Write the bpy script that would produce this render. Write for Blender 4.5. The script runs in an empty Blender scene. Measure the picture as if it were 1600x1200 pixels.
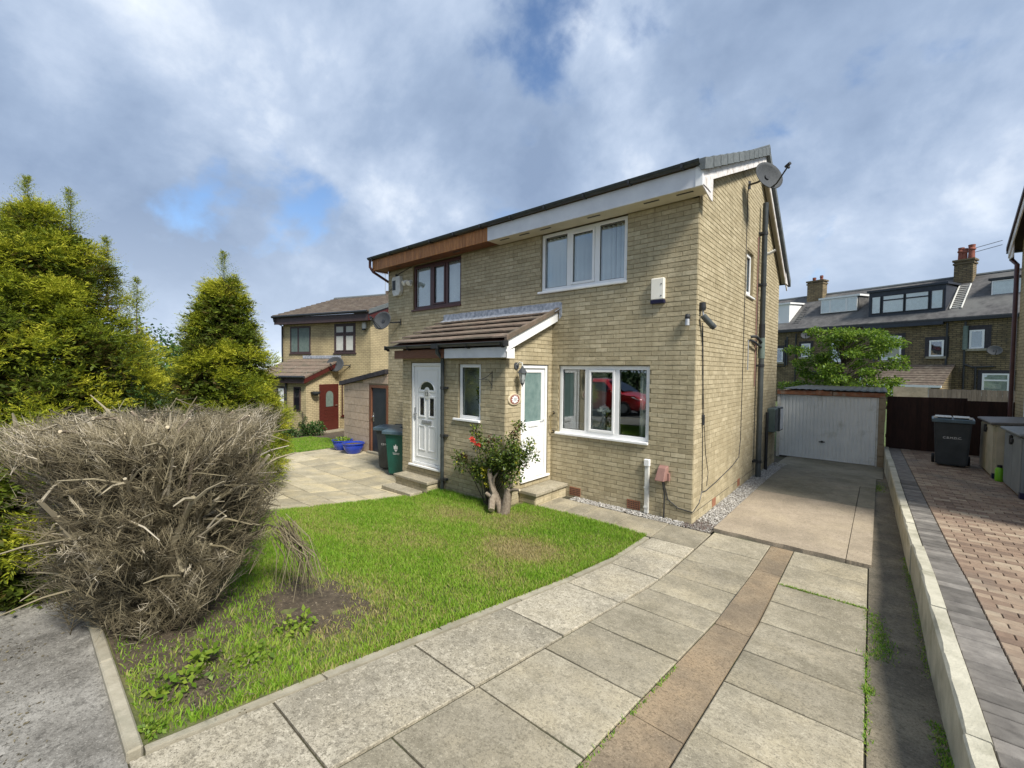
import bpy, bmesh, math, random
import numpy as np
from mathutils import Vector, Matrix, Euler

random.seed(7)
RNG = np.random.default_rng(11)
SC = bpy.context.scene
COL = SC.collection

# ------------------------------------------------------------------ camera
CAM = Vector((2.114, -6.653, 2.297))
YAW, PITCH, ROLL = (math.radians(a) for a in (-40.696, -1.856, 0.595))
FPX = 671.56
fwd = Vector((math.sin(YAW) * math.cos(PITCH), math.cos(YAW) * math.cos(PITCH), math.sin(PITCH)))
rgt0 = Vector((math.cos(YAW), -math.sin(YAW), 0))
up0 = rgt0.cross(fwd)
rgt = rgt0 * math.cos(ROLL) + up0 * math.sin(ROLL)
upv = up0 * math.cos(ROLL) - rgt0 * math.sin(ROLL)
cd = bpy.data.cameras.new('camera')
cam = bpy.data.objects.new('camera', cd)
COL.objects.link(cam)
cd.sensor_fit = 'HORIZONTAL'
cd.sensor_width = 36.0
cd.lens = FPX / 1600 * 36.0
cd.clip_start = 0.05
cd.clip_end = 3000
R3 = Matrix((rgt, upv, -fwd)).transposed()
cam.matrix_world = Matrix.Translation(CAM) @ R3.to_4x4()
SC.camera = cam

# ------------------------------------------------------------------ world: sky with broken cloud
SUN_EL = math.radians(48)
SUN_AZ = Vector((0.965, -0.26)).normalized()
SUN = Vector((SUN_AZ.x * math.cos(SUN_EL), SUN_AZ.y * math.cos(SUN_EL), math.sin(SUN_EL)))
W = bpy.data.worlds.new('World')
SC.world = W
W.use_nodes = True
nt = W.node_tree
nt.nodes.clear()


def N(tree, typ, **kw):
    n = tree.nodes.new(typ)
    for k, v in kw.items():
        if k == 'ins':
            for kk, vv in v.items():
                n.inputs[kk].default_value = vv
        else:
            setattr(n, k, v)
    return n


def ramp(tree, stops, interp='LINEAR'):
    n = tree.nodes.new('ShaderNodeValToRGB')
    cr = n.color_ramp
    cr.interpolation = interp
    while len(cr.elements) < len(stops):
        cr.elements.new(0.5)
    for e, (p, c) in zip(cr.elements, stops):
        e.position = p
        e.color = (c, c, c, 1) if isinstance(c, (int, float)) else (*c, 1)
    return n


def build_world():
    L = nt.links.new
    tc = N(nt, 'ShaderNodeTexCoord')
    sep = N(nt, 'ShaderNodeSeparateXYZ')
    L(tc.outputs['Generated'], sep.inputs[0])
    zc = N(nt, 'ShaderNodeMath', operation='MAXIMUM', ins={1: 0.0})
    L(sep.outputs['Z'], zc.inputs[0])
    za = N(nt, 'ShaderNodeMath', operation='ADD', ins={1: 0.75})
    L(zc.outputs[0], za.inputs[0])
    dx = N(nt, 'ShaderNodeMath', operation='DIVIDE')
    dy = N(nt, 'ShaderNodeMath', operation='DIVIDE')
    L(sep.outputs['X'], dx.inputs[0]); L(za.outputs[0], dx.inputs[1])
    L(sep.outputs['Y'], dy.inputs[0]); L(za.outputs[0], dy.inputs[1])
    cb = N(nt, 'ShaderNodeCombineXYZ', ins={2: 0.0})
    L(dx.outputs[0], cb.inputs[0]); L(dy.outputs[0], cb.inputs[1])
    mp = N(nt, 'ShaderNodeMapping')
    mp.inputs['Location'].default_value = (CLOUD_OFF[0], CLOUD_OFF[1], 0)
    L(cb.outputs[0], mp.inputs[0])
    n1 = N(nt, 'ShaderNodeTexNoise', ins={'Scale': 3.1, 'Detail': 10.0, 'Roughness': 0.56, 'Distortion': 0.15})
    L(mp.outputs[0], n1.inputs['Vector'])
    n2 = N(nt, 'ShaderNodeTexNoise', ins={'Scale': 2.9, 'Detail': 10.0, 'Roughness': 0.57, 'Distortion': 0.12})
    mp2 = N(nt, 'ShaderNodeMapping')
    mp2.inputs['Location'].default_value = (3.7, 8.1, 2.2)
    L(mp.outputs[0], mp2.inputs[0]); L(mp2.outputs[0], n2.inputs['Vector'])
    cover = ramp(nt, [(0.335, 0.0), (0.45, 1.0)], 'EASE')
    L(n1.outputs['Fac'], cover.inputs[0])
    # cloud tone: thick grey-blue bellies to white tops
    ctone = ramp(nt, [(0.36, (0.235, 0.315, 0.46)), (0.48, (0.32, 0.41, 0.565)), (0.58, (0.46, 0.55, 0.70)), (0.70, (0.80, 0.86, 0.94))])
    L(n2.outputs['Fac'], ctone.inputs[0])
    # brighter thin cloud near the horizon
    hz = N(nt, 'ShaderNodeMapRange', ins={'From Min': 0.02, 'From Max': 0.30, 'To Min': 0.55, 'To Max': 0.0})
    L(sep.outputs['Z'], hz.inputs['Value'])
    hm = N(nt, 'ShaderNodeMix', data_type='RGBA')
    hm.inputs['B'].default_value = (0.66, 0.76, 0.90, 1)
    L(hz.outputs[0], hm.inputs['Factor']); L(ctone.outputs[0], hm.inputs['A'])
    sky = N(nt, 'ShaderNodeTexSky', sky_type='NISHITA')
    sky.sun_disc = False
    sky.sun_elevation = SUN_EL
    sky.sun_rotation = math.atan2(SUN.x, SUN.y)
    sky.air_density = 1.0
    sky.dust_density = 0.2
    sky.ozone_density = 4.0
    b1 = N(nt, 'ShaderNodeBackground', ins={'Strength': 0.09})
    b2 = N(nt, 'ShaderNodeBackground', ins={'Strength': CLOUD_STRENGTH})
    L(sky.outputs[0], b1.inputs[0]); L(hm.outputs['Result'], b2.inputs[0])
    mx = N(nt, 'ShaderNodeMixShader')
    L(cover.outputs[0], mx.inputs[0]); L(b1.outputs[0], mx.inputs[1]); L(b2.outputs[0], mx.inputs[2])
    out = N(nt, 'ShaderNodeOutputWorld')
    L(mx.outputs[0], out.inputs[0])


CLOUD_OFF = (0.0, 0.0)
CLOUD_STRENGTH = 0.61
build_world()

sl = bpy.data.lights.new('sun', 'SUN')
sl.energy = 3.1
sl.angle = math.radians(14)
sl.color = (1.0, 0.95, 0.86)
so = bpy.data.objects.new('sun', sl)
COL.objects.link(so)
so.rotation_euler = SUN.to_track_quat('Z', 'Y').to_euler()
so.location = (20, -10, 30)

vs = SC.view_settings
vs.view_transform = 'Standard'
vs.look = 'None'
vs.exposure = 1.0
vs.gamma = 1.0
vs.use_curve_mapping = False


# ------------------------------------------------------------------ materials
def mat(name, c1, c2=None, scale=6.0, rough=0.8, bump=0.0, bscale=40.0, var=0.0, c3=None, s3=1.0, t3=(0.55, 0.7),
        speck=None, sspeck=120.0, tspeck=(0.62, 0.68), metallic=0.0, spec=0.4, trans=0.0, coat=0.0, tone=None, detail=6.0, stretch=(1, 1, 1)):
    """c1..c2 fine noise, c3 large patches, speck small dots, var per-object brightness, tone = vertex attribute ramp"""
    m = bpy.data.materials.new(name)
    m.use_nodes = True
    t = m.node_tree
    L = t.links.new
    bs = t.nodes['Principled BSDF']
    geo = N(t, 'ShaderNodeNewGeometry')
    pos = geo.outputs['Position']
    if stretch != (1, 1, 1):
        mp = N(t, 'ShaderNodeMapping')
        mp.inputs['Scale'].default_value = stretch
        L(pos, mp.inputs[0])
        pos = mp.outputs[0]
    cur = None
    if tone:
        at = N(t, 'ShaderNodeAttribute', attribute_name='tone')
        rp = ramp(t, tone)
        L(at.outputs['Fac'], rp.inputs[0])
        cur = rp.outputs[0]
        if c2:
            nz = N(t, 'ShaderNodeTexNoise', ins={'Scale': scale, 'Detail': detail, 'Roughness': 0.6})
            L(pos, nz.inputs['Vector'])
            mr = N(t, 'ShaderNodeMapRange', ins={'From Min': 0.3, 'From Max': 0.7, 'To Min': c2[0], 'To Max': c2[1]})
            L(nz.outputs['Fac'], mr.inputs['Value'])
            mm = N(t, 'ShaderNodeMix', data_type='RGBA', blend_type='MULTIPLY')
            mm.inputs['Factor'].default_value = 1
            L(cur, mm.inputs['A']); L(mr.outputs[0], mm.inputs['B'])
            cur = mm.outputs['Result']
    elif c2:
        nz = N(t, 'ShaderNodeTexNoise', ins={'Scale': scale, 'Detail': detail, 'Roughness': 0.6})
        L(pos, nz.inputs['Vector'])
        rp = ramp(t, [(0.32, c1), (0.68, c2)])
        L(nz.outputs['Fac'], rp.inputs[0])
        cur = rp.outputs[0]
    else:
        rgb = N(t, 'ShaderNodeRGB')
        rgb.outputs[0].default_value = (*c1, 1)
        cur = rgb.outputs[0]
    if c3:
        nz = N(t, 'ShaderNodeTexNoise', ins={'Scale': s3, 'Detail': 8.0, 'Roughness': 0.62})
        L(pos, nz.inputs['Vector'])
        rp = ramp(t, [(t3[0], 0.0), (t3[1], 1.0)])
        L(nz.outputs['Fac'], rp.inputs[0])
        mm = N(t, 'ShaderNodeMix', data_type='RGBA')
        mm.inputs['B'].default_value = (*c3, 1)
        L(rp.outputs[0], mm.inputs['Factor']); L(cur, mm.inputs['A'])
        cur = mm.outputs['Result']
    if speck:
        nz = N(t, 'ShaderNodeTexNoise', ins={'Scale': sspeck, 'Detail': 2.0, 'Roughness': 0.5})
        L(pos, nz.inputs['Vector'])
        rp = ramp(t, [(tspeck[0], 0.0), (tspeck[1], 1.0)])
        L(nz.outputs['Fac'], rp.inputs[0])
        mm = N(t, 'ShaderNodeMix', data_type='RGBA')
        mm.inputs['B'].default_value = (*speck, 1)
        L(rp.outputs[0], mm.inputs['Factor']); L(cur, mm.inputs['A'])
        cur = mm.outputs['Result']
    if var:
        oi = N(t, 'ShaderNodeObjectInfo')
        mr = N(t, 'ShaderNodeMapRange', ins={'To Min': 1 - var, 'To Max': 1 + var})
        L(oi.outputs['Random'], mr.inputs['Value'])
        mm = N(t, 'ShaderNodeMix', data_type='RGBA', blend_type='MULTIPLY')
        mm.inputs['Factor'].default_value = 1
        L(cur, mm.inputs['A']); L(mr.outputs[0], mm.inputs['B'])
        cur = mm.outputs['Result']
    L(cur, bs.inputs['Base Color'])
    bs.inputs['Roughness'].default_value = rough
    bs.inputs['Metallic'].default_value = metallic
    bs.inputs['Specular IOR Level'].default_value = spec
    if coat:
        bs.inputs['Coat Weight'].default_value = coat
        bs.inputs['Coat Roughness'].default_value = 0.05
    if bump:
        nb = N(t, 'ShaderNodeTexNoise', ins={'Scale': bscale, 'Detail': 5.0, 'Roughness': 0.65})
        L(pos, nb.inputs['Vector'])
        bp = N(t, 'ShaderNodeBump', ins={'Strength': 1.0, 'Distance': bump})
        L(nb.outputs['Fac'], bp.inputs['Height'])
        L(bp.outputs[0], bs.inputs['Normal'])
    if trans:
        tr = N(t, 'ShaderNodeBsdfTranslucent')
        L(cur, tr.inputs[0])
        mx = N(t, 'ShaderNodeMixShader', ins={0: trans})
        o = t.nodes['Material Output']
        L(bs.outputs[0], mx.inputs[1]); L(tr.outputs[0], mx.inputs[2]); L(mx.outputs[0], o.inputs[0])
    return m


def brickmat(name, c1, c2, mortar, bw, bh, ms, a, rough=0.9, bump=0.006, stain=None):
    """masonry too far off to pick apart: courses along horizontal axis a, by world position"""
    m = bpy.data.materials.new(name)
    m.use_nodes = True
    t = m.node_tree
    L = t.links.new
    bs = t.nodes['Principled BSDF']
    geo = N(t, 'ShaderNodeNewGeometry')
    dt = N(t, 'ShaderNodeVectorMath', operation='DOT_PRODUCT')
    dt.inputs[1].default_value = (a[0], a[1], 0)
    L(geo.outputs['Position'], dt.inputs[0])
    sp = N(t, 'ShaderNodeSeparateXYZ')
    L(geo.outputs['Position'], sp.inputs[0])
    cb = N(t, 'ShaderNodeCombineXYZ', ins={2: 0})
    L(dt.outputs['Value'], cb.inputs[0]); L(sp.outputs['Z'], cb.inputs[1])
    br = N(t, 'ShaderNodeTexBrick', ins={'Color1': (*c1, 1), 'Color2': (*c2, 1), 'Mortar': (*mortar, 1), 'Scale': 1.0, 'Mortar Size': ms, 'Mortar Smooth': 0.3, 'Brick Width': bw, 'Row Height': bh})
    L(cb.outputs[0], br.inputs['Vector'])
    nz = N(t, 'ShaderNodeTexNoise', ins={'Scale': 1.3, 'Detail': 8.0, 'Roughness': 0.65})
    L(geo.outputs['Position'], nz.inputs['Vector'])
    mr = N(t, 'ShaderNodeMapRange', ins={'From Min': 0.3, 'From Max': 0.7, 'To Min': 0.68, 'To Max': 1.25})
    L(nz.outputs['Fac'], mr.inputs['Value'])
    mm = N(t, 'ShaderNodeMix', data_type='RGBA', blend_type='MULTIPLY')
    mm.inputs['Factor'].default_value = 1
    L(br.outputs['Color'], mm.inputs['A']); L(mr.outputs[0], mm.inputs['B'])
    cur = mm.outputs['Result']
    if stain:
        n3 = N(t, 'ShaderNodeTexNoise', ins={'Scale': 3.0, 'Detail': 6.0, 'Roughness': 0.7})
        L(cb.outputs[0], n3.inputs['Vector'])
        rp = ramp(t, [(0.5, 0.0), (0.66, 1.0)])
        L(n3.outputs['Fac'], rp.inputs[0])
        m3 = N(t, 'ShaderNodeMix', data_type='RGBA')
        m3.inputs['B'].default_value = (*stain, 1)
        L(rp.outputs[0], m3.inputs['Factor']); L(cur, m3.inputs['A'])
        cur = m3.outputs['Result']
    L(cur, bs.inputs['Base Color'])
    bs.inputs['Roughness'].default_value = rough
    bp = N(t, 'ShaderNodeBump', ins={'Strength': 0.8, 'Distance': bump})
    iv = N(t, 'ShaderNodeMath', operation='SUBTRACT', ins={0: 1.0})
    L(br.outputs['Fac'], iv.inputs[1])
    L(iv.outputs[0], bp.inputs['Height'])
    L(bp.outputs[0], bs.inputs['Normal'])
    return m


def glassmat(name, tint=(0.9, 0.95, 0.93), refl=1.0, frost=0.0):
    m = bpy.data.materials.new(name)
    m.use_nodes = True
    t = m.node_tree
    t.nodes.clear()
    L = t.links.new
    # Schlick reflection, the same from either side of the pane
    ge = N(t, 'ShaderNodeNewGeometry')
    dp = N(t, 'ShaderNodeVectorMath', operation='DOT_PRODUCT')
    L(ge.outputs['Incoming'], dp.inputs[0]); L(ge.outputs['Normal'], dp.inputs[1])
    ab = N(t, 'ShaderNodeMath', operation='ABSOLUTE')
    L(dp.outputs['Value'], ab.inputs[0])
    om = N(t, 'ShaderNodeMath', operation='SUBTRACT', ins={0: 1.0})
    L(ab.outputs[0], om.inputs[1])
    pw = N(t, 'ShaderNodeMath', operation='POWER', ins={1: 5.0})
    L(om.outputs[0], pw.inputs[0])
    ml = N(t, 'ShaderNodeMath', operation='MULTIPLY_ADD', ins={1: 1.0 - 0.06 * refl, 2: 0.06 * refl})
    ml.use_clamp = True
    L(pw.outputs[0], ml.inputs[0])
    gl = N(t, 'ShaderNodeBsdfGlossy', ins={'Roughness': 0.0 if not frost else 0.15, 'Color': (0.95, 0.97, 1, 1)})
    nz = N(t, 'ShaderNodeTexNoise', ins={'Scale': 2.2, 'Detail': 1.0})
    geo = N(t, 'ShaderNodeNewGeometry')
    L(geo.outputs['Position'], nz.inputs['Vector'])
    bp = N(t, 'ShaderNodeBump', ins={'Strength': 0.25, 'Distance': 0.006})
    L(nz.outputs['Fac'], bp.inputs['Height'])
    L(bp.outputs[0], gl.inputs['Normal'])
    if frost:
        tr = N(t, 'ShaderNodeBsdfTranslucent', ins={'Color': (*tint, 1)})
        tp = N(t, 'ShaderNodeBsdfTransparent', ins={'Color': (*tint, 1)})
        mm = N(t, 'ShaderNodeMixShader', ins={0: frost})
        L(tp.outputs[0], mm.inputs[1]); L(tr.outputs[0], mm.inputs[2])
        under = mm.outputs[0]
    else:
        tp = N(t, 'ShaderNodeBsdfTransparent', ins={'Color': (*tint, 1)})
        under = tp.outputs[0]
    mx = N(t, 'ShaderNodeMixShader')
    L(ml.outputs[0], mx.inputs[0]); L(under, mx.inputs[1]); L(gl.outputs[0], mx.inputs[2])
    o = N(t, 'ShaderNodeOutputMaterial')
    L(mx.outputs[0], o.inputs[0])
    return m


def flagmat(name, c1, c2, tan, dark, var, spk=0.45, lichen=0.4):
    """weathered concrete flag: fine grit, tan and dark stains, pits and lichen dots at several sizes"""
    m = bpy.data.materials.new(name)
    m.use_nodes = True
    t = m.node_tree
    L = t.links.new
    bs = t.nodes['Principled BSDF']
    geo = N(t, 'ShaderNodeNewGeometry')
    oi = N(t, 'ShaderNodeObjectInfo')
    sh = N(t, 'ShaderNodeVectorMath', operation='SCALE')
    sh.inputs['Scale'].default_value = 40.0
    cx = N(t, 'ShaderNodeCombineXYZ')
    L(oi.outputs['Random'], cx.inputs[0]); L(oi.outputs['Random'], cx.inputs[1])
    L(cx.outputs[0], sh.inputs[0])
    ad = N(t, 'ShaderNodeVectorMath', operation='ADD')
    L(geo.outputs['Position'], ad.inputs[0]); L(sh.outputs[0], ad.inputs[1])

    def noise(sc, det, ro, per=False):
        n = N(t, 'ShaderNodeTexNoise', ins={'Scale': sc, 'Detail': det, 'Roughness': ro})
        L(ad.outputs[0] if per else geo.outputs['Position'], n.inputs['Vector'])
        return n.outputs['Fac']

    def mixc(f, a, b, lo, hi, amt=1.0):
        r = ramp(t, [(lo, 0.0), (hi, amt)])
        L(f, r.inputs[0])
        x = N(t, 'ShaderNodeMix', data_type='RGBA')
        L(r.outputs[0], x.inputs['Factor'])
        if isinstance(a, tuple): x.inputs['A'].default_value = (*a, 1)
        else: L(a, x.inputs['A'])
        x.inputs['B'].default_value = (*b, 1)
        return x.outputs['Result']
    c = mixc(noise(5.0, 9.0, 0.68), c1, c2, 0.33, 0.66)
    c = mixc(noise(1.7, 6.0, 0.6, True), c, tan, 0.46, 0.66, 0.8)
    c = mixc(noise(1.1, 8.0, 0.66, True), c, dark, 0.45, 0.66, 0.8)
    c = mixc(noise(22.0, 6.0, 0.78), c, tuple(v * 0.5 for v in c1), 0.50, 0.62, lichen * .8)
    c = mixc(noise(26.0, 6.0, 0.78, True), c, tuple(min(1, v * 1.3) for v in c2), 0.54, 0.64, lichen * .7)
    c = mixc(noise(60.0, 4.0, 0.75), c, tuple(v * 0.45 for v in c1), 0.52, 0.64, spk)
    c = mixc(noise(140.0, 3.0, 0.7), c, tuple(v * 0.5 for v in c1), 0.55, 0.66, spk)
    c = mixc(noise(95.0, 3.0, 0.7, True), c, tuple(min(1, v * 1.45) for v in c2), 0.58, 0.68, 0.5)
    mr = N(t, 'ShaderNodeMapRange', ins={'To Min': 1 - var, 'To Max': 1 + var})
    L(oi.outputs['Random'], mr.inputs['Value'])
    mm = N(t, 'ShaderNodeMix', data_type='RGBA', blend_type='MULTIPLY')
    mm.inputs['Factor'].default_value = 1
    L(c, mm.inputs['A']); L(mr.outputs[0], mm.inputs['B'])
    L(mm.outputs['Result'], bs.inputs['Base Color'])
    bs.inputs['Roughness'].default_value = 0.93
    bs.inputs['Specular IOR Level'].default_value = 0.2
    bp = N(t, 'ShaderNodeBump', ins={'Strength': 1.0, 'Distance': 0.003})
    L(noise(110.0, 5.0, 0.7), bp.inputs['Height'])
    L(bp.outputs[0], bs.inputs['Normal'])
    return m


M = {}
M['brick'] = mat('buff_brick', (1, 1, 1), (0.82, 1.12), scale=14, rough=0.92, bump=0.006, bscale=55, spec=0.2,
                 tone=[(0.0, (0.365, 0.308, 0.195)), (0.35, (0.415, 0.352, 0.228)), (0.7, (0.455, 0.39, 0.256)), (1.0, (0.515, 0.445, 0.30))],
                 c3=(0.32, 0.268, 0.165), s3=0.8, t3=(0.52, 0.8))
bt = M['brick'].node_tree
_bs = bt.nodes['Principled BSDF']
_src = _bs.inputs['Base Color'].links[0].from_socket
_g = N(bt, 'ShaderNodeNewGeometry')
_mp = N(bt, 'ShaderNodeMapping')
_mp.inputs['Scale'].default_value = (1.6, 1.6, 0.35)
bt.links.new(_g.outputs['Position'], _mp.inputs[0])
_nz = N(bt, 'ShaderNodeTexNoise', ins={'Scale': 1.6, 'Detail': 8.0, 'Roughness': 0.66})
bt.links.new(_mp.outputs[0], _nz.inputs['Vector'])
_rp = ramp(bt, [(0.50, 0.0), (0.74, 0.55)])
bt.links.new(_nz.outputs['Fac'], _rp.inputs[0])
_mx = N(bt, 'ShaderNodeMix', data_type='RGBA')
_mx.inputs['B'].default_value = (0.235, 0.20, 0.125, 1)
bt.links.new(_rp.outputs[0], _mx.inputs['Factor'])
bt.links.new(_src, _mx.inputs['A'])
bt.links.new(_mx.outputs['Result'], _bs.inputs['Base Color'])
M['mortar'] = mat('mortar', (0.215, 0.175, 0.10), (0.31, 0.26, 0.16), scale=9, rough=0.95)
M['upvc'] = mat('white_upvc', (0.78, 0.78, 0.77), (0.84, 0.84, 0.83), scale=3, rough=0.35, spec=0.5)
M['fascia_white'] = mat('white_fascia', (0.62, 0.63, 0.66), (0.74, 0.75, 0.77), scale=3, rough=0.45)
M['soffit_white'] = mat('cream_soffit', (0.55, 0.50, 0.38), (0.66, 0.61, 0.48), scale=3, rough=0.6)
M['barge'] = mat('stained_bargeboard', (0.66, 0.62, 0.60), (0.78, 0.76, 0.74), scale=8, rough=0.6, c3=(0.36, 0.30, 0.24), s3=7, t3=(0.5, 0.7))
M['cedar'] = mat('cedar_board', (0.30, 0.115, 0.035), (0.46, 0.20, 0.06), scale=5, rough=0.55, stretch=(6, 6, 0.8), var=0.12)
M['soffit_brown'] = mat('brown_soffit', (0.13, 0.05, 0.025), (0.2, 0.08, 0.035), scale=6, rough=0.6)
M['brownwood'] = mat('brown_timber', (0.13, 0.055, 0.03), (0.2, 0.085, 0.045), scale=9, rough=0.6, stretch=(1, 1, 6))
M['brown_upvc'] = mat('rosewood_upvc', (0.055, 0.02, 0.018), (0.085, 0.03, 0.025), scale=7, rough=0.4)
M['dkbrown'] = mat('dark_brown_board', (0.045, 0.028, 0.028), (0.07, 0.042, 0.04), scale=7, rough=0.5)
M['redbrown'] = mat('mahogany', (0.055, 0.010, 0.008), (0.085, 0.016, 0.012), scale=8, rough=0.4, stretch=(1, 1, 4))
M['dark'] = mat('dark_plastic', (0.018, 0.02, 0.022), (0.03, 0.032, 0.035), scale=12, rough=0.45)
M['gutter'] = mat('grey_black_gutter', (0.028, 0.034, 0.036), (0.05, 0.058, 0.058), scale=10, rough=0.4)
M['pipegrey'] = mat('grey_soil_pipe', (0.06, 0.07, 0.07), (0.085, 0.095, 0.095), scale=6, rough=0.45)
M['pipegreen'] = mat('faded_green_pipe', (0.10, 0.14, 0.12), (0.15, 0.19, 0.17), scale=8, rough=0.6)
M['lead'] = mat('lead_flashing', (0.17, 0.19, 0.225), (0.46, 0.48, 0.52), scale=16, rough=0.55, bump=0.004, bscale=30)
M['rooftile'] = mat('brown_concrete_tile', (0.125, 0.092, 0.068), (0.20, 0.152, 0.115), scale=14, rough=0.9, bump=0.004, bscale=60, var=0.16,
                    c3=(0.09, 0.085, 0.06), s3=3, t3=(0.5, 0.7), speck=(0.5, 0.48, 0.42), sspeck=16, tspeck=(0.71, 0.74))
M['greytile'] = mat('grey_verge_tile', (0.09, 0.105, 0.11), (0.15, 0.165, 0.17), scale=14, rough=0.8, var=0.1)
M['slate'] = mat('grey_slate', (0.06, 0.058, 0.058), (0.13, 0.125, 0.12), scale=3.0, rough=0.75, bump=0.004, bscale=14, c3=(0.15, 0.15, 0.14), s3=0.5, t3=(0.5, 0.72))
M['glass'] = glassmat('window_glass', (0.92, 0.96, 0.95), 2.4)
M['glass_green'] = glassmat('greenish_glass', (0.35, 0.52, 0.48), 1.6)
M['glass_frost'] = mat('frosted_glass', (0.13, 0.20, 0.19), (0.20, 0.28, 0.265), scale=7, rough=0.12, spec=0.7)
M['glass_dark'] = mat('dark_glass', (0.012, 0.012, 0.016), rough=0.06, spec=0.8)
M['curtain'] = mat('pale_curtain', (0.62, 0.62, 0.56), (0.74, 0.74, 0.68), scale=5, rough=0.9, trans=0.25)
M['blind'] = mat('white_blind_slat', (0.72, 0.76, 0.78), (0.8, 0.83, 0.84), scale=5, rough=0.8, trans=0.2)
M['interior'] = mat('interior_plaster', (0.38, 0.35, 0.30), rough=0.9)
M['flag'] = flagmat('concrete_flag', (0.265, 0.235, 0.17), (0.40, 0.36, 0.275), (0.45, 0.39, 0.27), (0.175, 0.158, 0.115), 0.15, spk=0.65, lichen=0.55)
M['flag_pale'] = flagmat('pale_lichened_flag', (0.33, 0.295, 0.22), (0.50, 0.455, 0.36), (0.49, 0.43, 0.31), (0.19, 0.175, 0.14), 0.06, spk=0.95, lichen=0.9)
M['patio'] = flagmat('buff_sandstone_flag', (0.34, 0.30, 0.205), (0.48, 0.425, 0.305), (0.53, 0.44, 0.26), (0.25, 0.225, 0.165), 0.14, spk=0.3)
M['aggregate'] = flagmat('brown_exposed_aggregate', (0.20, 0.155, 0.105), (0.31, 0.245, 0.165), (0.34, 0.25, 0.155), (0.15, 0.125, 0.095), 0.12, spk=0.7)
M['pinkcon'] = flagmat('pinkish_concrete', (0.30, 0.25, 0.185), (0.40, 0.335, 0.255), (0.40, 0.335, 0.24), (0.255, 0.215, 0.16), 0.03, spk=0.5, lichen=.5)
M['shadecon'] = flagmat('worn_shaded_concrete', (0.20, 0.18, 0.135), (0.29, 0.265, 0.205), (0.25, 0.23, 0.165), (0.13, 0.125, 0.085), 0.05, spk=0.4)  # drive concrete beyond the sunlit bays, with its shade put into the colour
M['tarmac'] = flagmat('old_tarmac', (0.125, 0.108, 0.08), (0.205, 0.18, 0.135), (0.30, 0.255, 0.175), (0.095, 0.085, 0.066), 0.05, spk=0.6, lichen=0.6)
M['pavement'] = flagmat('worn_grey_footway', (0.15, 0.142, 0.125), (0.30, 0.288, 0.26), (0.38, 0.365, 0.33), (0.10, 0.092, 0.08), 0.02, spk=0.7, lichen=0.75)
M['patch'] = mat('dark_tarmac_patch', (0.075, 0.072, 0.07), (0.11, 0.105, 0.10), scale=20, rough=0.95, bump=0.005, bscale=140)
M['road'] = mat('road_asphalt', (0.045, 0.045, 0.047), (0.075, 0.074, 0.072), scale=20, rough=0.95, bump=0.005, bscale=120)
M['kerb'] = mat('pale_concrete_kerb', (0.25, 0.225, 0.165), (0.37, 0.34, 0.265), scale=7, rough=0.93, bump=0.004, bscale=80, var=0.08, c3=(0.20, 0.195, 0.145), s3=3.0, t3=(0.52, 0.72))
M['wallkerb'] = mat('retaining_edge_concrete', (0.38, 0.36, 0.28), (0.54, 0.51, 0.41), scale=6, rough=0.93, bump=0.006, bscale=60, var=0.06, c3=(0.22, 0.21, 0.15), s3=2.5, t3=(0.5, 0.75))
M['block'] = mat('terracotta_block', (1, 1, 1), (0.85, 1.12), scale=20, rough=0.93, bump=0.003, bscale=150, spec=0.2,
                 tone=[(0.0, (0.18, 0.13, 0.098)), (0.35, (0.25, 0.178, 0.13)), (0.7, (0.305, 0.235, 0.172)), (1.0, (0.37, 0.30, 0.22))], c3=(0.17, 0.145, 0.12), s3=1.6, t3=(0.5, 0.75))
M['blockdark'] = mat('charcoal_block', (0.115, 0.105, 0.095), (0.205, 0.19, 0.17), scale=10, rough=0.93, bump=0.003, bscale=150, var=0.35)
M['sand'] = mat('jointing_sand', (0.06, 0.05, 0.038), (0.11, 0.095, 0.07), scale=20, rough=1)
M['joint'] = mat('earth_in_joints', (0.035, 0.03, 0.02), (0.075, 0.065, 0.042), scale=30, rough=1, c3=(0.05, 0.065, 0.02), s3=2.0, t3=(0.5, 0.65))
M['soil'] = mat('dry_soil', (0.05, 0.038, 0.026), (0.11, 0.085, 0.056), scale=18, rough=1, bump=0.012, bscale=45, speck=(0.24, 0.2, 0.14), sspeck=50, tspeck=(0.64, 0.7))
M['turf'] = mat('turf_base', (0.07, 0.085, 0.028), (0.15, 0.16, 0.055), scale=12, rough=1, bump=0.01, bscale=60, c3=(0.2, 0.165, 0.085), s3=2.2, t3=(0.52, 0.7))
M['field'] = mat('distant_grass', (0.045, 0.07, 0.02), (0.085, 0.11, 0.035), scale=1.5, rough=1)
M['grass'] = mat('grass_blade', (1, 1, 1), rough=0.6, spec=0.25, trans=0.35,
                 tone=[(0.0, (0.42, 0.34, 0.17)), (0.22, (0.34, 0.33, 0.10)), (0.4, (0.255, 0.39, 0.04)), (0.75, (0.15, 0.31, 0.02)), (1.0, (0.09, 0.21, 0.016))])
M['gravel'] = mat('limestone_chip', (1, 1, 1), rough=0.9, tone=[(0.0, (0.12, 0.075, 0.06)), (0.3, (0.30, 0.28, 0.25)), (1.0, (0.62, 0.60, 0.56))])
M['twig'] = mat('dead_twig', (1, 1, 1), rough=0.9, tone=[(0.0, (0.065, 0.052, 0.03)), (0.45, (0.145, 0.122, 0.072)), (0.8, (0.26, 0.225, 0.15)), (1.0, (0.45, 0.40, 0.31))])
M['bark'] = mat('grey_bark', (0.17, 0.13, 0.095), (0.30, 0.25, 0.19), scale=25, rough=0.95, bump=0.01, bscale=50)
M['bark_dark'] = mat('dark_bark', (0.05, 0.04, 0.03), (0.10, 0.08, 0.06), scale=25, rough=0.95, bump=0.008, bscale=40)
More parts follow.
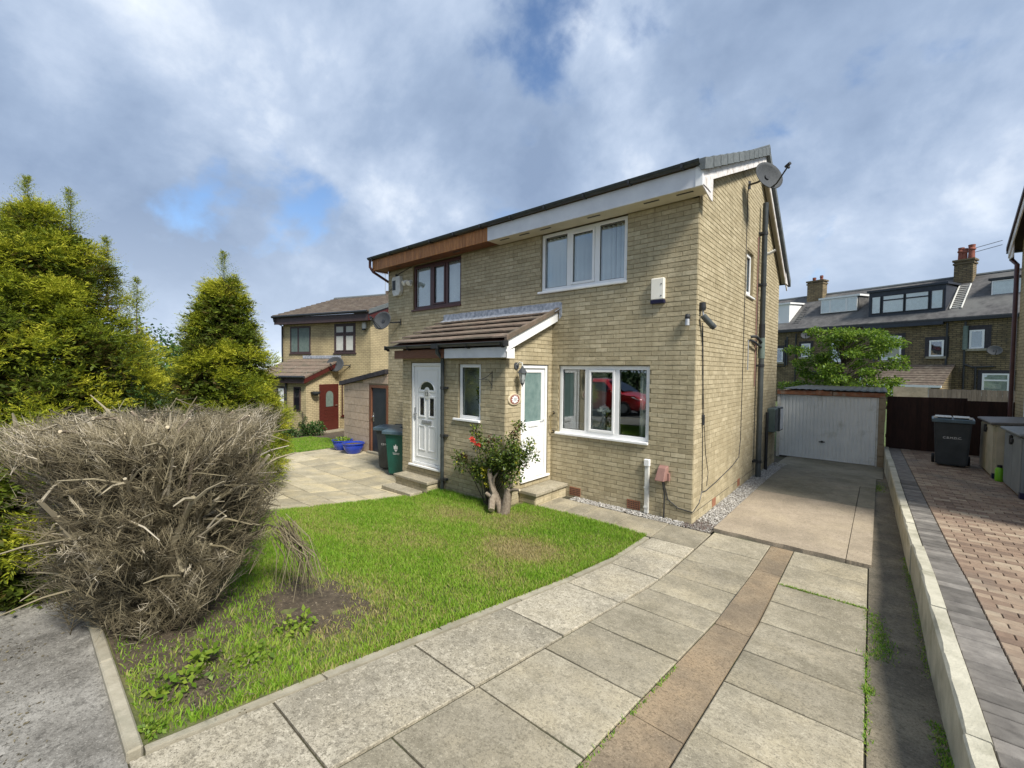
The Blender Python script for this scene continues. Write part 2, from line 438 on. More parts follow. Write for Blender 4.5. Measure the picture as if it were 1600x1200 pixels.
M['cutwood'] = mat('cut_wood', (0.5, 0.42, 0.29), (0.62, 0.53, 0.38), scale=30, rough=0.8)
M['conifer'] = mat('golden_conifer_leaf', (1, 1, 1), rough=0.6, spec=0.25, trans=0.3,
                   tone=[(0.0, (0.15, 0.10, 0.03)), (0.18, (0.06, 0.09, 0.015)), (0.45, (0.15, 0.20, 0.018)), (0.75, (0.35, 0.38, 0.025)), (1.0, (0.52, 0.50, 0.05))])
M['leaf'] = mat('green_leaf', (1, 1, 1), rough=0.45, spec=0.4, trans=0.3,
                tone=[(0.0, (0.11, 0.022, 0.015)), (0.12, (0.035, 0.06, 0.015)), (0.6, (0.075, 0.125, 0.02)), (0.9, (0.19, 0.24, 0.03)), (1.0, (0.42, 0.38, 0.03))])
M['maple'] = mat('bright_maple_leaf', (1, 1, 1), rough=0.5, spec=0.3, trans=0.4,
                 tone=[(0.0, (0.06, 0.11, 0.015)), (0.5, (0.13, 0.23, 0.022)), (1.0, (0.28, 0.36, 0.05))])
M['farleaf'] = mat('hedge_leaf', (1, 1, 1), rough=0.6, trans=0.25, tone=[(0.0, (0.02, 0.045, 0.012)), (0.6, (0.045, 0.105, 0.02)), (1.0, (0.09, 0.17, 0.03))])
M['flower'] = mat('coral_red_petal', (0.62, 0.05, 0.03), (0.75, 0.10, 0.07), scale=30, rough=0.6, trans=0.2)
M['flower_w'] = mat('white_petal', (0.8, 0.8, 0.76), rough=0.7, trans=0.2)
M['binteal'] = mat('teal_plastic', (0.005, 0.075, 0.055), (0.008, 0.10, 0.075), scale=5, rough=0.4)
M['bingrey'] = mat('charcoal_bin_plastic', (0.032, 0.038, 0.042), (0.05, 0.058, 0.062), scale=5, rough=0.42)
M['binlid'] = mat('blue_grey_lid', (0.06, 0.10, 0.13), (0.10, 0.15, 0.18), scale=5, rough=0.35)
M['white'] = mat('white_paint', (0.78, 0.78, 0.77), rough=0.5)
M['cream'] = mat('cream_plastic', (0.76, 0.72, 0.62), (0.82, 0.79, 0.7), scale=6, rough=0.45)
M['oldwhite'] = mat('weathered_white_plastic', (0.50, 0.49, 0.45), (0.7, 0.7, 0.66), scale=10, rough=0.6)
M['navy'] = mat('navy_plastic', (0.012, 0.012, 0.045), rough=0.4)
M['garage'] = mat('garage_white_steel', (0.74, 0.76, 0.75), (0.82, 0.83, 0.81), scale=3, rough=0.5, c3=(0.40, 0.41, 0.34), s3=2.2, t3=(0.58, 0.8))
M['rusty'] = mat('weathered_orange_timber', (0.22, 0.085, 0.045), (0.36, 0.17, 0.09), scale=9, rough=0.8, c3=(0.35, 0.27, 0.2), s3=5, t3=(0.5, 0.66))
M['panelcon'] = mat('garage_concrete_panel', (0.27, 0.21, 0.14), (0.36, 0.29, 0.20), scale=10, rough=0.95)
M['fence'] = mat('dark_brown_fence', (0.022, 0.010, 0.007), (0.042, 0.018, 0.012), scale=6, rough=0.8, stretch=(4, 4, 0.7), var=0.25)
M['fencegrey'] = mat('grey_weathered_fence', (0.13, 0.115, 0.095), (0.2, 0.18, 0.15), scale=6, rough=0.9, stretch=(4, 4, 0.7), var=0.2)
M['shedbeige'] = mat('beige_store_plastic', (0.40, 0.36, 0.26), (0.50, 0.455, 0.34), scale=4, rough=0.6, c3=(0.30, 0.31, 0.20), s3=3, t3=(0.5, 0.75))
M['shedgrey'] = mat('grey_store_plastic', (0.17, 0.19, 0.20), (0.23, 0.25, 0.26), scale=4, rough=0.5)
M['shedlid'] = mat('brown_grey_lid', (0.09, 0.085, 0.08), (0.15, 0.14, 0.13), scale=6, rough=0.5)
M['lime'] = mat('lime_green_plastic', (0.16, 0.42, 0.02), rough=0.4)
M['dish'] = mat('grey_dish_mesh', (0.05, 0.055, 0.06), (0.075, 0.08, 0.085), scale=30, rough=0.75, spec=0.2)
M['metal'] = mat('galvanised_metal', (0.35, 0.36, 0.37), (0.5, 0.51, 0.52), scale=20, rough=0.45, metallic=0.6)
M['silver'] = mat('polished_metal', (0.6, 0.6, 0.6), rough=0.25, metallic=0.9)
M['brassy'] = mat('brassy_metal', (0.45, 0.36, 0.2), rough=0.35, metallic=0.8)
M['rustbrown'] = mat('red_brown_plastic', (0.23, 0.125, 0.105), (0.30, 0.17, 0.14), scale=9, rough=0.7)
M['terra'] = mat('terracotta', (0.26, 0.11, 0.06), (0.35, 0.16, 0.09), scale=9, rough=0.85)
M['potred'] = mat('chimney_pot_clay', (0.19, 0.06, 0.045), (0.30, 0.11, 0.075), scale=7, rough=0.9)
M['bluepot'] = mat('glazed_cobalt', (0.008, 0.03, 0.30), (0.02, 0.06, 0.42), scale=4, rough=0.18, coat=0.5)
M['pinkblock'] = mat('pink_concrete_block', (0.42, 0.315, 0.225), (0.53, 0.42, 0.31), scale=12, rough=0.95, bump=0.004, bscale=90, var=0.08)
M['navydoor'] = mat('dark_slate_door', (0.02, 0.026, 0.034), (0.03, 0.036, 0.045), scale=4, rough=0.45)
M['slateblue'] = mat('dark_navy_cladding', (0.022, 0.027, 0.04), (0.035, 0.042, 0.058), scale=4, rough=0.5)
M['chrome'] = M['silver']
M['carred'] = mat('dark_red_car_paint', (0.55, 0.012, 0.018), rough=0.3, coat=1.0)
M['tyre'] = mat('tyre_rubber', (0.015, 0.015, 0.016), rough=0.8)
M['lens'] = mat('clear_lens', (0.36, 0.38, 0.38), rough=0.1, spec=0.8)
M['stonesurround'] = mat('dark_stone_surround', (0.03, 0.026, 0.03), (0.055, 0.05, 0.055), scale=9, rough=0.8)
M['nbrick'] = brickmat('neighbour_buff_brick', (0.40, 0.325, 0.18), (0.46, 0.375, 0.21), (0.27, 0.215, 0.12), 0.225, 0.075, 0.012, (-.958, -.286))
M['nbrickg'] = brickmat('neighbour_buff_brick_gable', (0.42, 0.34, 0.20), (0.47, 0.385, 0.225), (0.28, 0.225, 0.13), 0.225, 0.075, 0.012, (-.286, .958))
M['rbrick'] = brickmat('right_house_brick', (0.36, 0.29, 0.16), (0.42, 0.34, 0.19), (0.24, 0.19, 0.10), 0.225, 0.075, 0.01, (0, 1))
M['tstone'] = brickmat('blackened_sandstone', (0.17, 0.125, 0.065), (0.25, 0.19, 0.10), (0.07, 0.055, 0.035), 0.42, 0.13, 0.02, (-.945, .327), bump=0.02, stain=(0.085, 0.068, 0.045))
M['tstone2'] = brickmat('blackened_sandstone_side', (0.16, 0.12, 0.065), (0.23, 0.175, 0.095), (0.07, 0.055, 0.035), 0.38, 0.13, 0.02, (.327, .945), bump=0.02, stain=(0.08, 0.066, 0.045))
M['ntile'] = mat('neighbour_roof_tile', (0.085, 0.065, 0.05), (0.155, 0.12, 0.09), scale=5, rough=0.9, c3=(0.19, 0.16, 0.12), s3=2.5, t3=(0.5, 0.7))


# ------------------------------------------------------------------ mesh helpers
class MB:
    def __init__(s):
        s.v = []; s.f = []; s.mi = []; s.tone = None; s.cur = 0

    def add(s, vs, fs):
        b = len(s.v)
        s.v += [tuple(v) for v in vs]
        s.f += [tuple(i + b for i in f) for f in fs]
        s.mi += [s.cur] * len(fs)
        return s

    def box(s, x0, x1, y0, y1, z0, z1):
        return s.add([(x0, y0, z0), (x1, y0, z0), (x1, y1, z0), (x0, y1, z0), (x0, y0, z1), (x1, y0, z1), (x1, y1, z1), (x0, y1, z1)],
                     [(0, 3, 2, 1), (4, 5, 6, 7), (0, 1, 5, 4), (1, 2, 6, 5), (2, 3, 7, 6), (3, 0, 4, 7)])

    def hexa(s, p):
        return s.add(p, [(0, 3, 2, 1), (4, 5, 6, 7), (0, 1, 5, 4), (1, 2, 6, 5), (2, 3, 7, 6), (3, 0, 4, 7)])

    def prism(s, poly, axis, d0, d1):
        """poly of 2D points extruded along axis: 'x' poly=(y,z); 'y' poly=(x,z); 'z' poly=(x,y)"""
        n = len(poly)
        f = {'x': lambda p, d: (d, p[0], p[1]), 'y': lambda p, d: (p[0], d, p[1]), 'z': lambda p, d: (p[0], p[1], d)}[axis]
        vs = [f(p, d0) for p in poly] + [f(p, d1) for p in poly]
        fs = [tuple(range(n))[::-1], tuple(range(n, 2 * n))] + [(i, (i + 1) % n, n + (i + 1) % n, n + i) for i in range(n)]
        return s.add(vs, fs)

    def tube(s, pts, r, n=8, cap=True):
        pts = [Vector(p) for p in pts]
        rs = r if isinstance(r, (list, tuple)) else [r] * len(pts)
        b = len(s.v)
        prev = None
        vs = []
        for i, p in enumerate(pts):
            t = (pts[min(i + 1, len(pts) - 1)] - pts[max(i - 1, 0)]).normalized()
            if prev is None:
                ref = Vector((0, 0, 1)) if abs(t.z) < 0.9 else Vector((1, 0, 0))
                a = t.cross(ref).normalized()
            else:
                a = (prev - t * prev.dot(t)).normalized()
            prev = a
            c = t.cross(a)
            vs += [p + (a * math.cos(2 * math.pi * k / n) + c * math.sin(2 * math.pi * k / n)) * rs[i] for k in range(n)]
        fs = []
        for i in range(len(pts) - 1):
            for k in range(n):
                k2 = (k + 1) % n
                fs.append((i * n + k, i * n + k2, (i + 1) * n + k2, (i + 1) * n + k))
        if cap:
            fs.append(tuple(range(n))[::-1]); fs.append(tuple((len(pts) - 1) * n + k for k in range(n)))
        return s.add(vs, fs)

    def lathe(s, prof, c=(0, 0, 0), n=24, close=True):
        vs = []
        for r, z in prof:
            vs += [(c[0] + r * math.cos(2 * math.pi * k / n), c[1] + r * math.sin(2 * math.pi * k / n), c[2] + z) for k in range(n)]
        fs = []
        for i in range(len(prof) - 1):
            for k in range(n):
                k2 = (k + 1) % n
                fs.append((i * n + k, i * n + k2, (i + 1) * n + k2, (i + 1) * n + k))
        if close:
            fs.append(tuple(range(n))[::-1]); fs.append(tuple((len(prof) - 1) * n + k for k in range(n)))
        return s.add(vs, fs)

    def xf(s, mtx, start=0):
        for i in range(start, len(s.v)):
            s.v[i] = tuple(mtx @ Vector(s.v[i]))
        return s

    def on(s, pl, start=0):
        """(u, d, z) to world on a wall plane"""
        (ox, oy), (ax, ay), (nx, ny) = pl
        for i in range(start, len(s.v)):
            u, d, z = s.v[i]
            s.v[i] = (ox + ax * u + nx * d, oy + ay * u + ny * d, z)
        return s

    def build(s, name, mats, parent=None, bevel=0.0, smooth=False, seg=1):
        me = bpy.data.meshes.new(name)
        o0 = origin_of(parent)
        me.from_pydata([(v[0] - o0[0], v[1] - o0[1], v[2] - o0[2]) for v in s.v], [], s.f)
        ml = mats if isinstance(mats, (list, tuple)) else [mats]
        for m in ml:
            me.materials.append(M[m] if isinstance(m, str) else m)
        if len(ml) > 1:
            me.polygons.foreach_set('material_index', s.mi)
        if s.tone is not None:
            at = me.attributes.new('tone', 'FLOAT', 'POINT')
            at.data.foreach_set('value', s.tone)
        bm = bmesh.new()
        bm.from_mesh(me)
        bmesh.ops.recalc_face_normals(bm, faces=bm.faces)
        if bevel:
            es = [e for e in bm.edges if len(e.link_faces) == 2 and e.calc_face_angle(0) > 0.5]
            bmesh.ops.bevel(bm, geom=es, offset=bevel, segments=seg, affect='EDGES', clamp_overlap=True)
        bm.to_mesh(me)
        bm.free()
        if smooth:
            me.shade_smooth()
            try:
                me.set_sharp_from_angle(angle=math.radians(40))
            except Exception:
                pass
        return link(name, me, parent)


ORG = {}


def origin_of(o):
    while o is not None:
        if o.name in ORG:
            return ORG[o.name]
        o = o.parent
    return (0, 0, 0)


def link(name, me, parent=None):
    o = bpy.data.objects.new(name, me)
    COL.objects.link(o)
    if parent is not None:
        o.parent = parent
    return o


def tag(o, label=None, cat=None, group=None, kind=None):
    if label: o['label'] = label
    if cat: o['category'] = cat
    if group: o['group'] = group
    if kind: o['kind'] = kind
    return o


def thing(name, loc, label, cat, group=None):
    o = link(name, None)
    o.location = loc
    o.empty_display_size = 0.2
    ORG[o.name] = tuple(loc)
    return tag(o, label, cat, group)


def npmesh(name, V, F, m, parent=None, tone=None, smooth=False):
    """V (n,3), F (m,3 or 4) arrays"""
    me = bpy.data.meshes.new(name)
    V = np.asarray(V, dtype=np.float32) - np.array(origin_of(parent), dtype=np.float32)
    F = np.asarray(F, dtype=np.int32)
    k = F.shape[1]
    me.vertices.add(len(V))
    me.vertices.foreach_set('co', V.ravel())
    me.loops.add(F.size)
    me.loops.foreach_set('vertex_index', F.ravel())
    me.polygons.add(len(F))
    me.polygons.foreach_set('loop_start', np.arange(0, F.size, k, dtype=np.int32))
    me.update(calc_edges=True)
    if tone is not None:
        at = me.attributes.new('tone', 'FLOAT', 'POINT')
        at.data.foreach_set('value', np.asarray(tone, dtype=np.float32))
    me.materials.append(M[m] if isinstance(m, str) else m)
    if smooth:
        me.shade_smooth()
    return link(name, me, parent)


def text_mesh(body, size, depth=0.002):
    cu = bpy.data.curves.new('lettering', 'FONT')
    cu.body = body
    cu.size = size
    cu.extrude = depth
    cu.align_x = 'CENTER'; cu.align_y = 'CENTER'
    ob = bpy.data.objects.new('lettering', cu)
    COL.objects.link(ob)
    dg = bpy.context.evaluated_depsgraph_get()
    me = bpy.data.meshes.new_from_object(ob.evaluated_get(dg))
    vs = [tuple(v.co) for v in me.vertices]
    fs = [tuple(p.vertices) for p in me.polygons]
    bpy.data.objects.remove(ob)
    bpy.data.curves.remove(cu)
    bpy.data.meshes.remove(me)
    return vs, fs


def pxarea(p, area, nrm):
    """rough projected size, to choose which pieces show largest"""
    d = Vector(p) - CAM
    z = d.dot(fwd)
    if z < 0.3: return 0
    x = d.dot(rgt) / z * FPX + 800
    y = 600 - d.dot(upv) / z * FPX
    if x < -20 or x > 1620 or y < -20 or y > 1220: return 0
    return area * abs(d.normalized().dot(nrm)) * (FPX / z) ** 2


# wall planes: origin, along, outward normal
FRONT = ((0, 0), (1, 0), (0, -1))
GABLE = ((0, 0), (0, 1), (1, 0))
LEFTW = ((-8.03, 0), (0, 1), (-1, 0))
REARW = ((0, 6.5), (1, 0), (0, 1))
PY = -1.31
PX = -2.625
PFRONT = ((0, PY), (1, 0), (0, -1))
PSIDE = ((PX, 0), (0, 1), (1, 0))
PLEFT = ((-5.5, 0), (0, 1), (-1, 0))


def sstep(t):
    t = min(max(t, 0), 1)
    return t * t * (3 - 2 * t)


def g(x, y):
    """ground level: rises to the street, falls a little to the left and behind"""
    s = -2.1 - max(y, -6.3)
    up = 0.128 * (s if s > 0.4 else (0.0 if s < -0.4 else (s + 0.4) ** 2 / 1.6))
    left = -0.035 * min(max(-2.6 - x, 0), 3) * min(max((y + 6.3) / 2, 0), 1)
    back = -0.032 * min(max(0, y - 4), 4.6)
    far_left = -0.065 * min(max(-10.4 - x, 0), 6.5)
    return up + left + back + far_left


def nbz(y):
    """level of the raised block-paved drive on the right"""
    return 0.33 + 0.036 * max(0, -y)

# ================================================================== THE SETTING
def sheet(name, xs, ys, zf, m, parent=None):
    V = []; F = []
    for y in ys:
        for x in xs:
            V.append((x, y, zf(x, y)))
    nx = len(xs)
    for j in range(len(ys) - 1):
        for i in range(nx - 1):
            a = j * nx + i
            F.append((a, a + 1, a + nx + 1, a + nx))
    return npmesh(name, V, F, m, parent, smooth=True)


def lin(a, b, st):
    n = max(1, round((b - a) / st))
    return [a + (b - a) * i / n for i in range(n + 1)]


gx = [-900, -400, -200, -100, -60, -40, -30, -24] + lin(-20, 12, 0.5) + [16, 22, 30, 45, 70, 120, 300, 900]
gy = [-900, -400, -200, -100, -60, -40, -28, -20] + lin(-14, 12, 0.5) + [16, 22, 30, 45, 70, 120, 300, 900]
tag(sheet('ground', gx, gy, lambda x, y: (g(x, y) - 0.07) if y > -6.6 else 0.40, 'field'), kind='structure')
o = sheet('road', [-80, -40, -20] + lin(-14, 14, 1) + [20, 40, 80], [-14.2, -12, -10, -8.25], lambda x, y: 0.455, 'road')
tag(o, kind='structure')
o = sheet('pavement', [-60, -30] + lin(-14, 10, 0.5) + [30, 60], lin(-8.2, -6.35, 0.3), lambda x, y: 0.525 + 0.0, 'pavement')
tag(o, kind='structure')
# patches of newer tarmac let into the footway
mb = MB()
mb.box(-3.9, -2.75, -7.5, -6.62, 0.50, 0.529)
mb.box(-1.35, -0.62, -7.9, -6.74, 0.50, 0.529)
mb.build('tarmac_patch', 'patch', o)
mb = MB()
for i in range(40):
    x = -40 + i * 2
    mb.box(x + .006, x + 1.994, -8.25, -8.12, 0.30, 0.545)
tag(mb.build('kerb', 'kerb', None, bevel=0.015), kind='structure')
o = sheet('far_pavement', [-80, -40, 0, 40, 80], [-16.5, -14.2], lambda x, y: 0.56, 'pavement')
tag(o, kind='structure')

# boundary edging between footway and garden
ed = tag(sheet('garden_edging', [-9, -0.45], [-6.35, -6.24], lambda x, y: 0.5, 'joint'), kind='structure')
x = -0.39
while x > -9:
    L = 0.9
    mb = MB().box(x - L + .004, x - .004, -6.352, -6.292, 0.40, 0.572 + random.uniform(-.006, .006))
    mb.build('edging_stone', 'kerb', ed, bevel=0.008)
    x -= L

# lawn: turf sheet, grass comes later
LX0, LX1, LY0, LY1 = -4.5, -0.43, -6.29, -0.92


def lawn_z(x, y):
    return g(x, y) + 0.012 * math.sin(x * 2.3 + 1) * math.sin(y * 1.9) + 0.004


lawn = tag(sheet('lawn', lin(LX0, LX1, 0.15), lin(LY0, LY1, 0.15), lawn_z, 'turf'), kind='structure')


def slab(cs, z=None, th=0.05, dz=0.0, e=0.006, m='flag', parent=None, name='paving_slab', zf=g):
    """one flag: four plan corners (counter-clockwise); top follows the ground with a slight own tilt"""
    tilt = [random.uniform(-.003, .003) + dz for _ in range(4)]
    zt = [(zf(x, y) if z is None else z) + t for (x, y), t in zip(cs, tilt)]
    cx = sum(c[0] for c in cs) / 4; cy = sum(c[1] for c in cs) / 4
    ins = []
    for (x, y) in cs:
        l = math.hypot(x - cx, y - cy)
        ins.append((x + (cx - x) / l * e * 1.4, y + (cy - y) / l * e * 1.4))
    vs = [(x, y, h - th) for (x, y), h in zip(cs, zt)] + [(x, y, h - e * .7) for (x, y), h in zip(cs, zt)] + [(x, y, h) for (x, y), h in zip(ins, zt)]
    fs = [(0, 3, 2, 1)] + [(i, (i + 1) % 4, 4 + (i + 1) % 4, 4 + i) for i in range(4)] + [(4 + i, 4 + (i + 1) % 4, 8 + (i + 1) % 4, 8 + i) for i in range(4)] + [(8, 9, 10, 11)]
    return MB().add(vs, fs).build(name, m, parent)


def row(x0f, x1f, ys, m, parent, gap=0.007, zf=g, dz=0.0):
    for a, b in zip(ys, ys[1:]):
        ya, yb = max(a, b) - gap, min(a, b) + gap
        sk = random.uniform(-.006, .006)
        slab([(x0f(yb) + gap, yb + sk), (x1f(yb) - gap, yb - sk), (x1f(ya) - gap, ya - sk), (x0f(ya) + gap, ya + sk)], m=m, parent=parent, zf=zf, dz=dz)


def r1l(y): return -0.25 - 0.025 * (-y - 0.88)
def r1r(y): return 0.335 - 0.016 * (-y - 0.88)
def r2r(y): return 1.06 - 0.006 * (-y)
def r3l(y): return 1.315 + 0.014 * max(0, -y - 1.5)
def r3r(y): return 2.065 + 0.013 * (-y - .6)


drv = tag(sheet('driveway', lin(-0.45, 2.55, 0.3), lin(-6.36, 9.0, 0.4), lambda x, y: g(x, y) - 0.02, 'joint'), kind='structure')
row(r1l, r1r, [-0.90, -1.30, -2.03, -2.93, -3.88, -4.83, -5.75, -6.35], 'flag_pale', drv)
row(r1r, r2r, [-0.10, -0.70, -1.28, -1.80, -2.35, -2.88, -3.50, -4.12, -4.80, -5.42, -6.02, -6.35], 'flag', drv, dz=-0.006)
row(r3l, r3r, [-0.10, -0.60, -1.24, -1.70, -2.22, -2.90, -3.48, -4.12, -4.72, -5.32, -5.92, -6.35], 'flag', drv, dz=-0.004)
row(r2r, r3l, [-0.10, -1.0, -2.6, -4.3, -5.3, -6.35], 'aggregate', drv, gap=0.004, dz=-0.008)
# narrow edging between lawn and flags
yy = [-0.95, -1.85, -2.75, -3.65, -4.55, -5.45, -6.289]
row(lambda y: r1l(y) - 0.075, lambda y: r1l(y) - 0.004, yy, 'kerb', drv, gap=0.004, dz=0.002)
# concrete apron beside the house, cast in bays with a raised front edge
def bay(x0, x1, y0, y1, m, dz, jag=0.0):
    n = 14
    P = [(x0 + (x1 - x0) * i / n, y0 + (random.uniform(-jag, jag))) for i in range(n + 1)] + [(x1, y1), (x0, y1)]
    vs = []; k = len(P)
    for (x, y) in P: vs.append((x, y, g(x, y) - 0.06))
    for (x, y) in P: vs.append((x, y, g(x, y) + dz))
    fs = [tuple(range(k, 2 * k))] + [(i, (i + 1) % k, k + (i + 1) % k, k + i) for i in range(k)]
    return MB().add(vs, fs).build('concrete_bay', m, drv)
bay(0.325, 1.842, -0.06, 2.70, 'pinkcon', 0.035, 0.012)
bay(1.85, 2.085, -0.062, 2.70, 'pinkcon', 0.032, 0.002)
bay(0.325, 1.842, 2.715, 4.5, 'shadecon', 0.035)
bay(1.85, 2.085, 2.715, 4.5, 'shadecon', 0.03)
bay(0.325, 2.085, 4.512, 5.9, 'shadecon', 0.03)
bay(0.10, 2.2, 5.912, 8.6, 'shadecon', 0.012)


def wx(y):
    """line of the low retaining wall"""
    return 2.40 - 0.0265 * (y - 0.83) if y > -1 else 2.4485 - 0.012 * (y + 1)


def tar_z(x, y): return g(x, y) - 0.006 + 0.006 * math.sin(3.1 * y) * math.sin(5 * x)
ys = lin(-6.35, 8.6, 0.3)
V = []; F = []
for y in ys:
    for i in range(4):
        x = (r3r(min(y, 0)) + 0.006) + (wx(y) + 0.02 - r3r(min(y, 0))) * i / 3
        V.append((x, y, tar_z(x, y)))
for j in range(len(ys) - 1):
    for i in range(3):
        a = j * 4 + i
        F.append((a, a + 1, a + 5, a + 4))
npmesh('tarmac_strip', V, F, 'tarmac', drv, smooth=True)

# path along the front wall
pth = tag(sheet('path', lin(-2.62, 0.34, 0.3), [-0.95, -0.5, -0.02], lambda x, y: g(x, y) - 0.02, 'joint'), kind='structure')
pxs = [-2.60, -2.10, -1.76, -1.45, -0.86, -0.26, 0.338]
for a, b in zip(pxs, pxs[1:]):
    slab([(a + .006, -0.895), (b - .006, -0.895), (b - .006, -0.215), (a + .006, -0.215)], m='flag', parent=pth)

# patio / parking of number 12
pat = tag(sheet('patio', lin(-10.4, -4.4, 0.3), lin(-6.29, 0.6, 0.3), lambda x, y: g(x, y) - 0.02, 'joint'), kind='structure')
y = -0.02
rr = random.Random(5)
while y > -6.2:
    hgt = rr.choice([0.45, 0.6, 0.6, 0.75])
    x = -4.50
    first = True
    while x > -10.3:
        w = rr.choice([0.6, 0.75, 0.9, 0.9]) * (rr.uniform(.4, 1) if first else 1)
        first = False
        x2 = max(x - w, -10.38)
        y2 = max(y - hgt, -6.28)
        if not (x2 > -5.5 and y > -1.30) and not (x > -5.52 and y > -1.25 and x2 > -5.6):
            xx = x
            yy2 = y
            if y > -1.3 and x > -5.52 and x2 < -5.6: xx = -5.52
            if xx - x2 > 0.12:
                slab([(x2 + .006, y2 + .006), (xx - .006, y2 + .006), (xx - .006, yy2 - .006), (x2 + .006, yy2 - .006)], m='patio', parent=pat)
        x = x2
    y = y - hgt

# gravel margins: real chips
def gravel(name, label, boxes, n, seed, dark=None):
    r = np.random.default_rng(seed)
    ico = np.array([(0, 0, 1), (1, 0, 0), (0, 1, 0), (-1, 0, 0), (0, -1, 0), (0, 0, -1)], float)
    fc = np.array([(0, 1, 2), (0, 2, 3), (0, 3, 4), (0, 4, 1), (5, 2, 1), (5, 3, 2), (5, 4, 3), (5, 1, 4)])
    P = []
    tot = sum((b[1] - b[0]) * (b[3] - b[2]) for b in boxes)
    for b in boxes:
        k = int(n * (b[1] - b[0]) * (b[3] - b[2]) / tot)
        P.append(np.c_[r.uniform(b[0], b[1], k), r.uniform(b[2], b[3], k)])
    P = np.vstack(P)
    z = np.array([g(x, y) for x, y in P])
    s = r.uniform(0.006, 0.017, len(P))
    V = ico[None] * s[:, None, None] * r.uniform(.6, 1.2, (len(P), 6, 3))
    V[..., 2] *= 0.7
    V += np.c_[P, z + r.uniform(-.004, .012, len(P))][:, None, :]
    tone = r.uniform(0.2, 1, len(P))
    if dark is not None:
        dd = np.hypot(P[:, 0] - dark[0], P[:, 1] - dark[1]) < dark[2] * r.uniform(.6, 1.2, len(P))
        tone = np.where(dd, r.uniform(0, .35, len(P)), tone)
    F = (fc[None] + (np.arange(len(P)) * 6)[:, None, None]).reshape(-1, 3)
    return tag(npmesh(name, V.reshape(-1, 3), F, 'gravel', None, np.repeat(tone, 6)), label, 'gravel', kind='stuff')


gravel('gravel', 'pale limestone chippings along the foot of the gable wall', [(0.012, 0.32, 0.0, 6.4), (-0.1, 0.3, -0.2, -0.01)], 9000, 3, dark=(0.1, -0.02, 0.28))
gravel('gravel', 'thin line of pale chippings between front wall and path', [(-2.05, -0.1, -0.215, -0.008)], 1800, 4)
tag(sheet('gravel_bed', lin(0.0, 0.33, 0.11), lin(-0.22, 6.6, 0.3), lambda x, y: g(x, y) - 0.004, 'sand'), kind='structure')

# raised block-paved drive on the right
V = []; F = []
ys = lin(-6.35, 8.75, 0.4)
for y in ys:
    for i in range(4):
        V.append((wx(y) + 0.06 + (4.5 - wx(y) - 0.06) * i / 3, y, nbz(y) - 0.022))
for j in range(len(ys) - 1):
    for i in range(3):
        a = j * 4 + i
        F.append((a, a + 1, a + 5, a + 4))
nbd = tag(npmesh('block_paved_drive', V, F, 'sand', None), kind='structure')
cand = []
NB_X0 = lambda y: wx(y) + 0.105
yy = -6.3
rb = random.Random(9)
k = 0
while yy < 8.5:
    xs = NB_X0(yy) + 0.235
    x = xs - (0.1 if k % 2 else 0.0)
    while x < 4.40:
        a = max(x, xs) + .003; b = min(x + 0.2, 4.41) - .003
        if b - a > 0.03:
            cand.append((a, b, yy + .006, yy + .094, 'block'))
        x += 0.2
    yy += 0.1
    k += 1
yy = -6.3
while yy < 8.5:
    a = NB_X0(yy)
    cand.append((a + .004, a + .228, yy + .007, yy + .113, 'blockdark'))
    yy += 0.12
sc = sorted(((pxarea(((c[0] + c[1]) / 2, (c[2] + c[3]) / 2, nbz(c[2])), (c[1] - c[0]) * (c[3] - c[2]), Vector((0, 0, 1))), i) for i, c in enumerate(cand)), reverse=True)
top = set(i for s, i in sc[:300])
rest = MB(); rest.tone = []
restd = MB()
for i, (x0, x1, y0, y1, m) in enumerate(cand):
    z = nbz((y0 + y1) / 2) + rb.uniform(-.002, .002)
    e = .004
    vs = [(x0, y0, z - .03), (x1, y0, z - .03), (x1, y1, z - .03), (x0, y1, z - .03), (x0, y0, z - e), (x1, y0, z - e), (x1, y1, z - e), (x0, y1, z - e),
          (x0 + e, y0 + e, z), (x1 - e, y0 + e, z), (x1 - e, y1 - e, z), (x0 + e, y1 - e, z)]
    fs = [(j, (j + 1) % 4, 4 + (j + 1) % 4, 4 + j) for j in range(4)] + [(4 + j, 4 + (j + 1) % 4, 8 + (j + 1) % 4, 8 + j) for j in range(4)] + [(8, 9, 10, 11)]
    t = min(max(rb.gauss(0.5, 0.28), 0), 1)
    if i in top:
        b = MB().add(vs, fs); b.tone = [t] * 12
        b.build('paving_block', m, nbd)
    elif m == 'block':
        rest.add(vs, fs); rest.tone += [t] * 12
    else:
        restd.add(vs, fs)
tag(rest.build('paving_blocks', 'block', nbd), kind='stuff')
if restd.v: tag(restd.build('border_blocks', 'blockdark', nbd), kind='stuff')

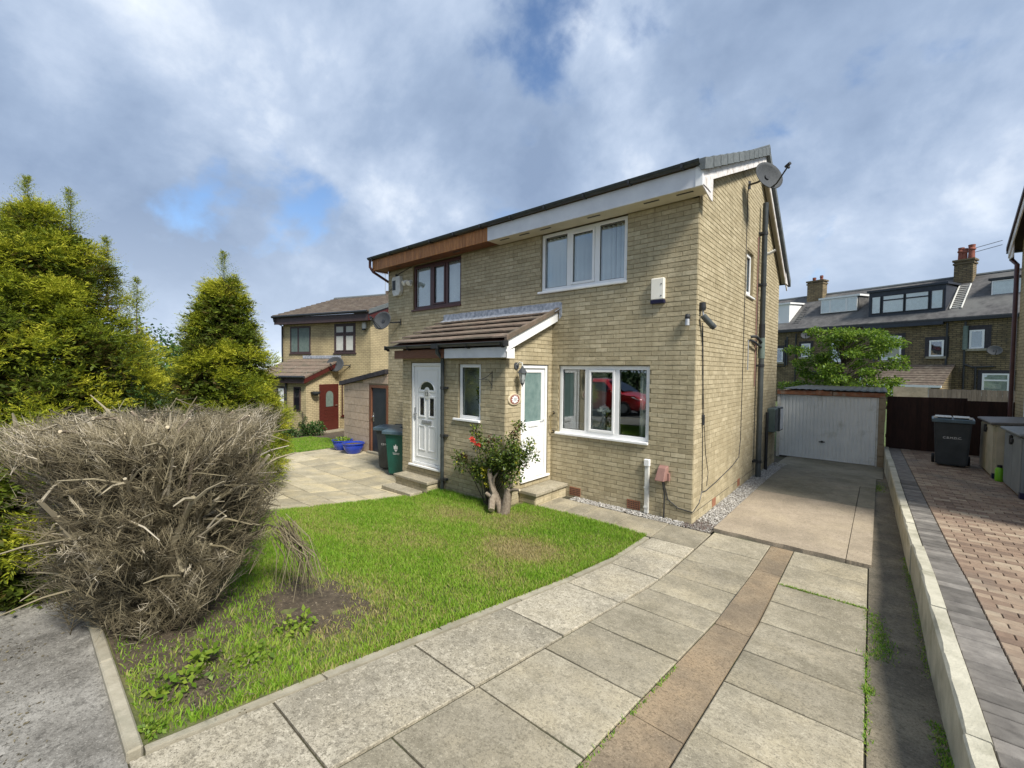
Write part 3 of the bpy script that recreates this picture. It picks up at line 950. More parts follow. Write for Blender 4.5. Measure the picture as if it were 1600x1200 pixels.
# low concrete retaining wall, in cast lengths
lw = thing('low_wall', (2.45, 0, 0), 'low pale concrete edging wall holding up the block-paved drive', 'wall')
y = -6.3
while y < 8.4:
    L = rb.uniform(0.85, 0.95)
    y1 = min(y + L, 8.5)
    zt0, zt1 = nbz(y) + .028 + rb.uniform(-.008, .008), nbz(y1) + .028 + rb.uniform(-.008, .008)
    off = rb.uniform(-.006, .006)
    a0, a1 = wx(y) + off, wx(y1) + off
    n = 5
    mb = MB()
    P = []
    for i in range(n + 1):
        t = i / n
        yq = y + .004 + (y1 - y - .008) * t
        xq = a0 + (a1 - a0) * t
        zq = zt0 + (zt1 - zt0) * t
        ch = rb.uniform(0, .012) if rb.random() < .6 else 0.0
        gz = g(xq, yq) - .08
        P.append([(xq, yq, gz), (xq + .002, yq, zq - .012 - ch), (xq + .012 + ch, yq, zq - rb.uniform(0, .003)), (xq + .098, yq, zq - rb.uniform(0, .003)), (xq + .103, yq, zq - .012), (xq + .104, yq, gz)])
    vs = [p for s_ in P for p in s_]
    fs = [(i * 6 + j, i * 6 + (j + 1) % 6, (i + 1) * 6 + (j + 1) % 6, (i + 1) * 6 + j) for i in range(n) for j in range(6)]
    fs += [tuple(range(6)), tuple(n * 6 + j for j in range(6))]
    mb.add(vs, fs)
    mb.build('edging_block', 'wallkerb', lw)
    y = y1

# ================================================================== BRICKWORK
COURSE = 0.075


def courses(L0, L1, zb, ztop, openings=(), urange=None):
    """bricks (u0,u1,z0,z1) of a stretcher-bond wall between u=L0..L1"""
    out = []
    k = 0
    z = zb
    while z + 0.03 < ztop:
        z1 = min(z + 0.0695, ztop)
        lo, hi = (L0, L1) if urange is None else urange(z1)
        zm = (z + z1) / 2
        cuts = sorted((o[0], o[1]) for o in openings if o[2] - 0.02 < zm < o[3] + 0.02)
        segs = []
        a = lo
        for c0, c1 in cuts:
            if c0 > a: segs.append((a, min(c0, hi)))
            a = max(a, c1)
        if a < hi: segs.append((a, hi))
        base = L1 - 0.1125 * (k % 2)
        for s0, s1 in segs:
            n0 = math.floor((s0 - base) / 0.225)
            u = base + n0 * 0.225
            while u < s1 - 0.02:
                a, b = max(u + .0015, s0), min(u + 0.2235, s1)
                if b - a > 0.03:
                    out.append((a, b, z, z1))
                u += 0.225
        z += COURSE
        k += 1
    return out


def brick_verts(pl, b, rnd):
    u0, u1, z0, z1 = b
    e = 0.003
    d = [0.0065 + rnd.uniform(-.002, .0035) for _ in range(4)]
    u0 += rnd.uniform(-.0015, .001); u1 += rnd.uniform(-.001, .0015); z1 += rnd.uniform(-.0015, .0015); z0 += rnd.uniform(-.001, .001)
    pts = [(u0, -.004, z0), (u1, -.004, z0), (u1, -.004, z1), (u0, -.004, z1),
           (u0 + e, d[0], z0 + e), (u1 - e, d[1], z0 + e), (u1 - e, d[2], z1 - e), (u0 + e, d[3], z1 - e)]
    (ox, oy), (ax, ay), (nx, ny) = pl
    vs = [(ox + ax * u + nx * dd, oy + ay * u + ny * dd, z) for u, dd, z in pts]
    fs = [(4, 5, 6, 7), (0, 1, 5, 4), (1, 2, 6, 5), (2, 3, 7, 6), (3, 0, 4, 7)]
    return vs, fs


def wall_core(mb, pl, L0, L1, z0, z1, openings, th=0.1):
    us = sorted({L0, L1, *[min(max(v, L0), L1) for o in openings for v in o[:2]]})
    zs = sorted({z0, z1, *[min(max(v, z0), z1) for o in openings for v in o[2:4]]})
    for a, b in zip(us, us[1:]):
        for c, d in zip(zs, zs[1:]):
            um, zm = (a + b) / 2, (c + d) / 2
            if any(o[0] < um < o[1] and o[2] < zm < o[3] for o in openings): continue
            st = len(mb.v)
            mb.box(a, b, -th, 0, c, d)
            mb.on(pl, st)


house = thing('semi_detached_house', (-4, 3.2, 0), 'two-storey buff brick pair of semi-detached houses with shared tiled porch', 'house')
OW = dict(up=(-2.90, -1.13, 3.79, 4.90), gw=(-2.455, -0.70, 1.15, 2.39), br=(-6.94, -5.15, 3.78, 4.90))
ROOF_F = lambda y: 5.235 + 0.425 * (y + 0.35)      # top of the front slope
RIDGE_Y = 3.77
RIDGE_Z = ROOF_F(RIDGE_Y)
ROOF_B = lambda y: RIDGE_Z - 0.72 * (y - RIDGE_Y)
ZB = -0.30
GW = (2.95, 3.55, 3.86, 4.76)
core = MB()
front_open = [OW['up'], OW['gw'], OW['br']]
wall_core(core, FRONT, -8.03, 0, ZB, 4.93, front_open)
wall_core(core, GABLE, 0.1, 6.5, ZB, 4.76, [GW])
wall_core(core, LEFTW, 0.1, 6.5, ZB, 4.76, [])
wall_core(core, REARW, -8.03, 0, ZB, 4.76, [])
tri = [(0.0, 4.76), (6.5, 4.76), (6.5, ROOF_B(6.5) - .13), (RIDGE_Y, RIDGE_Z - .14), (0.0, ROOF_F(0) - .13)]
core.prism(tri, 'x', -0.1, 0.0)
core.prism(tri, 'x', -8.03, -7.93)
POPEN_F = [(-5.22, -4.265, 0.36, 2.43), (-3.775, -3.205, 1.40, 2.40)]
POPEN_S = [(-0.90, -0.105, 0.36, 2.40)]
wall_core(core, PFRONT, -5.5, PX, ZB, 2.60, POPEN_F)
wall_core(core, PSIDE, PY + 0.1, 0, ZB, 2.45, POPEN_S)
wall_core(core, PLEFT, PY + 0.1, 0, ZB, 2.45, [])
PR = lambda y: 2.80 + 0.4275 * (y + 1.44)             # top of the porch roof
tri2 = [(PY, 2.45), (0, 2.45), (0, PR(0) - .1), (PY, PR(PY) - .1)]
core.prism(tri2, 'x', PX - 0.1, PX)
core.prism(tri2, 'x', -5.5, -5.4)
wall = core.build('wall', 'mortar', house)
allb = []
allb += [(FRONT, b) for b in courses(-8.026, 0.0, ZB, 4.90, front_open + [(-5.5, PX, ZB, 2.75)])]


def gable_range(z):
    lo = 0.0 if z < ROOF_F(0) - .15 else (z + .15 - ROOF_F(0)) / 0.425
    hi = 6.5 if z < ROOF_B(6.5) - .15 else RIDGE_Y + (RIDGE_Z - .15 - z) / 0.72
    return lo, hi


def gb(pl, L0, L1, zt, op, ur=None):
    return [(pl, b) for b in courses(L0, L1, ZB, zt, op, ur)]


allb += gb(GABLE, 0.0, 6.5, RIDGE_Z - .3, [GW], gable_range)
allb += gb(PFRONT, -5.5, PX, 2.56, POPEN_F)
allb += gb(PSIDE, PY, 0, PR(0) - .2, POPEN_S, lambda z: (PY if z < PR(PY) - .12 else (z + .12 - PR(PY)) / .4275 + PY, 0.0))
allb += gb(LEFTW, 0, 3.0, 4.7, [])
score = []
for i, (pl, b) in enumerate(allb):
    (ox, oy), (ax, ay), (nx, ny) = pl
    u = (b[0] + b[1]) / 2
    score.append((pxarea((ox + ax * u, oy + ay * u, (b[2] + b[3]) / 2), (b[1] - b[0]) * (b[3] - b[2]), Vector((nx, ny, 0))), i))
score.sort(reverse=True)
top = set(i for s, i in score[:300])
rest = MB(); rest.tone = []
rb = random.Random(21)
for i, (pl, b) in enumerate(allb):
    vs, fs = brick_verts(pl, b, rb)
    t = min(max(rb.gauss(0.52, 0.24), 0), 1)
    if i in top:
        k = MB().add(vs, fs); k.tone = [t] * 8
        k.build('brick', 'brick', wall)
    else:
        rest.add(vs, fs); rest.tone += [t] * 8
tag(rest.build('brickwork', 'brick', house), kind='stuff')

# floors inside, so that rooms read as rooms
mb = MB().box(-7.9, -0.11, 0.11, 6.4, 0.28, 0.32).box(-7.9, -0.11, 0.11, 6.4, 2.5, 2.6).box(-7.9, -0.11, 0.11, 6.4, 4.95, 4.99)
mb.box(-4.05, -3.97, 0.11, 6.4, 0.33, 2.49).box(-4.05, -3.97, 0.11, 6.4, 2.61, 4.94)
mb.box(-3.95, -0.11, 4.0, 4.06, 0.33, 2.49).box(-3.95, -0.11, 3.2, 3.26, 2.61, 4.94).box(-7.9, -4.07, 3.2, 3.26, 2.61, 4.94)
mb.build('interior', 'interior', house)


# ------------------------------------------------------------------ windows and doors
def window(parent, pl, u0, u1, z0, z1, cols, m='upvc', glass='glass', fw=0.055, rec=0.045, sill=None, sm=None, name='window', sash=0.045, toplight=None):
    """cols: list of (u0,u1,opening) light spans; frame is the part, panes, sashes and sill its sub-parts"""
    mb = MB()
    d1, d0 = -rec, -rec - 0.06
    mb.box(u0, u0 + fw, d0, d1, z0, z1).box(u1 - fw, u1, d0, d1, z0, z1)
    mb.box(u0 + fw, u1 - fw, d0, d1, z0, z0 + fw).box(u0 + fw, u1 - fw, d0, d1, z1 - fw, z1)
    for (a, b, op), (c, d, op2) in zip(cols, cols[1:]):
        mb.box(b, c, d0, d1 - 0.002, z0 + fw, z1 - fw)
    if toplight:
        for (a, b, op) in cols: mb.box(a, b, d0, d1 - .003, toplight - .03, toplight + .03)
    f = mb.on(pl).build(name, m, parent, bevel=0.004)
    for (a, b, op) in cols:
        zz = [(z0 + fw, z1 - fw)] if not toplight else [(z0 + fw, toplight - .03), (toplight + .03, z1 - fw)]
        for (za, zb_) in zz:
            a2, b2, c2, e2 = a, b, za, zb_
            if op:
                s = sash
                q = MB().box(a + .002, a + s, d0 + .02, d1 + .014, za + .002, zb_ - .002).box(b - s, b - .002, d0 + .02, d1 + .014, za + .002, zb_ - .002)
                q.box(a + s, b - s, d0 + .02, d1 + .014, za + .002, za + s).box(a + s, b - s, d0 + .02, d1 + .014, zb_ - s, zb_ - .002)
                q.on(pl).build('sash', m, f, bevel=0.004)
                a2, b2, c2, e2 = a + s, b - s, za + s, zb_ - s
            # black gasket and pane
            gk = MB().box(a2, a2 + .007, d1 - .02, d1 - .008, c2, e2).box(b2 - .007, b2, d1 - .02, d1 - .008, c2, e2).box(a2 + .007, b2 - .007, d1 - .02, d1 - .008, c2, c2 + .007).box(a2 + .007, b2 - .007, d1 - .02, d1 - .008, e2 - .007, e2)
            gk.on(pl).build('gasket', 'dark', f)
            MB().box(a2 + .001, b2 - .001, d1 - .030, d1 - .022, c2 + .001, e2 - .001).on(pl).build('pane', glass, f)
    if sill:
        MB().box(u0 - sill[0], u1 + sill[1], -rec - .05, 0.045, z0 - 0.045, z0 - 0.001).on(pl).build('sill', sm or m, f, bevel=0.008)
    return f


window(house, FRONT, -2.895, -1.135, 3.80, 4.875, [(-2.80, -2.335, 0), (-2.245, -1.755, 1), (-1.655, -1.185, 0)], fw=0.062, rec=0.03, sill=(0.06, 0.02))
window(house, FRONT, -2.45, -0.705, 1.155, 2.385, [(-2.375, -1.915, 0), (-1.835, -1.325, 1), (-1.245, -0.77, 0)], fw=0.065, rec=0.035, sill=(0.06, 0.005))
window(house, FRONT, -6.935, -5.155, 3.785, 4.875, [(-6.80, -6.30, 0), (-6.18, -5.735, 1), (-5.64, -5.19, 0)], m='brown_upvc', fw=0.07, rec=0.03, sill=(0.03, 0.01))
window(house, GABLE, 2.955, 3.545, 3.865, 4.755, [(3.01, 3.49, 1)], fw=0.05, rec=0.05, sill=(0.03, 0.03))
window(house, PFRONT, -3.77, -3.21, 1.405, 2.395, [(-3.70, -3.245, 0)], fw=0.06, rec=0.03, sill=(0.12, 0.01))


def panelled_door(pl, u0, u1, z0, z1, kind):
    """white porch door in a white frame"""
    mb = MB()
    fw = 0.06
    mb.box(u0, u0 + fw, -.09, -.015, z0, z1).box(u1 - fw, u1, -.09, -.015, z0, z1).box(u0 + fw, u1 - fw, -.09, -.015, z1 - fw, z1).box(u0 + fw, u1 - fw, -.09, -.02, z0, z0 + .05)
    mb.box(u0 - .03, u1 + .03, -.08, .05, z0 - .04, z0 - .001)
    fr = mb.on(pl).build('door', 'upvc', house, bevel=0.005)
    a, b, c, d = u0 + fw + .004, u1 - fw - .004, z0 + .054, z1 - fw - .004
    w = b - a
    lf = MB()
    if kind == 12:
        lf.box(a, b, -.075, -.04, c, d)
        ins = 0.10
        # outer raised moulding
        def ring(x0, x1, zz0, zz1, t, dd0, dd1):
            lf.box(x0, x0 + t, dd0, dd1, zz0, zz1).box(x1 - t, x1, dd0, dd1, zz0, zz1).box(x0 + t, x1 - t, dd0, dd1, zz0, zz0 + t).box(x0 + t, x1 - t, dd0, dd1, zz1 - t, zz1)
        ring(a + ins - .03, b - ins + .03, c + .10, d - .06, .022, -.04, -.031)
        cx = (a + b) / 2
        pw = 0.205
        for sx in (-1, 1):
            x0 = cx + sx * 0.155 - pw / 2
            ring(x0, x0 + pw, 1.33, 1.76, .03, -.04, -.026)
            ring(x0, x0 + pw, 0.66, 1.17, .022, -.04, -.028)
        # arched light moulding
        pts = [(cx + 0.245 * math.cos(t), 1.86 + 0.20 * math.sin(t)) for t in [math.pi * i / 12 for i in range(13)]]
        st = len(lf.v)
        lf.tube([(p[0], -.035, p[1]) for p in pts], 0.014, 6)
        lf.box(cx - .26, cx - .08, -.04, -.027, 1.84, 1.87).box(cx + .08, cx + .26, -.04, -.027, 1.84, 1.87)
        lf.on(pl).build('leaf', 'upvc', fr, bevel=0.003)
        ar = [(cx + 0.205 * math.cos(t), 1.885 + 0.155 * math.sin(t)) for t in [math.pi * i / 12 for i in range(13)]] + [(cx - .09, 1.885), (cx - .05, 1.93), (cx, 1.945), (cx + .05, 1.93), (cx + .09, 1.885)]
        MB().prism(ar, 'y', -.040, -.036).on(pl).build('fanlight', 'glass_dark', fr)
        for sx in (-1, 1):
            x0 = cx + sx * 0.155 - 0.055
            MB().box(x0, x0 + .11, -.04, -.034, 1.375, 1.715).on(pl).build('glazed_slot', 'glass_dark', fr)
        # number plaque with a scalloped outline
        pq = [(cx + (0.085 + .008 * math.cos(6 * t)) * math.cos(t), 1.80 + (0.095 + .008 * math.cos(6 * t)) * math.sin(t)) for t in [2 * math.pi * i / 36 for i in range(36)]]
        q = MB().prism(pq, 'y', -.04, -.022).on(pl).build('number_plate', 'oldwhite', fr)
        vs, fs = text_mesh('12', 0.115)
        MB().add([(cx + v[0], -.021 + v[2], 1.80 + v[1]) for v in vs], fs).on(pl).build('number', 'dark', fr)
        MB().box(cx - .15, cx + .15, -.04, -.022, 1.20, 1.275).box(cx - .125, cx + .125, -.022, -.018, 1.215, 1.26).on(pl).build('letter_plate', 'metal', fr, bevel=.004)
        MB().box(a + .015, a + .045, -.04, -.028, 1.26, 1.52).tube([(a + .03, -.03, 1.40), (a + .03, .005, 1.40), (a + .13, .005, 1.40)], 0.009, 6).on(pl).build('handle', 'metal', fr)
    else:
        g0, g1 = 1.39, 2.235
        lf.box(a, a + .085, -.075, -.04, c, d).box(b - .085, b, -.075, -.04, c, d)
        lf.box(a + .085, b - .085, -.075, -.04, c, g0 - .02).box(a + .085, b - .085, -.075, -.04, g1 + .02, d)
        for zz in (0.80, 0.88, 0.96, 1.10):
            lf.box(a + .13, b - .13, -.04, -.033, zz, zz + .018)
        for q in ((a + .085, a + .095), (b - .095, b - .085)):
            lf.box(q[0], q[1], -.04, -.034, .60, 1.24)
        lf.box(a + .095, b - .095, -.04, -.034, .60, .61).box(a + .095, b - .095, -.04, -.034, 1.23, 1.24)
        lf.on(pl).build('leaf', 'upvc', fr, bevel=0.003)
        MB().box(a + .086, b - .086, -.062, -.054, g0 - .02, g1 + .02).on(pl).build('pane', 'glass_frost', fr)
        MB().box(a + .19, b - .19, -.04, -.024, 1.275, 1.35).box(a + .205, b - .205, -.024, -.020, 1.29, 1.335).on(pl).build('letter_plate', 'white', fr, bevel=.004)
        MB().box(b - .045, b - .015, -.04, -.028, 1.28, 1.52).tube([(b - .03, -.03, 1.40), (b - .03, .01, 1.40), (b - .14, .01, 1.40)], 0.009, 6).on(pl).build('handle', 'white', fr)
    return fr


panelled_door(PFRONT, -5.215, -4.27, 0.365, 2.42, 12)
panelled_door(PSIDE, -0.895, -0.11, 0.365, 2.39, 10)

# steps at the doors
st12 = MB().box(-5.33, -4.30, -1.60, PY - .012, -0.3, 0.118)
st12.tone = [0.5] * 8
s12 = st12.build('door_step', 'brick', house)
for a, b in ((-5.36, -4.83), (-4.82, -4.27)):
    MB().box(a, b, -1.635, PY - .012, 0.12, 0.172).build('step_slab', 'flag', s12, bevel=0.006)
for a, b in ((-5.34, -4.89), (-4.88, -4.40)):
    MB().box(a, b, -1.92, -1.64, -0.12, -0.005).build('step_slab', 'flag', s12, bevel=0.006)
st10 = MB().box(PX + .012, -2.26, -0.93, -0.012, -0.1, 0.168)
st10.tone = [0.6] * 8
s10 = st10.build('door_step', 'brick', house)
for a, b in ((-0.965, -0.50), (-0.49, -0.012)):
    MB().box(PX + .012, -2.215, a, b, 0.17, 0.225).build('step_slab', 'flag', s10, bevel=0.006)
# little brick courses of the steps
kb = random.Random(3)
for z in (-0.02, 0.055, 0.13):
    for i in range(4):
        y0 = -0.93 + i * 0.2275
        vs, fs = brick_verts(((-2.26, 0), (0, 1), (1, 0)), (y0 + .004, y0 + .222, z - .03, z + .036), kb)
        q = MB().add(vs, fs); q.tone = [kb.uniform(.3, .9)] * 8
        q.build('brick', 'brick', s10)
    vs, fs = brick_verts(((0, -0.93), (1, 0), (0, -1)), (PX + .02, -2.264, z - .03, z + .036), kb)
    q = MB().add(vs, fs); q.tone = [kb.uniform(.3, .9)] * 8
    q.build('brick', 'brick', s10)
for z in (0.0, 0.075):
    for i in range(5):
        x0 = -5.33 + i * 0.206
        vs, fs = brick_verts(((0, -1.60), (1, 0), (0, -1)), (x0 + .004, x0 + .2, z - .03, z + .036), kb)
        q = MB().add(vs, fs); q.tone = [kb.uniform(.3, .9)] * 8
        q.build('brick', 'brick', s12)
    vs, fs = brick_verts(((-4.30, 0), (0, 1), (1, 0)), (-1.596, -1.33, z - .03, z + .036), kb)
    q = MB().add(vs, fs); q.tone = [kb.uniform(.3, .9)] * 8
    q.build('brick', 'brick', s12)

MB().box(-4.02, -2.74, -.88, -.86, .33, 2.5).box(-4.04, -4.02, -1.2, -.02, .33, 2.5).build('porch_reflector_panel', 'white', house)  # white boards added inside the porch to brighten its window
# ------------------------------------------------------------------ main roof
rf = MB()
def slope(mb, x0, x1, ya, yb, f, th=0.09):
    mb.hexa([(x0, ya, f(ya) - th), (x1, ya, f(ya) - th), (x1, yb, f(yb) - th), (x0, yb, f(yb) - th), (x0, ya, f(ya) - .03), (x1, ya, f(ya) - .03), (x1, yb, f(yb) - .03), (x0, yb, f(yb) - .03)])
slope(rf, -8.27, 0.15, -0.37, RIDGE_Y, ROOF_F)
slope(rf, -8.27, 0.15, RIDGE_Y, 6.85, ROOF_B)
roof = rf.build('roof', 'rooftile', house)
tl = MB()
n = 11
for f, ya, yb in ((ROOF_F, -0.40, RIDGE_Y), (ROOF_B, 6.88, RIDGE_Y)):
    for i in range(n):
        a = ya + (yb - ya) * i / n; b = ya + (yb - ya) * (i + 1.1) / n
        if (b - yb) * (yb - ya) > 0: b = yb
        tl.hexa([(-8.28, a, f(a) - .028), (0.14, a, f(a) - .028), (0.14, b, f(b) - .028), (-8.28, b, f(b) - .028), (-8.28, a, f(a) + .006), (0.14, a, f(a) + .006), (0.14, b, f(b) - .012), (-8.28, b, f(b) - .012)])
tag(tl.build('roof_tiles', 'rooftile', roof), kind='stuff')
for i in range(12):
    y0 = -0.42 + (RIDGE_Y + 0.42) * i / 12; y1 = -0.42 + (RIDGE_Y + .42) * (i + 1.08) / 12
    q = MB().hexa([(0.142, y0, ROOF_F(y0) - .13), (0.205, y0, ROOF_F(y0) - .13), (0.205, y1, ROOF_F(y1) - .142), (0.142, y1, ROOF_F(y1) - .142),
                   (0.06, y0, ROOF_F(y0) + .035), (0.205, y0, ROOF_F(y0) + .035), (0.205, y1, ROOF_F(y1) + .018), (0.06, y1, ROOF_F(y1) + .018)])
    q.build('verge_tile', 'greytile', roof, bevel=0.004)
for i in range(9):
    y0 = 6.92 + (RIDGE_Y - 6.92) * i / 9; y1 = 6.92 + (RIDGE_Y - 6.92) * (i + 1.08) / 9
    q = MB().hexa([(0.142, y0, ROOF_B(y0) - .13), (0.205, y0, ROOF_B(y0) - .13), (0.205, y1, ROOF_B(y1) - .142), (0.142, y1, ROOF_B(y1) - .142),
                   (0.06, y0, ROOF_B(y0) + .035), (0.205, y0, ROOF_B(y0) + .035), (0.205, y1, ROOF_B(y1) + .018), (0.06, y1, ROOF_B(y1) + .018)])
    q.build('verge_tile', 'greytile', roof, bevel=0.004)
MB().tube([(-8.28, RIDGE_Y, RIDGE_Z - .02), (0.2, RIDGE_Y, RIDGE_Z - .02)], 0.10, 10).build('ridge_tile', 'greytile', roof)

# bargeboards on the gable
bg = MB()
def board(f, ya, yb, top, depth, x0, x1):
    bg.hexa([(x0, ya, f(ya) - top - depth), (x1, ya, f(ya) - top - depth), (x1, yb, f(yb) - top - depth), (x0, yb, f(yb) - top - depth), (x0, ya, f(ya) - top), (x1, ya, f(ya) - top), (x1, yb, f(yb) - top), (x0, yb, f(yb) - top)])
board(ROOF_F, -0.36, RIDGE_Y, 0.10, 0.20, 0.115, 0.138)
board(ROOF_B, RIDGE_Y + .001, 6.84, 0.10, 0.20, 0.115, 0.138)
# boxed foot of the front bargeboard
bg.prism([(-0.36, 4.885), (-0.36, 5.0), (0.10, 5.18), (0.10, 4.80), (0.02, 4.80)], 'x', 0.139, 0.158)
bg.prism([(6.45, 4.62), (6.84, 4.62), (6.84, 4.72), (6.45, 4.98)], 'x', 0.139, 0.158)
bg.build('bargeboard', 'barge', house)
MB().hexa([(0.012, -.30, ROOF_F(-.3) - .14), (.114, -.30, ROOF_F(-.3) - .14), (.114, RIDGE_Y, RIDGE_Z - .14), (.012, RIDGE_Y, RIDGE_Z - .14), (0.012, -.30, ROOF_F(-.3) - .12), (.114, -.30, ROOF_F(-.3) - .12), (.114, RIDGE_Y, RIDGE_Z - .12), (.012, RIDGE_Y, RIDGE_Z - .12)]).hexa(
    [(0.012, RIDGE_Y, RIDGE_Z - .14), (.114, RIDGE_Y, RIDGE_Z - .14), (.114, 6.8, ROOF_B(6.8) - .14), (.012, 6.8, ROOF_B(6.8) - .14), (0.012, RIDGE_Y, RIDGE_Z - .12), (.114, RIDGE_Y, RIDGE_Z - .12), (.114, 6.8, ROOF_B(6.8) - .12), (.012, 6.8, ROOF_B(6.8) - .12)]).build('verge_soffit', 'soffit_white', house)

# fascia: cedar boards on the left half, white on the right
fz0, fz1 = 4.885, 5.155
x = -8.22
while x < -3.99:
    MB().box(x + .002, min(x + .098, -3.985), -0.372, -0.352, fz0, fz1).build('fascia_board', 'cedar', house, bevel=.002)
    x += 0.10
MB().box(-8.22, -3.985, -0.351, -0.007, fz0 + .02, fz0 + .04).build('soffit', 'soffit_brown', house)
MB().box(-8.22, -8.20, -0.35, 0.1, fz0, fz1).build('box_end', 'cedar', house)
MB().box(-3.98, 0.160, -0.376, -0.352, fz0, fz1).build('fascia_board', 'fascia_white', house, bevel=.003)
MB().box(0.06, 0.162, -0.388, -0.377, fz0 - .003, fz1).build('fascia_cover', 'upvc', house, bevel=.003)
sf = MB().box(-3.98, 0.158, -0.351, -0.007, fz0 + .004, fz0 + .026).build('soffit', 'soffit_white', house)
for x in (-3.75, -2.75, -1.75, -0.75, -0.25, -3.25):
    MB().box(x, x + .24, -0.26, -0.225, fz0 - .002, fz0 + .0035).build('vent_slot', 'dark', sf)
for x in (-7.4, -6.2, -5.2):
    MB().box(x, x + .22, -0.22, -0.185, fz0 + .014, fz0 + .0195).build('vent_slot', 'dark', house)


def gutter(pts, r, parent, name='gutter'):
    n = 8
    (xa, y, z), (xb, _, _) = pts
    vs = []; fs = []
    for x in (xa, xb):
        for k in range(n + 1):
            t = math.pi + math.pi * k / n
            vs.append((x, y + r * math.cos(t), z + r * math.sin(t)))
        for k in range(n + 1):
            t = 2 * math.pi - math.pi * k / n
            vs.append((x, y + (r - .004) * math.cos(t), z + (r - .004) * math.sin(t)))
    m = 2 * n + 2
    fs = [(i, (i + 1) % m, m + (i + 1) % m, m + i) for i in range(m)] + [tuple(range(m)), tuple(range(m, 2 * m))]
    q = MB().add(vs, fs)
    q.tube([(xa, y - r, z), (xb, y - r, z)], .006, 5)
    return q.build(name, 'gutter', parent)


gt = gutter([(-8.30, -0.43, 5.215), (0.135, -0.43, 5.215)], 0.056, house)
for x in (-8.1, -7.3, -6.5, -5.7, -4.9, -4.1, -3.3, -2.5, -1.7, -0.9, -0.1):
    MB().box(x - .015, x + .015, -0.492, -0.378, 5.15, 5.164).box(x - .015, x + .015, -0.494, -0.482, 5.15, 5.22).build('gutter_bracket', 'dark', gt)
MB().tube([(-8.24, -0.43, 5.17), (-8.24, -0.43, 4.98), (-8.2, -0.36, 4.86), (-8.06, 0.06, 4.62), (-8.06, 0.10, 4.5), (-8.06, 0.10, -.05)], 0.034, 8).build('downpipe', 'brown_upvc', house, smooth=True)
# gutter and pipe at the far eaves
MB().box(-8.1, 0.16, 6.86, 6.95, 4.66, 4.75).build('gutter', 'gutter', house)

# ------------------------------------------------------------------ porch roof
pr = MB()
pr.hexa([(-5.70, -1.43, PR(-1.43) - .10), (-2.50, -1.43, PR(-1.43) - .10), (-2.50, -.008, PR(0) - .10), (-5.70, -.008, PR(0) - .10),
         (-5.70, -1.43, PR(-1.43) - .03), (-2.50, -1.43, PR(-1.43) - .03), (-2.50, -.008, PR(0) - .03), (-5.70, -.008, PR(0) - .03)])
proof = pr.build('porch_roof', 'brownwood', house)
nC = 5
gauge = 1.45 / nC
tr = random.Random(4)
for c in range(nC):
    ya = -1.475 + gauge * c
    yb = min(ya + gauge + 0.07, -0.012)
    nx = 10
    x0 = -5.72; w = (-2.47 - x0) / nx
    for i in range(nx):
        a = x0 + i * w + .0015; b = a + w - .003
        dz = tr.uniform(-.003, .003)
        f0, f1 = PR(ya) + .066 + dz, PR(yb) + .006 + dz
        MB().hexa([(a, ya, f0 - .026), (b, ya, f0 - .026), (b, yb, f1 - .022), (a, yb, f1 - .022), (a, ya, f0), (b, ya, f0), (b, yb, f1), (a, yb, f1)]).build('roof_tile', 'rooftile', proof)
# bedding strip tiles up the right verge
MB().hexa([(-2.52, -1.47, PR(-1.47) - .02), (-2.455, -1.47, PR(-1.47) - .02), (-2.455, -.01, PR(-.01) - .02), (-2.52, -.01, PR(-.01) - .02), (-2.52, -1.47, PR(-1.47) + .075), (-2.455, -1.47, PR(-1.47) + .075), (-2.455, -.01, PR(-.01) + .06), (-2.52, -.01, PR(-.01) + .06)]).build('verge_strip', 'rooftile', proof, bevel=.006)
MB().hexa([(-2.515, -1.445, PR(-1.445) - .20), (-2.49, -1.445, PR(-1.445) - .20), (-2.49, -.012, PR(0) - .20), (-2.515, -.012, PR(0) - .20), (-2.515, -1.445, PR(-1.445) - .022), (-2.49, -1.445, PR(-1.445) - .022), (-2.49, -.012, PR(0) - .022), (-2.515, -.012, PR(0) - .022)]).prism([(-1.445, 2.49), (-1.26, 2.49), (-1.26, 2.66), (-1.445, 2.60)], 'x', -2.489, -2.472).build('porch_bargeboard', 'upvc', proof)
MB().box(-4.03, -2.516, -1.442, -1.420, 2.50, 2.675).build('porch_fascia', 'fascia_white', proof, bevel=.003)
MB().box(-5.62, -4.05, -1.440, -1.418, 2.505, 2.675).build('porch_fascia', 'brownwood', proof, bevel=.003)
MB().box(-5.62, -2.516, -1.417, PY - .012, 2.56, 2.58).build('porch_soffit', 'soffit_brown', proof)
pg = gutter([(-5.80, -1.50, 2.755), (-2.46, -1.50, 2.735)], 0.054, proof)
for x in (-5.78, -5.05, -4.15, -3.35, -2.55):
    MB().tube([(x, -1.555, 2.75), (x, -1.54, 2.70), (x, -1.50, 2.672), (x, -1.443, 2.672)], .011, 6).build('gutter_bracket', 'dark', pg)
for bx_ in ((-5.815, -5.795), (-2.47, -2.45), (-4.27, -4.09)):
    MB().box(bx_[0], bx_[1], -1.562, -1.44, 2.68, 2.77).build('gutter_union', 'dark', pg)
fl = MB()
lr = random.Random(8)
xs = [-5.73 + (3.30) * i / 30 for i in range(31)]
vs = []
for x in xs:
    w = lr.uniform(-.008, .008)
    vs += [(x, -.018 - abs(w) * .5, PR(0) + .155 + w * .5), (x, -.022 - abs(w), PR(0) + .03), (x, -.17, PR(-.17) + .032 + w)]
fl.add(vs, [(i * 3 + j, i * 3 + j + 1, i * 3 + j + 4, i * 3 + j + 3) for i in range(30) for j in range(2)])
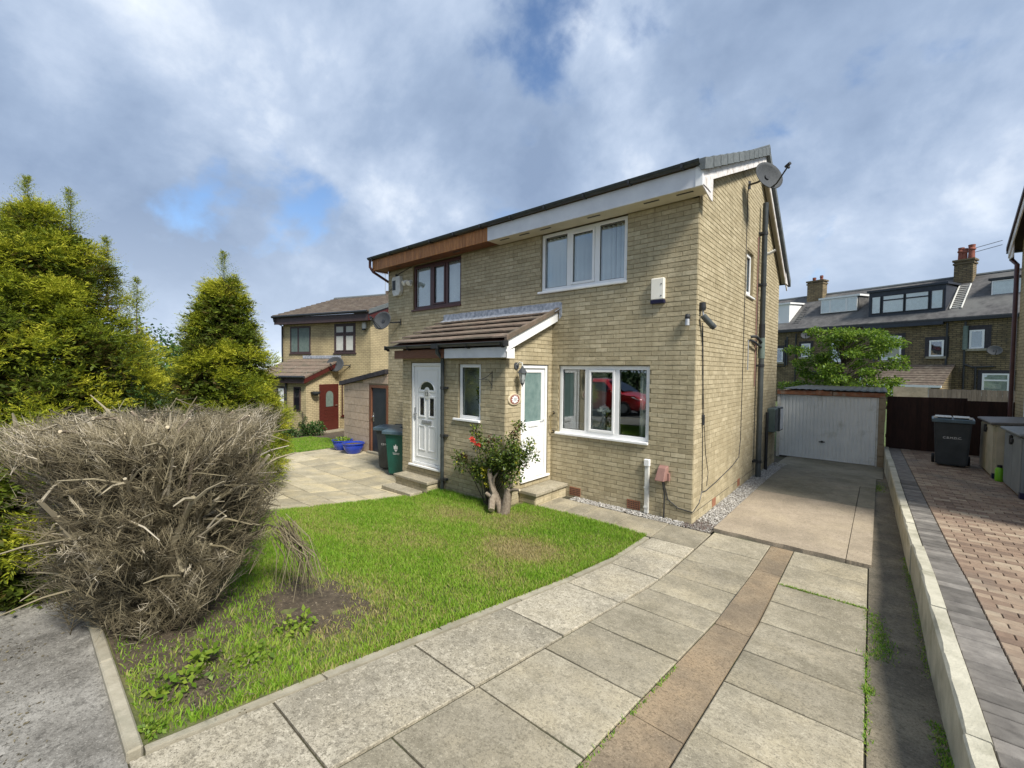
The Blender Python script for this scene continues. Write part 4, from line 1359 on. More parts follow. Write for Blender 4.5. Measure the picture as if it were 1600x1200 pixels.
fl.hexa([(-2.46, -.02, 3.24), (-2.40, -.02, 3.30), (-2.40, -.002, 3.30), (-2.46, -.002, 3.24), (-2.46, -.02, 3.56), (-2.40, -.02, 3.55), (-2.40, -.002, 3.55), (-2.46, -.002, 3.56)])
flo = fl.build('flashing', 'lead', house)
md = flo.modifiers.new('thickness', 'SOLIDIFY'); md.thickness = 0.004

# shared downpipe between the doors
dp = MB().tube([(-4.16, -1.50, 2.70), (-4.16, -1.50, 2.60), (-4.155, -1.38, 2.50), (-4.15, -1.375, 2.40), (-4.15, -1.375, -0.02)], 0.036, 10)
dpo = dp.build('downpipe', 'gutter', house, smooth=True)
for z in (0.22, 1.05, 1.95):
    MB().tube([(-4.15, -1.375, z - .025), (-4.15, -1.375, z + .025)], .044, 10).box(-4.14, -4.04, -1.39, -1.31, z - .02, z + .02).build('pipe_clip', 'dark', dpo)

# soil pipe on the gable
PYs = 4.0
sp = MB().tube([(0.11, PYs, -.03), (0.11, PYs, 2.60)], .055, 14)
spo = sp.build('soil_pipe', 'pipegrey', house, smooth=True)
MB().tube([(0.11, PYs, 2.605), (0.11, PYs, 2.72), (0.11, PYs, 3.05)], [.066, .066, .06], 14).build('pipe_branch', 'pipegreen', spo, smooth=True)
MB().tube([(0.11, PYs, 3.052), (0.11, PYs, 3.35)], .060, 14).build('pipe_collar', 'dark', spo, smooth=True)
MB().tube([(0.11, PYs, 3.352), (0.11, PYs, 5.95)], .053, 14).build('vent_pipe', 'gutter', spo, smooth=True)
for z in (0.35, 2.45, 4.2, 5.3):
    MB().tube([(0.11, PYs, z - .03), (0.11, PYs, z + .03)], .064, 14).box(-.002, .10, PYs - .10, PYs - .06, z - .02, z + .02).box(-.002, .10, PYs + .05, PYs + .09, z - .02, z + .02).build('pipe_clip', 'dark', spo)
MB().tube([(0.0, 3.2, 2.95), (0.07, 3.2, 2.95), (0.10, 3.35, 2.93), (0.10, 3.75, 2.88), (0.11, 3.95, 2.85)], .024, 8).tube([(0.0, 3.45, 3.05), (0.1, 3.5, 3.05), (.1, 3.8, 3.0), (.11, 3.96, 2.95)], .03, 8).build('waste_pipe', 'dark', spo, smooth=True)
MB().tube([(0.05, 3.05, 2.95), (0.05, 3.05, 2.35)], .012, 6).build('overflow_pipe', 'metal', spo)
MB().tube([(0.06, 4.16, 5.0), (0.06, 4.16, 1.4)], .017, 6).build('conduit', 'dark', house)
MB().tube([(0.03, 3.82, 5.2), (0.03, 3.82, 2.0)], .012, 6).build('conduit', 'rustbrown', house)
MB().tube([(0.02, 4.2, 3.9), (0.06, 4.2, 3.97), (0.06, 4.3, 3.97), (0.03, 4.3, 3.9), (0.03, 4.3, 1.6)], .012, 6).build('conduit', 'dark', house)
MB().tube([(0.06, 5.1, -.05), (0.06, 5.1, 1.35)], .035, 8).build('drain_pipe', 'dark', house)
# pale bent vent high on the gable
MB().tube([(0.0, 4.6, 5.0), (0.10, 4.6, 5.0), (0.22, 4.6, 5.06)], [.04, .04, .025], 8).build('overflow_spout', 'oldwhite', house, smooth=True)

# air bricks
def airbrick(pl, u, z):
    a = MB().box(u - .115, u + .115, -.01, .013, z - .075, z + .075).on(pl).build('air_brick', 'terra', house)
    h = MB()
    for i in range(7):
        for j in range(4):
            uu = u - .09 + i * .03; zz = z - .05 + j * .032
            h.box(uu - .009, uu + .009, .0125, .0145, zz - .009, zz + .009)
    h.on(pl).build('grille', 'dark', a)
airbrick(FRONT, -2.06, 0.10)
airbrick(FRONT, -0.93, 0.10)
MB().box(1.0, 1.2, -.01, .010, .02, .16).on(GABLE).build('air_brick', 'terra', house)
MB().box(2.65, 2.85, -.01, .010, .04, .18).on(GABLE).build('air_brick', 'terra', house)
# damp course line
MB().box(0.0, 6.4, -.004, .0095, 0.150, 0.157).on(GABLE).build('damp_course', 'dark', house)

# ================================================================== THINGS FIXED TO THE HOUSE
def dish(name, mount, centre, face, rx, rz, label, group='satellite dishes', mt='dish'):
    """oval dish facing 'face', on an arm from the wall point 'mount'"""
    t = thing(name, mount, label, 'satellite dish', group)
    f = Vector(face).normalized()
    rt = Vector((0, 0, 1)).cross(f).normalized()
    u = f.cross(rt)
    c = Vector(centre)
    vs = [c - f * 0.07]
    fs = []
    n, rings = 28, 6
    for j in range(1, rings + 1):
        q = j / rings
        for k in range(n):
            a = 2 * math.pi * k / n
            vs.append(c + rt * rx * q * math.cos(a) + u * rz * q * math.sin(a) - f * 0.07 * (1 - q * q))
    for k in range(n):
        fs.append((0, 1 + k, 1 + (k + 1) % n))
    for j in range(rings - 1):
        for k in range(n):
            a = 1 + j * n
            fs.append((a + k, a + (k + 1) % n, a + n + (k + 1) % n, a + n + k))
    ob = MB().add(vs, fs).build('reflector', mt, t, smooth=True)
    md = ob.modifiers.new('thickness', 'SOLIDIFY'); md.thickness = 0.008; md.offset = -1
    foot = c - u * rz * 0.92
    tip = c + f * 0.42 - u * rz * 0.25
    MB().tube([foot - f * .02, foot + f * .1, tip], .013, 8).tube([foot + rt * .04, tip], .007, 6).build('feed_arm', 'dark', t)
    MB().tube([tip, tip - f * .10], [.03, .022], 10).tube([tip - f * .04, tip + u * .0 - f * .04 - u * .07], .02, 8).build('receiver', 'dark', t)
    m = Vector(mount)
    back = c - f * 0.075
    MB().tube([m, m + (back - m) * .5 + Vector((0, 0, -.02)), back], .02, 8).tube([back, back + f * 0.03], .05, 10).build('bracket', 'dark', t)
    out = (back - m); out.z = 0; out.normalize()
    a = Vector((0, 0, 1)).cross(out)
    q = MB()
    q.hexa([tuple(m - out * .004 + a * sx * .05 + Vector((0, 0, sz * .08)) + out * d) for d in (0, .012) for sx, sz in ((-1, -1), (1, -1), (1, 1), (-1, 1))])
    q.build('wall_plate', 'dark', t)
    return t


dish('satellite_dish', (0.006, 2.90, 6.00), (0.42, 2.62, 5.98), (0.80, -0.52, 0.22), 0.31, 0.27, 'grey satellite dish high on the gable wall near the roof verge')
dish('satellite_dish', (-7.45, -0.006, 3.52), (-7.78, -0.36, 3.55), (0.25, -0.95, 0.25), 0.29, 0.25, 'grey satellite dish left of the porch roof on the front wall')


def wallbox(name, pl, u0, u1, z0, z1, d, m, label, cat, bevel=0.01, group=None):
    (ox, oy), (ax, ay), (nx, ny) = pl
    t = thing(name, (ox + ax * (u0 + u1) / 2, oy + ay * (u0 + u1) / 2, z0), label, cat, group)
    MB().box(u0, u1, .003, d, z0, z1).on(pl).build('casing', m, t, bevel=bevel)
    return t


t = wallbox('alarm_box', FRONT, -0.685, -0.475, 3.42, 3.755, 0.075, 'cream', 'cream burglar alarm box with dark blue base, right of the upper white window', 'alarm box', 0.012)
MB().prism([(.003, 3.36), (.07, 3.36), (.078, 3.418), (.003, 3.418)], 'x', -0.69, -0.47).xf(Matrix.Diagonal((1, -1, 1, 1))).build('lamp_base', 'navy', t, bevel=.006)
MB().box(-0.525, -0.508, .074, .080, 3.65, 3.665).box(-.525, -.508, .074, .080, 3.47, 3.485).on(FRONT).build('screw', 'dark', t)
t = thing('alarm_box', (-7.56, 0, 4.2), 'weathered old alarm box left of the brown upper window', 'alarm box')
MB().prism([(-7.74, 4.63), (-7.70, 4.70), (-7.38, 4.70), (-7.36, 4.30), (-7.44, 4.20), (-7.66, 4.20), (-7.72, 4.30)], 'y', -0.10, -0.004).build('casing', 'oldwhite', t, bevel=.01)
MB().box(-7.70, -7.56, -.104, -.1005, 4.35, 4.60).build('label', 'dish', t)
MB().tube([(-7.62, -.03, 4.70), (-7.62, -.03, 4.75), (-7.0, -.02, 4.88)], .008, 5).tube([(-7.7, -.02, 4.5), (-8.0, -.02, 4.35)], .006, 5).lathe([(.03, 0), (.035, .03), (.03, .06)], (-7.62, -.03, 4.71), 10).build('cable', 'dark', t)

t = thing('security_light', (-6.98, 0, 4.4), 'cream twin-headed security light on the brown upper window frame', 'light')
MB().box(-7.06, -6.96, -.03, -.003, 4.40, 4.54).build('base', 'cream', t, bevel=.008)
for dx, dz in ((-.07, .02), (.09, .0)):
    MB().tube([(-7.01, -.03, 4.47), (-7.01 + dx, -.09, 4.47 + dz)], .014, 6).tube([(-7.01 + dx, -.07, 4.50 + dz), (-7.01 + dx * 1.3, -.19, 4.43 + dz)], [.04, .062], 12).build('lamp_head', 'cream', t, smooth=True)

# two cameras at the corner
t = thing('security_camera', (-0.12, 0, 3.02), 'small black and grey spotlight sensor on the front wall near the corner', 'camera')
MB().lathe([(.035, 0), (.04, .03), (.03, .07)], (-0.115, -.05, 3.09), 14).box(-.14, -.09, -.05, -.003, 3.10, 3.15).build('hood', 'dark', t)
MB().tube([(-0.115, -.05, 3.09), (-0.112, -.06, 2.99)], [.032, .036], 12).build('lens_barrel', 'metal', t, smooth=True)
t = thing('security_camera', (0.0, 0.2, 3.0), 'bullet security camera on a black bracket at the gable corner', 'camera')
MB().lathe([(.045, 0), (.05, .04), (.045, .12)], (0.045, 0.12, 3.22), 12).box(-.001, .045, .08, .16, 3.24, 3.33).build('junction_box', 'dark', t)
MB().tube([(0.05, .12, 3.22), (.06, .12, 3.12), (.09, .14, 3.10)], .014, 8).build('bracket', 'metal', t, smooth=True)
MB().tube([(.06, .10, 3.14), (.16, .20, 3.00)], .045, 12).build('body', 'pipegrey', t, smooth=True)
MB().tube([(.16, .20, 3.00), (.19, .23, 2.965)], [.047, .042], 12).build('lens_hood', 'dish', t, smooth=True)

# cables down the gable
def cable(label, pts, r=.0075, m='dark'):
    q = MB().tube(pts, r, 5).build('cable', m)
    return tag(q, label, 'cable', 'cables on the gable wall')
cable('black cable dropping from the corner camera to a small box and round to the front', [(.012, .24, 3.05), (.014, .26, 2.6), (.012, .36, 1.62), (.012, .40, 1.0), (.013, .42, .42), (.012, .30, .26), (.012, .05, .19), (.012, -.012, .18), (-.2, -.014, .20), (-.36, -.014, .30), (-.42, -.016, .52), (-.43, -.03, .60)])
cable('black cable hanging in a long loop from the gable dish down to the corner box', [(.012, 2.86, 5.95), (.012, 2.83, 4.0), (.012, 2.82, 2.1), (.012, 2.80, .95), (.012, 2.70, .62), (.012, 2.2, .52), (.012, 1.2, .42), (.012, .62, .38), (.012, .43, .40)])
cable('thin second cable trailing beside the corner camera cable', [(.012, .27, 3.0), (.012, .42, 1.6), (.012, .56, 1.0), (.012, .72, .66), (.012, .66, .45)], .005)
t = wallbox('cable_box', GABLE, 0.33, 0.40, 1.47, 1.63, .035, 'dark', 'small black cable joint box on the gable wall', 'box', .004)

# brown service box with cables and a white conduit on the front wall
t = thing('service_box', (-0.45, 0, 0.5), 'sloping red-brown plastic service box on the front wall', 'box')
MB().hexa([(-.53, -.16, .60), (-.38, -.16, .60), (-.36, -.004, .60), (-.53, -.004, .60), (-.50, -.09, .80), (-.38, -.09, .80), (-.36, -.004, .83), (-.51, -.004, .83)]).build('cover', 'rustbrown', t, bevel=.008)
MB().box(-.375, -.335, -.06, -.003, .60, .72).build('bracket', 'rustbrown', t)
MB().tube([(-.43, -.09, .61), (-.42, -.07, .52), (-.41, -.04, .40), (-.415, -.03, 0.0)], .011, 6).build('cable', 'dark', t)
t = thing('conduit', (-0.69, 0, 0), 'white plastic cable conduit standing beside the red-brown box', 'conduit')
MB().box(-.735, -.665, -.05, -.003, .02, .80).build('channel', 'oldwhite', t, bevel=.006)
MB().box(-.745, -.655, -.066, -.003, .78, .89).build('cap', 'white', t, bevel=.008)
for cz_ in (.10, .42):
    MB().box(-.74, -.66, -.055, -.051, cz_, cz_ + .03).build('clip', 'oldwhite', t)

t = wallbox('meter_box', GABLE, 5.42, 5.86, 0.84, 1.42, .17, 'pipegreen', 'grey meter cupboard on the gable wall beside the black pipe', 'meter box', .012)
MB().box(5.46, 5.82, .171, .178, .88, 1.38).on(GABLE).build('door', 'pipegrey', t)
t = wallbox('meter_box', GABLE, 5.92, 6.38, 0.82, 1.42, .20, 'pipegrey', 'white-fronted meter cupboard nearest the garage', 'meter box', .012)
MB().box(5.95, 6.35, .201, .212, .86, 1.38).on(GABLE).build('door', 'white', t, bevel=.004)

# lantern
t = thing('wall_lantern', (PX, -1.03, 2.15), 'grey coach lantern on the porch side wall by the door', 'lantern')
MB().lathe([(.06, -.012), (.06, .012)], (0, 0, 0), 16).xf(Matrix.Translation((PX + .014, -1.05, 2.37)) @ Matrix.Rotation(math.pi / 2, 4, 'Y')).build('wall_plate', 'dish', t)
MB().tube([(PX + .02, -1.05, 2.38), (PX + .08, -1.05, 2.43), (PX + .14, -1.05, 2.42), (PX + .15, -1.05, 2.36)], .013, 8).build('arm', 'oldwhite', t, smooth=True)
LC = (PX + .15, -1.05)
MB().lathe([(.012, .20), (.03, .16), (.06, .13), (.085, .085), (.088, .078)], (LC[0], LC[1], 2.17), 6).build('cap', 'dish', t)
MB().lathe([(.03, -.09), (.052, -.02), (.062, .077)], (LC[0], LC[1], 2.17), 6).build('glazing', 'lens', t)
q = MB()
for k in range(6):
    a = math.pi / 3 * k
    q.tube([(LC[0] + .032 * math.cos(a), LC[1] + .032 * math.sin(a), 2.08), (LC[0] + .066 * math.cos(a), LC[1] + .066 * math.sin(a), 2.247)], .005, 4)
q.lathe([(.0, -.17), (.008, -.14), (.02, -.115), (.034, -.09)], (LC[0], LC[1], 2.17), 8)
q.build('frame', 'dish', t)

# oval number plaque
t = thing('number_plaque', (PX, -1.10, 1.73), 'oval wooden number plaque with white flower centre, left of the half-glazed door', 'plaque')
def oval(ry, rz, d0, d1, c=(-1.10, 1.80), n=28):
    return MB().prism([(c[0] + ry * math.cos(2 * math.pi * k / n), c[1] + rz * math.sin(2 * math.pi * k / n)) for k in range(n)], 'x', PX + d0, PX + d1)
oval(.165, .10, .004, .03).build('plate', 'cutwood', t, bevel=.006)
oval(.12, .082, .031, .034).build('border', 'potred', t)
q = MB()
n = 32
q.prism([(-1.10 + (.075 + .014 * math.cos(10 * 2 * math.pi * k / 60)) * math.cos(2 * math.pi * k / 60), 1.80 + (.062 + .01 * math.cos(10 * 2 * math.pi * k / 60)) * math.sin(2 * math.pi * k / 60)) for k in range(60)], 'x', PX + .0345, PX + .037)
q.build('flower', 'white', t)
vs, fs = text_mesh('10', 0.075, .001)
MB().add([(PX + .0385 + v[2], -1.10 + v[0], 1.80 + v[1]) for v in vs], fs).build('number', 'dish', t)

t = thing('hanging_bracket', (-2.92, PY, 2.0), 'rusty wrought iron hanging basket bracket on the porch front', 'bracket')
sc_ = [(-2.92, PY - .012, 2.28), (-2.92, PY - .012, 1.98)]
q = MB().tube(sc_, .006, 5)
q.tube([(-2.92, PY - .014, 2.25), (-2.97, PY - .10, 2.17), (-3.02, PY - .20, 2.13), (-3.06, PY - .27, 2.16), (-3.05, PY - .30, 2.20)], .005, 5)
q.tube([(-2.92, PY - .014, 2.03), (-2.95, PY - .06, 2.12), (-2.99, PY - .13, 2.14), (-3.02, PY - .20, 2.13)], .005, 5)
q.build('iron_scroll', 'dark', t)

t = thing('grab_rail', (-2.55, 0, 1.1), 'short brassy grab rail on the wall between door and window', 'rail')
MB().tube([(-2.56, -.008, 1.50), (-2.56, -.06, 1.50), (-2.575, -.085, 1.45), (-2.575, -.085, 1.2), (-2.56, -.06, 1.15), (-2.56, -.008, 1.15)], .012, 8).build('bar', 'brassy', t, smooth=True)
MB().lathe([(.028, 0), (.028, .008)], (0, 0, 0), 12).xf(Matrix.Translation((-2.56, -.007, 1.50)) @ Matrix.Rotation(math.pi / 2, 4, 'X')).build('rose', 'dark', t)
MB().lathe([(.028, 0), (.028, .008)], (0, 0, 0), 12).xf(Matrix.Translation((-2.56, -.007, 1.15)) @ Matrix.Rotation(math.pi / 2, 4, 'X')).build('rose', 'dark', t)

# ================================================================== BEHIND THE WINDOWS
def vertical_blind(x0, x1, z0, z1, y, step, ang, label, skip=()):
    t = thing('vertical_blind', ((x0 + x1) / 2, y, z0), label, 'blind', 'vertical blinds upstairs')
    MB().box(x0, x1, y - .02, y + .02, z1, z1 + .03).build('headrail', 'dark', t)
    x = x0 + .04
    i = 0
    while x < x1 - .02:
        a = ang + random.uniform(-.12, .12)
        w = .044
        cx, sx = math.cos(a) * w, math.sin(a) * w
        MB().hexa([(x - cx, y - sx, z0), (x + cx, y + sx, z0), (x + cx, y + sx + .002, z0), (x - cx, y - sx + .002, z0), (x - cx, y - sx, z1), (x + cx, y + sx, z1), (x + cx, y + sx + .002, z1), (x - cx, y - sx + .002, z1)]).build('slat', 'blind', t)
        x += step
    return t


vertical_blind(-2.85, -1.17, 3.84, 4.78, 0.10, .087, 1.05, 'white vertical blind slats behind the upper white window')
vertical_blind(-6.88, -5.18, 3.84, 4.80, 0.10, .087, .95, 'white vertical blind slats behind the brown upper window')


def curtain(x0, x1, z0, z1, y, label, folds=5, amp=.03):
    n = folds * 8
    vs = []; fs = []
    for i in range(n + 1):
        x = x0 + (x1 - x0) * i / n
        yy = y + amp * math.sin(2 * math.pi * folds * i / n)
        vs += [(x, yy, z0), (x, yy, z1)]
    fs = [(2 * i, 2 * i + 2, 2 * i + 3, 2 * i + 1) for i in range(n)]
    o = MB().add(vs, fs).build('curtain', 'curtain', None, smooth=True)
    md = o.modifiers.new('thickness', 'SOLIDIFY'); md.thickness = .003
    return tag(o, label, 'curtain')


curtain(-0.93, -0.72, 1.10, 2.42, 0.17, 'pale curtain drawn to the right of the ground floor window', 3, .02)
t = thing('interior_door', (-2.15, 0.6, 0.33), 'white glazed inner door seen through the left pane of the ground floor window', 'door')
MB().box(-2.75, -2.68, .86, .90, .33, 2.28).box(-2.02, -1.95, .86, .90, .33, 2.28).box(-2.68, -2.02, .86, .90, 2.18, 2.28).box(-2.68, -2.02, .86, .90, .33, 1.25).build('leaf', 'white', t)
MB().box(-2.68, -2.02, .875, .885, 1.25, 2.18).build('pane', 'curtain', t)

t = thing('flower_vase', (-1.50, 0.12, 1.15), 'cream vase of white artificial flowers on the ground floor window sill', 'vase')
MB().box(-2.4, -.75, .06, .26, 1.08, 1.112).build('window_board', 'white', house)
MB().lathe([(.0, 0), (.05, 0), (.055, .02), (.052, .2), (.05, .2), (.045, .03)], (-1.48, .17, 1.114), 16, close=False).build('vase', 'cream', t, smooth=True)
q = MB()
fl_ = MB()
fr_ = random.Random(12)
for i in range(22):
    a = fr_.uniform(0, 6.28); e = fr_.uniform(-.3, 1.4)
    c = Vector((-1.60, .17, 1.58)) + Vector((math.cos(a) * math.cos(e), math.sin(a) * math.cos(e), math.sin(e))) * .085
    for k in range(5):
        d = Vector((fr_.uniform(-1, 1), fr_.uniform(-1, 1), fr_.uniform(-.4, 1))).normalized()
        s_ = d.orthogonal().normalized() * .024
        fl_.add([c, c + d * .02 + s_, c + d * .045, c + d * .02 - s_], [(0, 1, 2, 3)])
for i in range(5):
    q.tube([(-1.48 + fr_.uniform(-.02, .02), .17, 1.3), (-1.52 + fr_.uniform(-.02, .02), .17, 1.42), (-1.60 + fr_.uniform(-.04, .04), .17 + fr_.uniform(-.03, .03), 1.56)], .004, 4)
q.build('stem', 'farleaf', t)
fl_.build('blossom', 'flower_w', t)


def leafcloud(centres, radii, n, size, seed, flat=.5, zsq=1.0, tone=(0.2, 0.9), aspect=.5):
    """n small pointed leaves (2 tris each, folded) scattered through ellipsoids"""
    r = np.random.default_rng(seed)
    centres = np.array(centres, float); radii = np.array(radii, float)
    if radii.ndim == 1: radii = np.repeat(radii[:, None], 3, 1)
    w = radii.prod(1) ** (2 / 3); w /= w.sum()
    k = r.choice(len(centres), n, p=w)
    d = r.normal(size=(n, 3)); d /= np.linalg.norm(d, axis=1)[:, None]
    rad = r.random(n) ** .45
    P = centres[k] + d * rad[:, None] * radii[k]
    ax = d * .5 + r.normal(size=(n, 3)) * .6
    ax[:, 2] += r.normal(-.1, .3, n)
    ax /= np.linalg.norm(ax, axis=1)[:, None]
    up = r.normal(size=(n, 3)) * flat + np.array([0, 0, 1.0])
    sd = np.cross(ax, up); sd /= np.linalg.norm(sd, axis=1)[:, None] + 1e-9
    nr = np.cross(sd, ax)
    L = size * r.uniform(.6, 1.3, n)[:, None]
    V = np.stack([P, P + ax * L * .45 + sd * L * aspect * .5 + nr * L * .1, P + ax * L, P + ax * L * .45 - sd * L * aspect * .5 + nr * L * .1], 1)
    F = np.arange(n * 4).reshape(-1, 4)
    T = np.repeat(np.clip(r.normal((tone[0] + tone[1]) / 2, (tone[1] - tone[0]) / 3, n), 0, 1), 4)
    return V.reshape(-1, 3), F, T, P


t = thing('topiary', (-3.36, -1.12, 1.40), 'small potted topiary on the porch window sill inside the glass', 'plant')
MB().box(-3.7, -3.25, -1.19, -0.98, 1.34, 1.372).build('window_board', 'white', house)
MB().lathe([(.04, 0), (.05, .10), (.045, .10)], (-3.33, -1.09, 1.374), 14).build('pot', 'oldwhite', t)
MB().tube([(-3.33, -1.09, 1.45), (-3.34, -1.09, 1.75)], .007, 5).build('stem', 'bark_dark', t)
V, F, T, _ = leafcloud([(-3.35, -1.09, 1.82), (-3.37, -1.09, 1.93), (-3.33, -1.09, 1.72)], [.12, .11, .09], 500, .05, 5)
npmesh('foliage', V, F, 'farleaf', t, T)

# ================================================================== BINS
def bin_(loc, rz, body, lid, label, stripe, lidtop=None):
    t = thing('wheelie_bin', loc, label, 'bin')
    Mx = Matrix.Translation(loc) @ Matrix.Rotation(rz, 4, 'Z')
    w0, w1, d0, d1, h = .24, .285, .24, .33, .98
    q = MB().hexa([(-w0, -d0, .03), (w0, -d0, .03), (w0, d0 - .06, .03), (-w0, d0 - .06, .03), (-w1, -d1 + .02, h), (w1, -d1 + .02, h), (w1, d1, h), (-w1, d1, h)])
    q.xf(Mx).build('body', body, t, bevel=.025, seg=2)
    q = MB().box(-w1 - .02, w1 + .02, -d1, d1 + .01, h - .045, h - .003)
    q.xf(Mx).build('rim', body, t, bevel=.008)
    q = MB()
    n = 8
    pts = [(-d1 - .035 + (2 * d1 + .06) * i / n, h + .012 + .055 * math.sin(math.pi * min(1, (i / n) * .9 + .1)) ** .7) for i in range(n + 1)]
    q.prism([(-d1 - .035, h - .03)] + pts + [(d1 + .025, h)], 'x', -w1 - .035, w1 + .035)
    q.xf(Mx).build('lid', lid, t, bevel=.01)
    if lidtop:
        q = MB().box(-w1 + .02, -.01, -d1 + .04, d1 - .10, h + .070, h + .084).box(.01, w1 - .02, -d1 + .04, d1 - .10, h + .070, h + .084)
        q.box(-w1 - .01, -w1 + .05, -d1 + .02, -d1 + .12, h + .05, h + .09).box(w1 - .05, w1 + .01, -d1 + .02, -d1 + .12, h + .05, h + .09)
        q.xf(Mx).build('lid_panel', lidtop, t, bevel=.006)
    MB().tube([(-.22, d1 + .02, h + .0), (-.22, d1 + .09, h + .02), (.22, d1 + .09, h + .02), (.22, d1 + .02, h)], .018, 8).xf(Mx).build('handle', body, t)
    for s in (-1, 1):
        wq = MB().lathe([(.0, -.025), (.095, -.025), (.10, -.015), (.10, .015), (.095, .025), (.0, .025)], (0, 0, 0), 18, close=False)
        wq.xf(Mx @ Matrix.Translation((s * .275, d0 - .03, .10)) @ Matrix.Rotation(math.pi / 2, 4, 'Y'))
        wq.build('wheel', 'tyre', t, smooth=True)
    MB().tube([(-.29, d0 - .03, .10), (.29, d0 - .03, .10)], .012, 6).xf(Mx).build('axle', 'metal', t)
    sl_ = (d1 - .02 - d0) / (h - .03)
    if stripe == 'text':
        vs, fs = text_mesh('C.B.M.D.C.', .062, .0008)
        zz = .62
        yy = -(d0 + (zz - .03) * sl_) - .0015
        MB().add([(v[0], yy - v[2] - v[1] * sl_, zz + v[1]) for v in vs], fs).xf(Mx).build('lettering', 'white', t)
    elif stripe == 'crest':
        zz = .62
        yy = lambda z: -(d0 + (z - .03) * sl_) - .0025
        q = MB()
        def flat(poly):
            q.add([(p[0], yy(p[1]), p[1]) for p in poly], [tuple(range(len(poly)))])
        flat([(-.05, .62), (.05, .62), (.055, .70), (.03, .68), (0, .73), (-.03, .68), (-.055, .70)])
        flat([(-.045, .61), (.045, .61), (.0, .55)])
        for i, (w, z) in enumerate(((.085, .52), (.075, .495))):
            k = -w
            while k < w:
                flat([(k, z), (k + .012, z), (k + .012, z + .014), (k, z + .014)])
                k += .018
        q.xf(Mx).build('crest', 'white', t)
    return t


zg = g(-6.3, -.75)
bin_((-6.78, -0.68, zg), math.radians(22), 'bingrey', 'binlid', 'charcoal wheelie bin behind the teal one by the porch', 'text')
bin_((-6.12, -0.86, zg), math.radians(20), 'binteal', 'binlid', 'teal green wheelie bin with white crest beside the porch', 'crest')
bin_((3.30, 6.62, nbz(6.6)), math.radians(-3), 'bingrey', 'binlid', 'charcoal wheelie bin with pale lid alone on the block paving', 'text', 'oldwhite')

# ================================================================== GARAGE, FENCES, STORES
GYf = 8.0
gz = g(1, 8.0)
gar = thing('garage', (1.0, GYf, gz), 'single prefabricated garage with white up-and-over door at the end of the drive', 'garage')
MB().box(-0.115, 2.035, GYf + .03, GYf + .05, gz + .02, gz + 1.80).build('door', 'garage', gar)
door = gar.children[0]
n = 24
for i in range(n):
    a = -0.09 + 2.10 * i / n
    w = 2.10 / n
    MB().prism([(a + .006, GYf + .031), (a + .016, GYf + .016), (a + w - .016, GYf + .016), (a + w - .006, GYf + .031)], 'z', gz + .045, gz + 1.77).build('rib', 'garage', door)
for rz_ in (.02, 1.775):
    MB().box(-.112, 2.032, GYf + .012, GYf + .030, gz + rz_, gz + rz_ + .025).build('door_rail', 'garage', door)
MB().lathe([(.03, 0), (.03, .012), (.015, .03)], (0, 0, 0), 14).box(-.07, .07, -.012, .012, .03, .045).xf(Matrix.Translation((.90, GYf + .016, gz + .52)) @ Matrix.Rotation(math.pi / 2, 4, 'X')).build('handle', 'dark', door)
MB().box(-.19, -.12, GYf - .01, GYf + .09, gz - .02, gz + 1.80).box(2.04, 2.075, GYf - .01, GYf + .09, gz - .02, gz + 1.80).build('door_frame', 'oldwhite', gar)
MB().box(-.20, 1.10, GYf - .03, GYf + .06, gz + 1.805, gz + 1.93).box(1.11, 2.20, GYf - .03, GYf + .06, gz + 1.805, gz + 1.925).build('lintel_board', 'rusty', gar, bevel=.008)
MB().box(.74, .90, GYf - .05, GYf - .031, gz + 1.83, gz + 1.945).build('board_patch', 'rusty', gar)
kb = random.Random(2)
for i in range(6):
    MB().box(2.078, 2.21 + kb.uniform(-.006, .006), GYf - .02, GYf + .12, gz - .02 + i * .303, gz + .28 + i * .303).build('pier_block', 'panelcon', gar, bevel=.01)
q = MB()
q.box(-.20, -.12, GYf + .1, GYf + 5, gz - .02, gz + 1.9).box(2.12, 2.20, GYf + .13, GYf + 5, gz - .02, gz + 1.9).box(-.2, 2.2, GYf + 4.95, GYf + 5.03, gz - .02, gz + 1.9)
q.build('concrete_panels', 'panelcon', gar)
q = MB()
P = []
k = 30
for i in range(k + 1):
    x = -.12 + 2.36 * i / k
    P.append((x, 1.952 + (.018 if i % 2 else 0) + .02 - .01 * (x)))
q.prism([(a, gz + b) for a, b in P] + [(a, gz + b - .012) for a, b in P[::-1]], 'y', GYf - .05, GYf + 5.1)
q.build('roof', 'dark', gar)

# dark boarded fence behind the neighbour's drive
FY = 8.62
fe = thing('fence', (3.2, FY, nbz(8)), 'dark brown close-boarded timber fence behind the lone bin', 'fence')
x = 2.24
kb = random.Random(6)
while x < 4.9:
    w = .118
    zt = 1.70 + .012 * (x - 2.2) + (0.0 if x < 3.62 else -.06)
    MB().box(x + .001, x + w - .002, FY - .012 - (.008 if int(x * 10) % 2 else 0), FY + .008, nbz(8) - .03, zt).build('board', 'fence', fe)
    x += w - .004
MB().box(3.60, 3.66, FY - .05, FY - .0215, nbz(8) - .03, 1.70).box(2.23, 4.9, FY + .009, FY + .05, .6, .69).box(2.23, 4.9, FY + .009, FY + .05, 1.35, 1.44).build('post', 'fence', fe)
fe2 = thing('fence', (4.5, 11.5, 0), 'grey weathered board fence just showing above the dark fence', 'fence')
x = 3.2
while x < 6.8:
    MB().box(x + .003, x + .098, 11.5, 11.52, -0.2, 1.86 + kb.uniform(-.01, .01)).build('board', 'fencegrey', fe2)
    x += .10
MB().box(2.4, 3.19, 11.5, 11.56, -.2, 1.90).build('wall_coping', 'kerb', fe2)

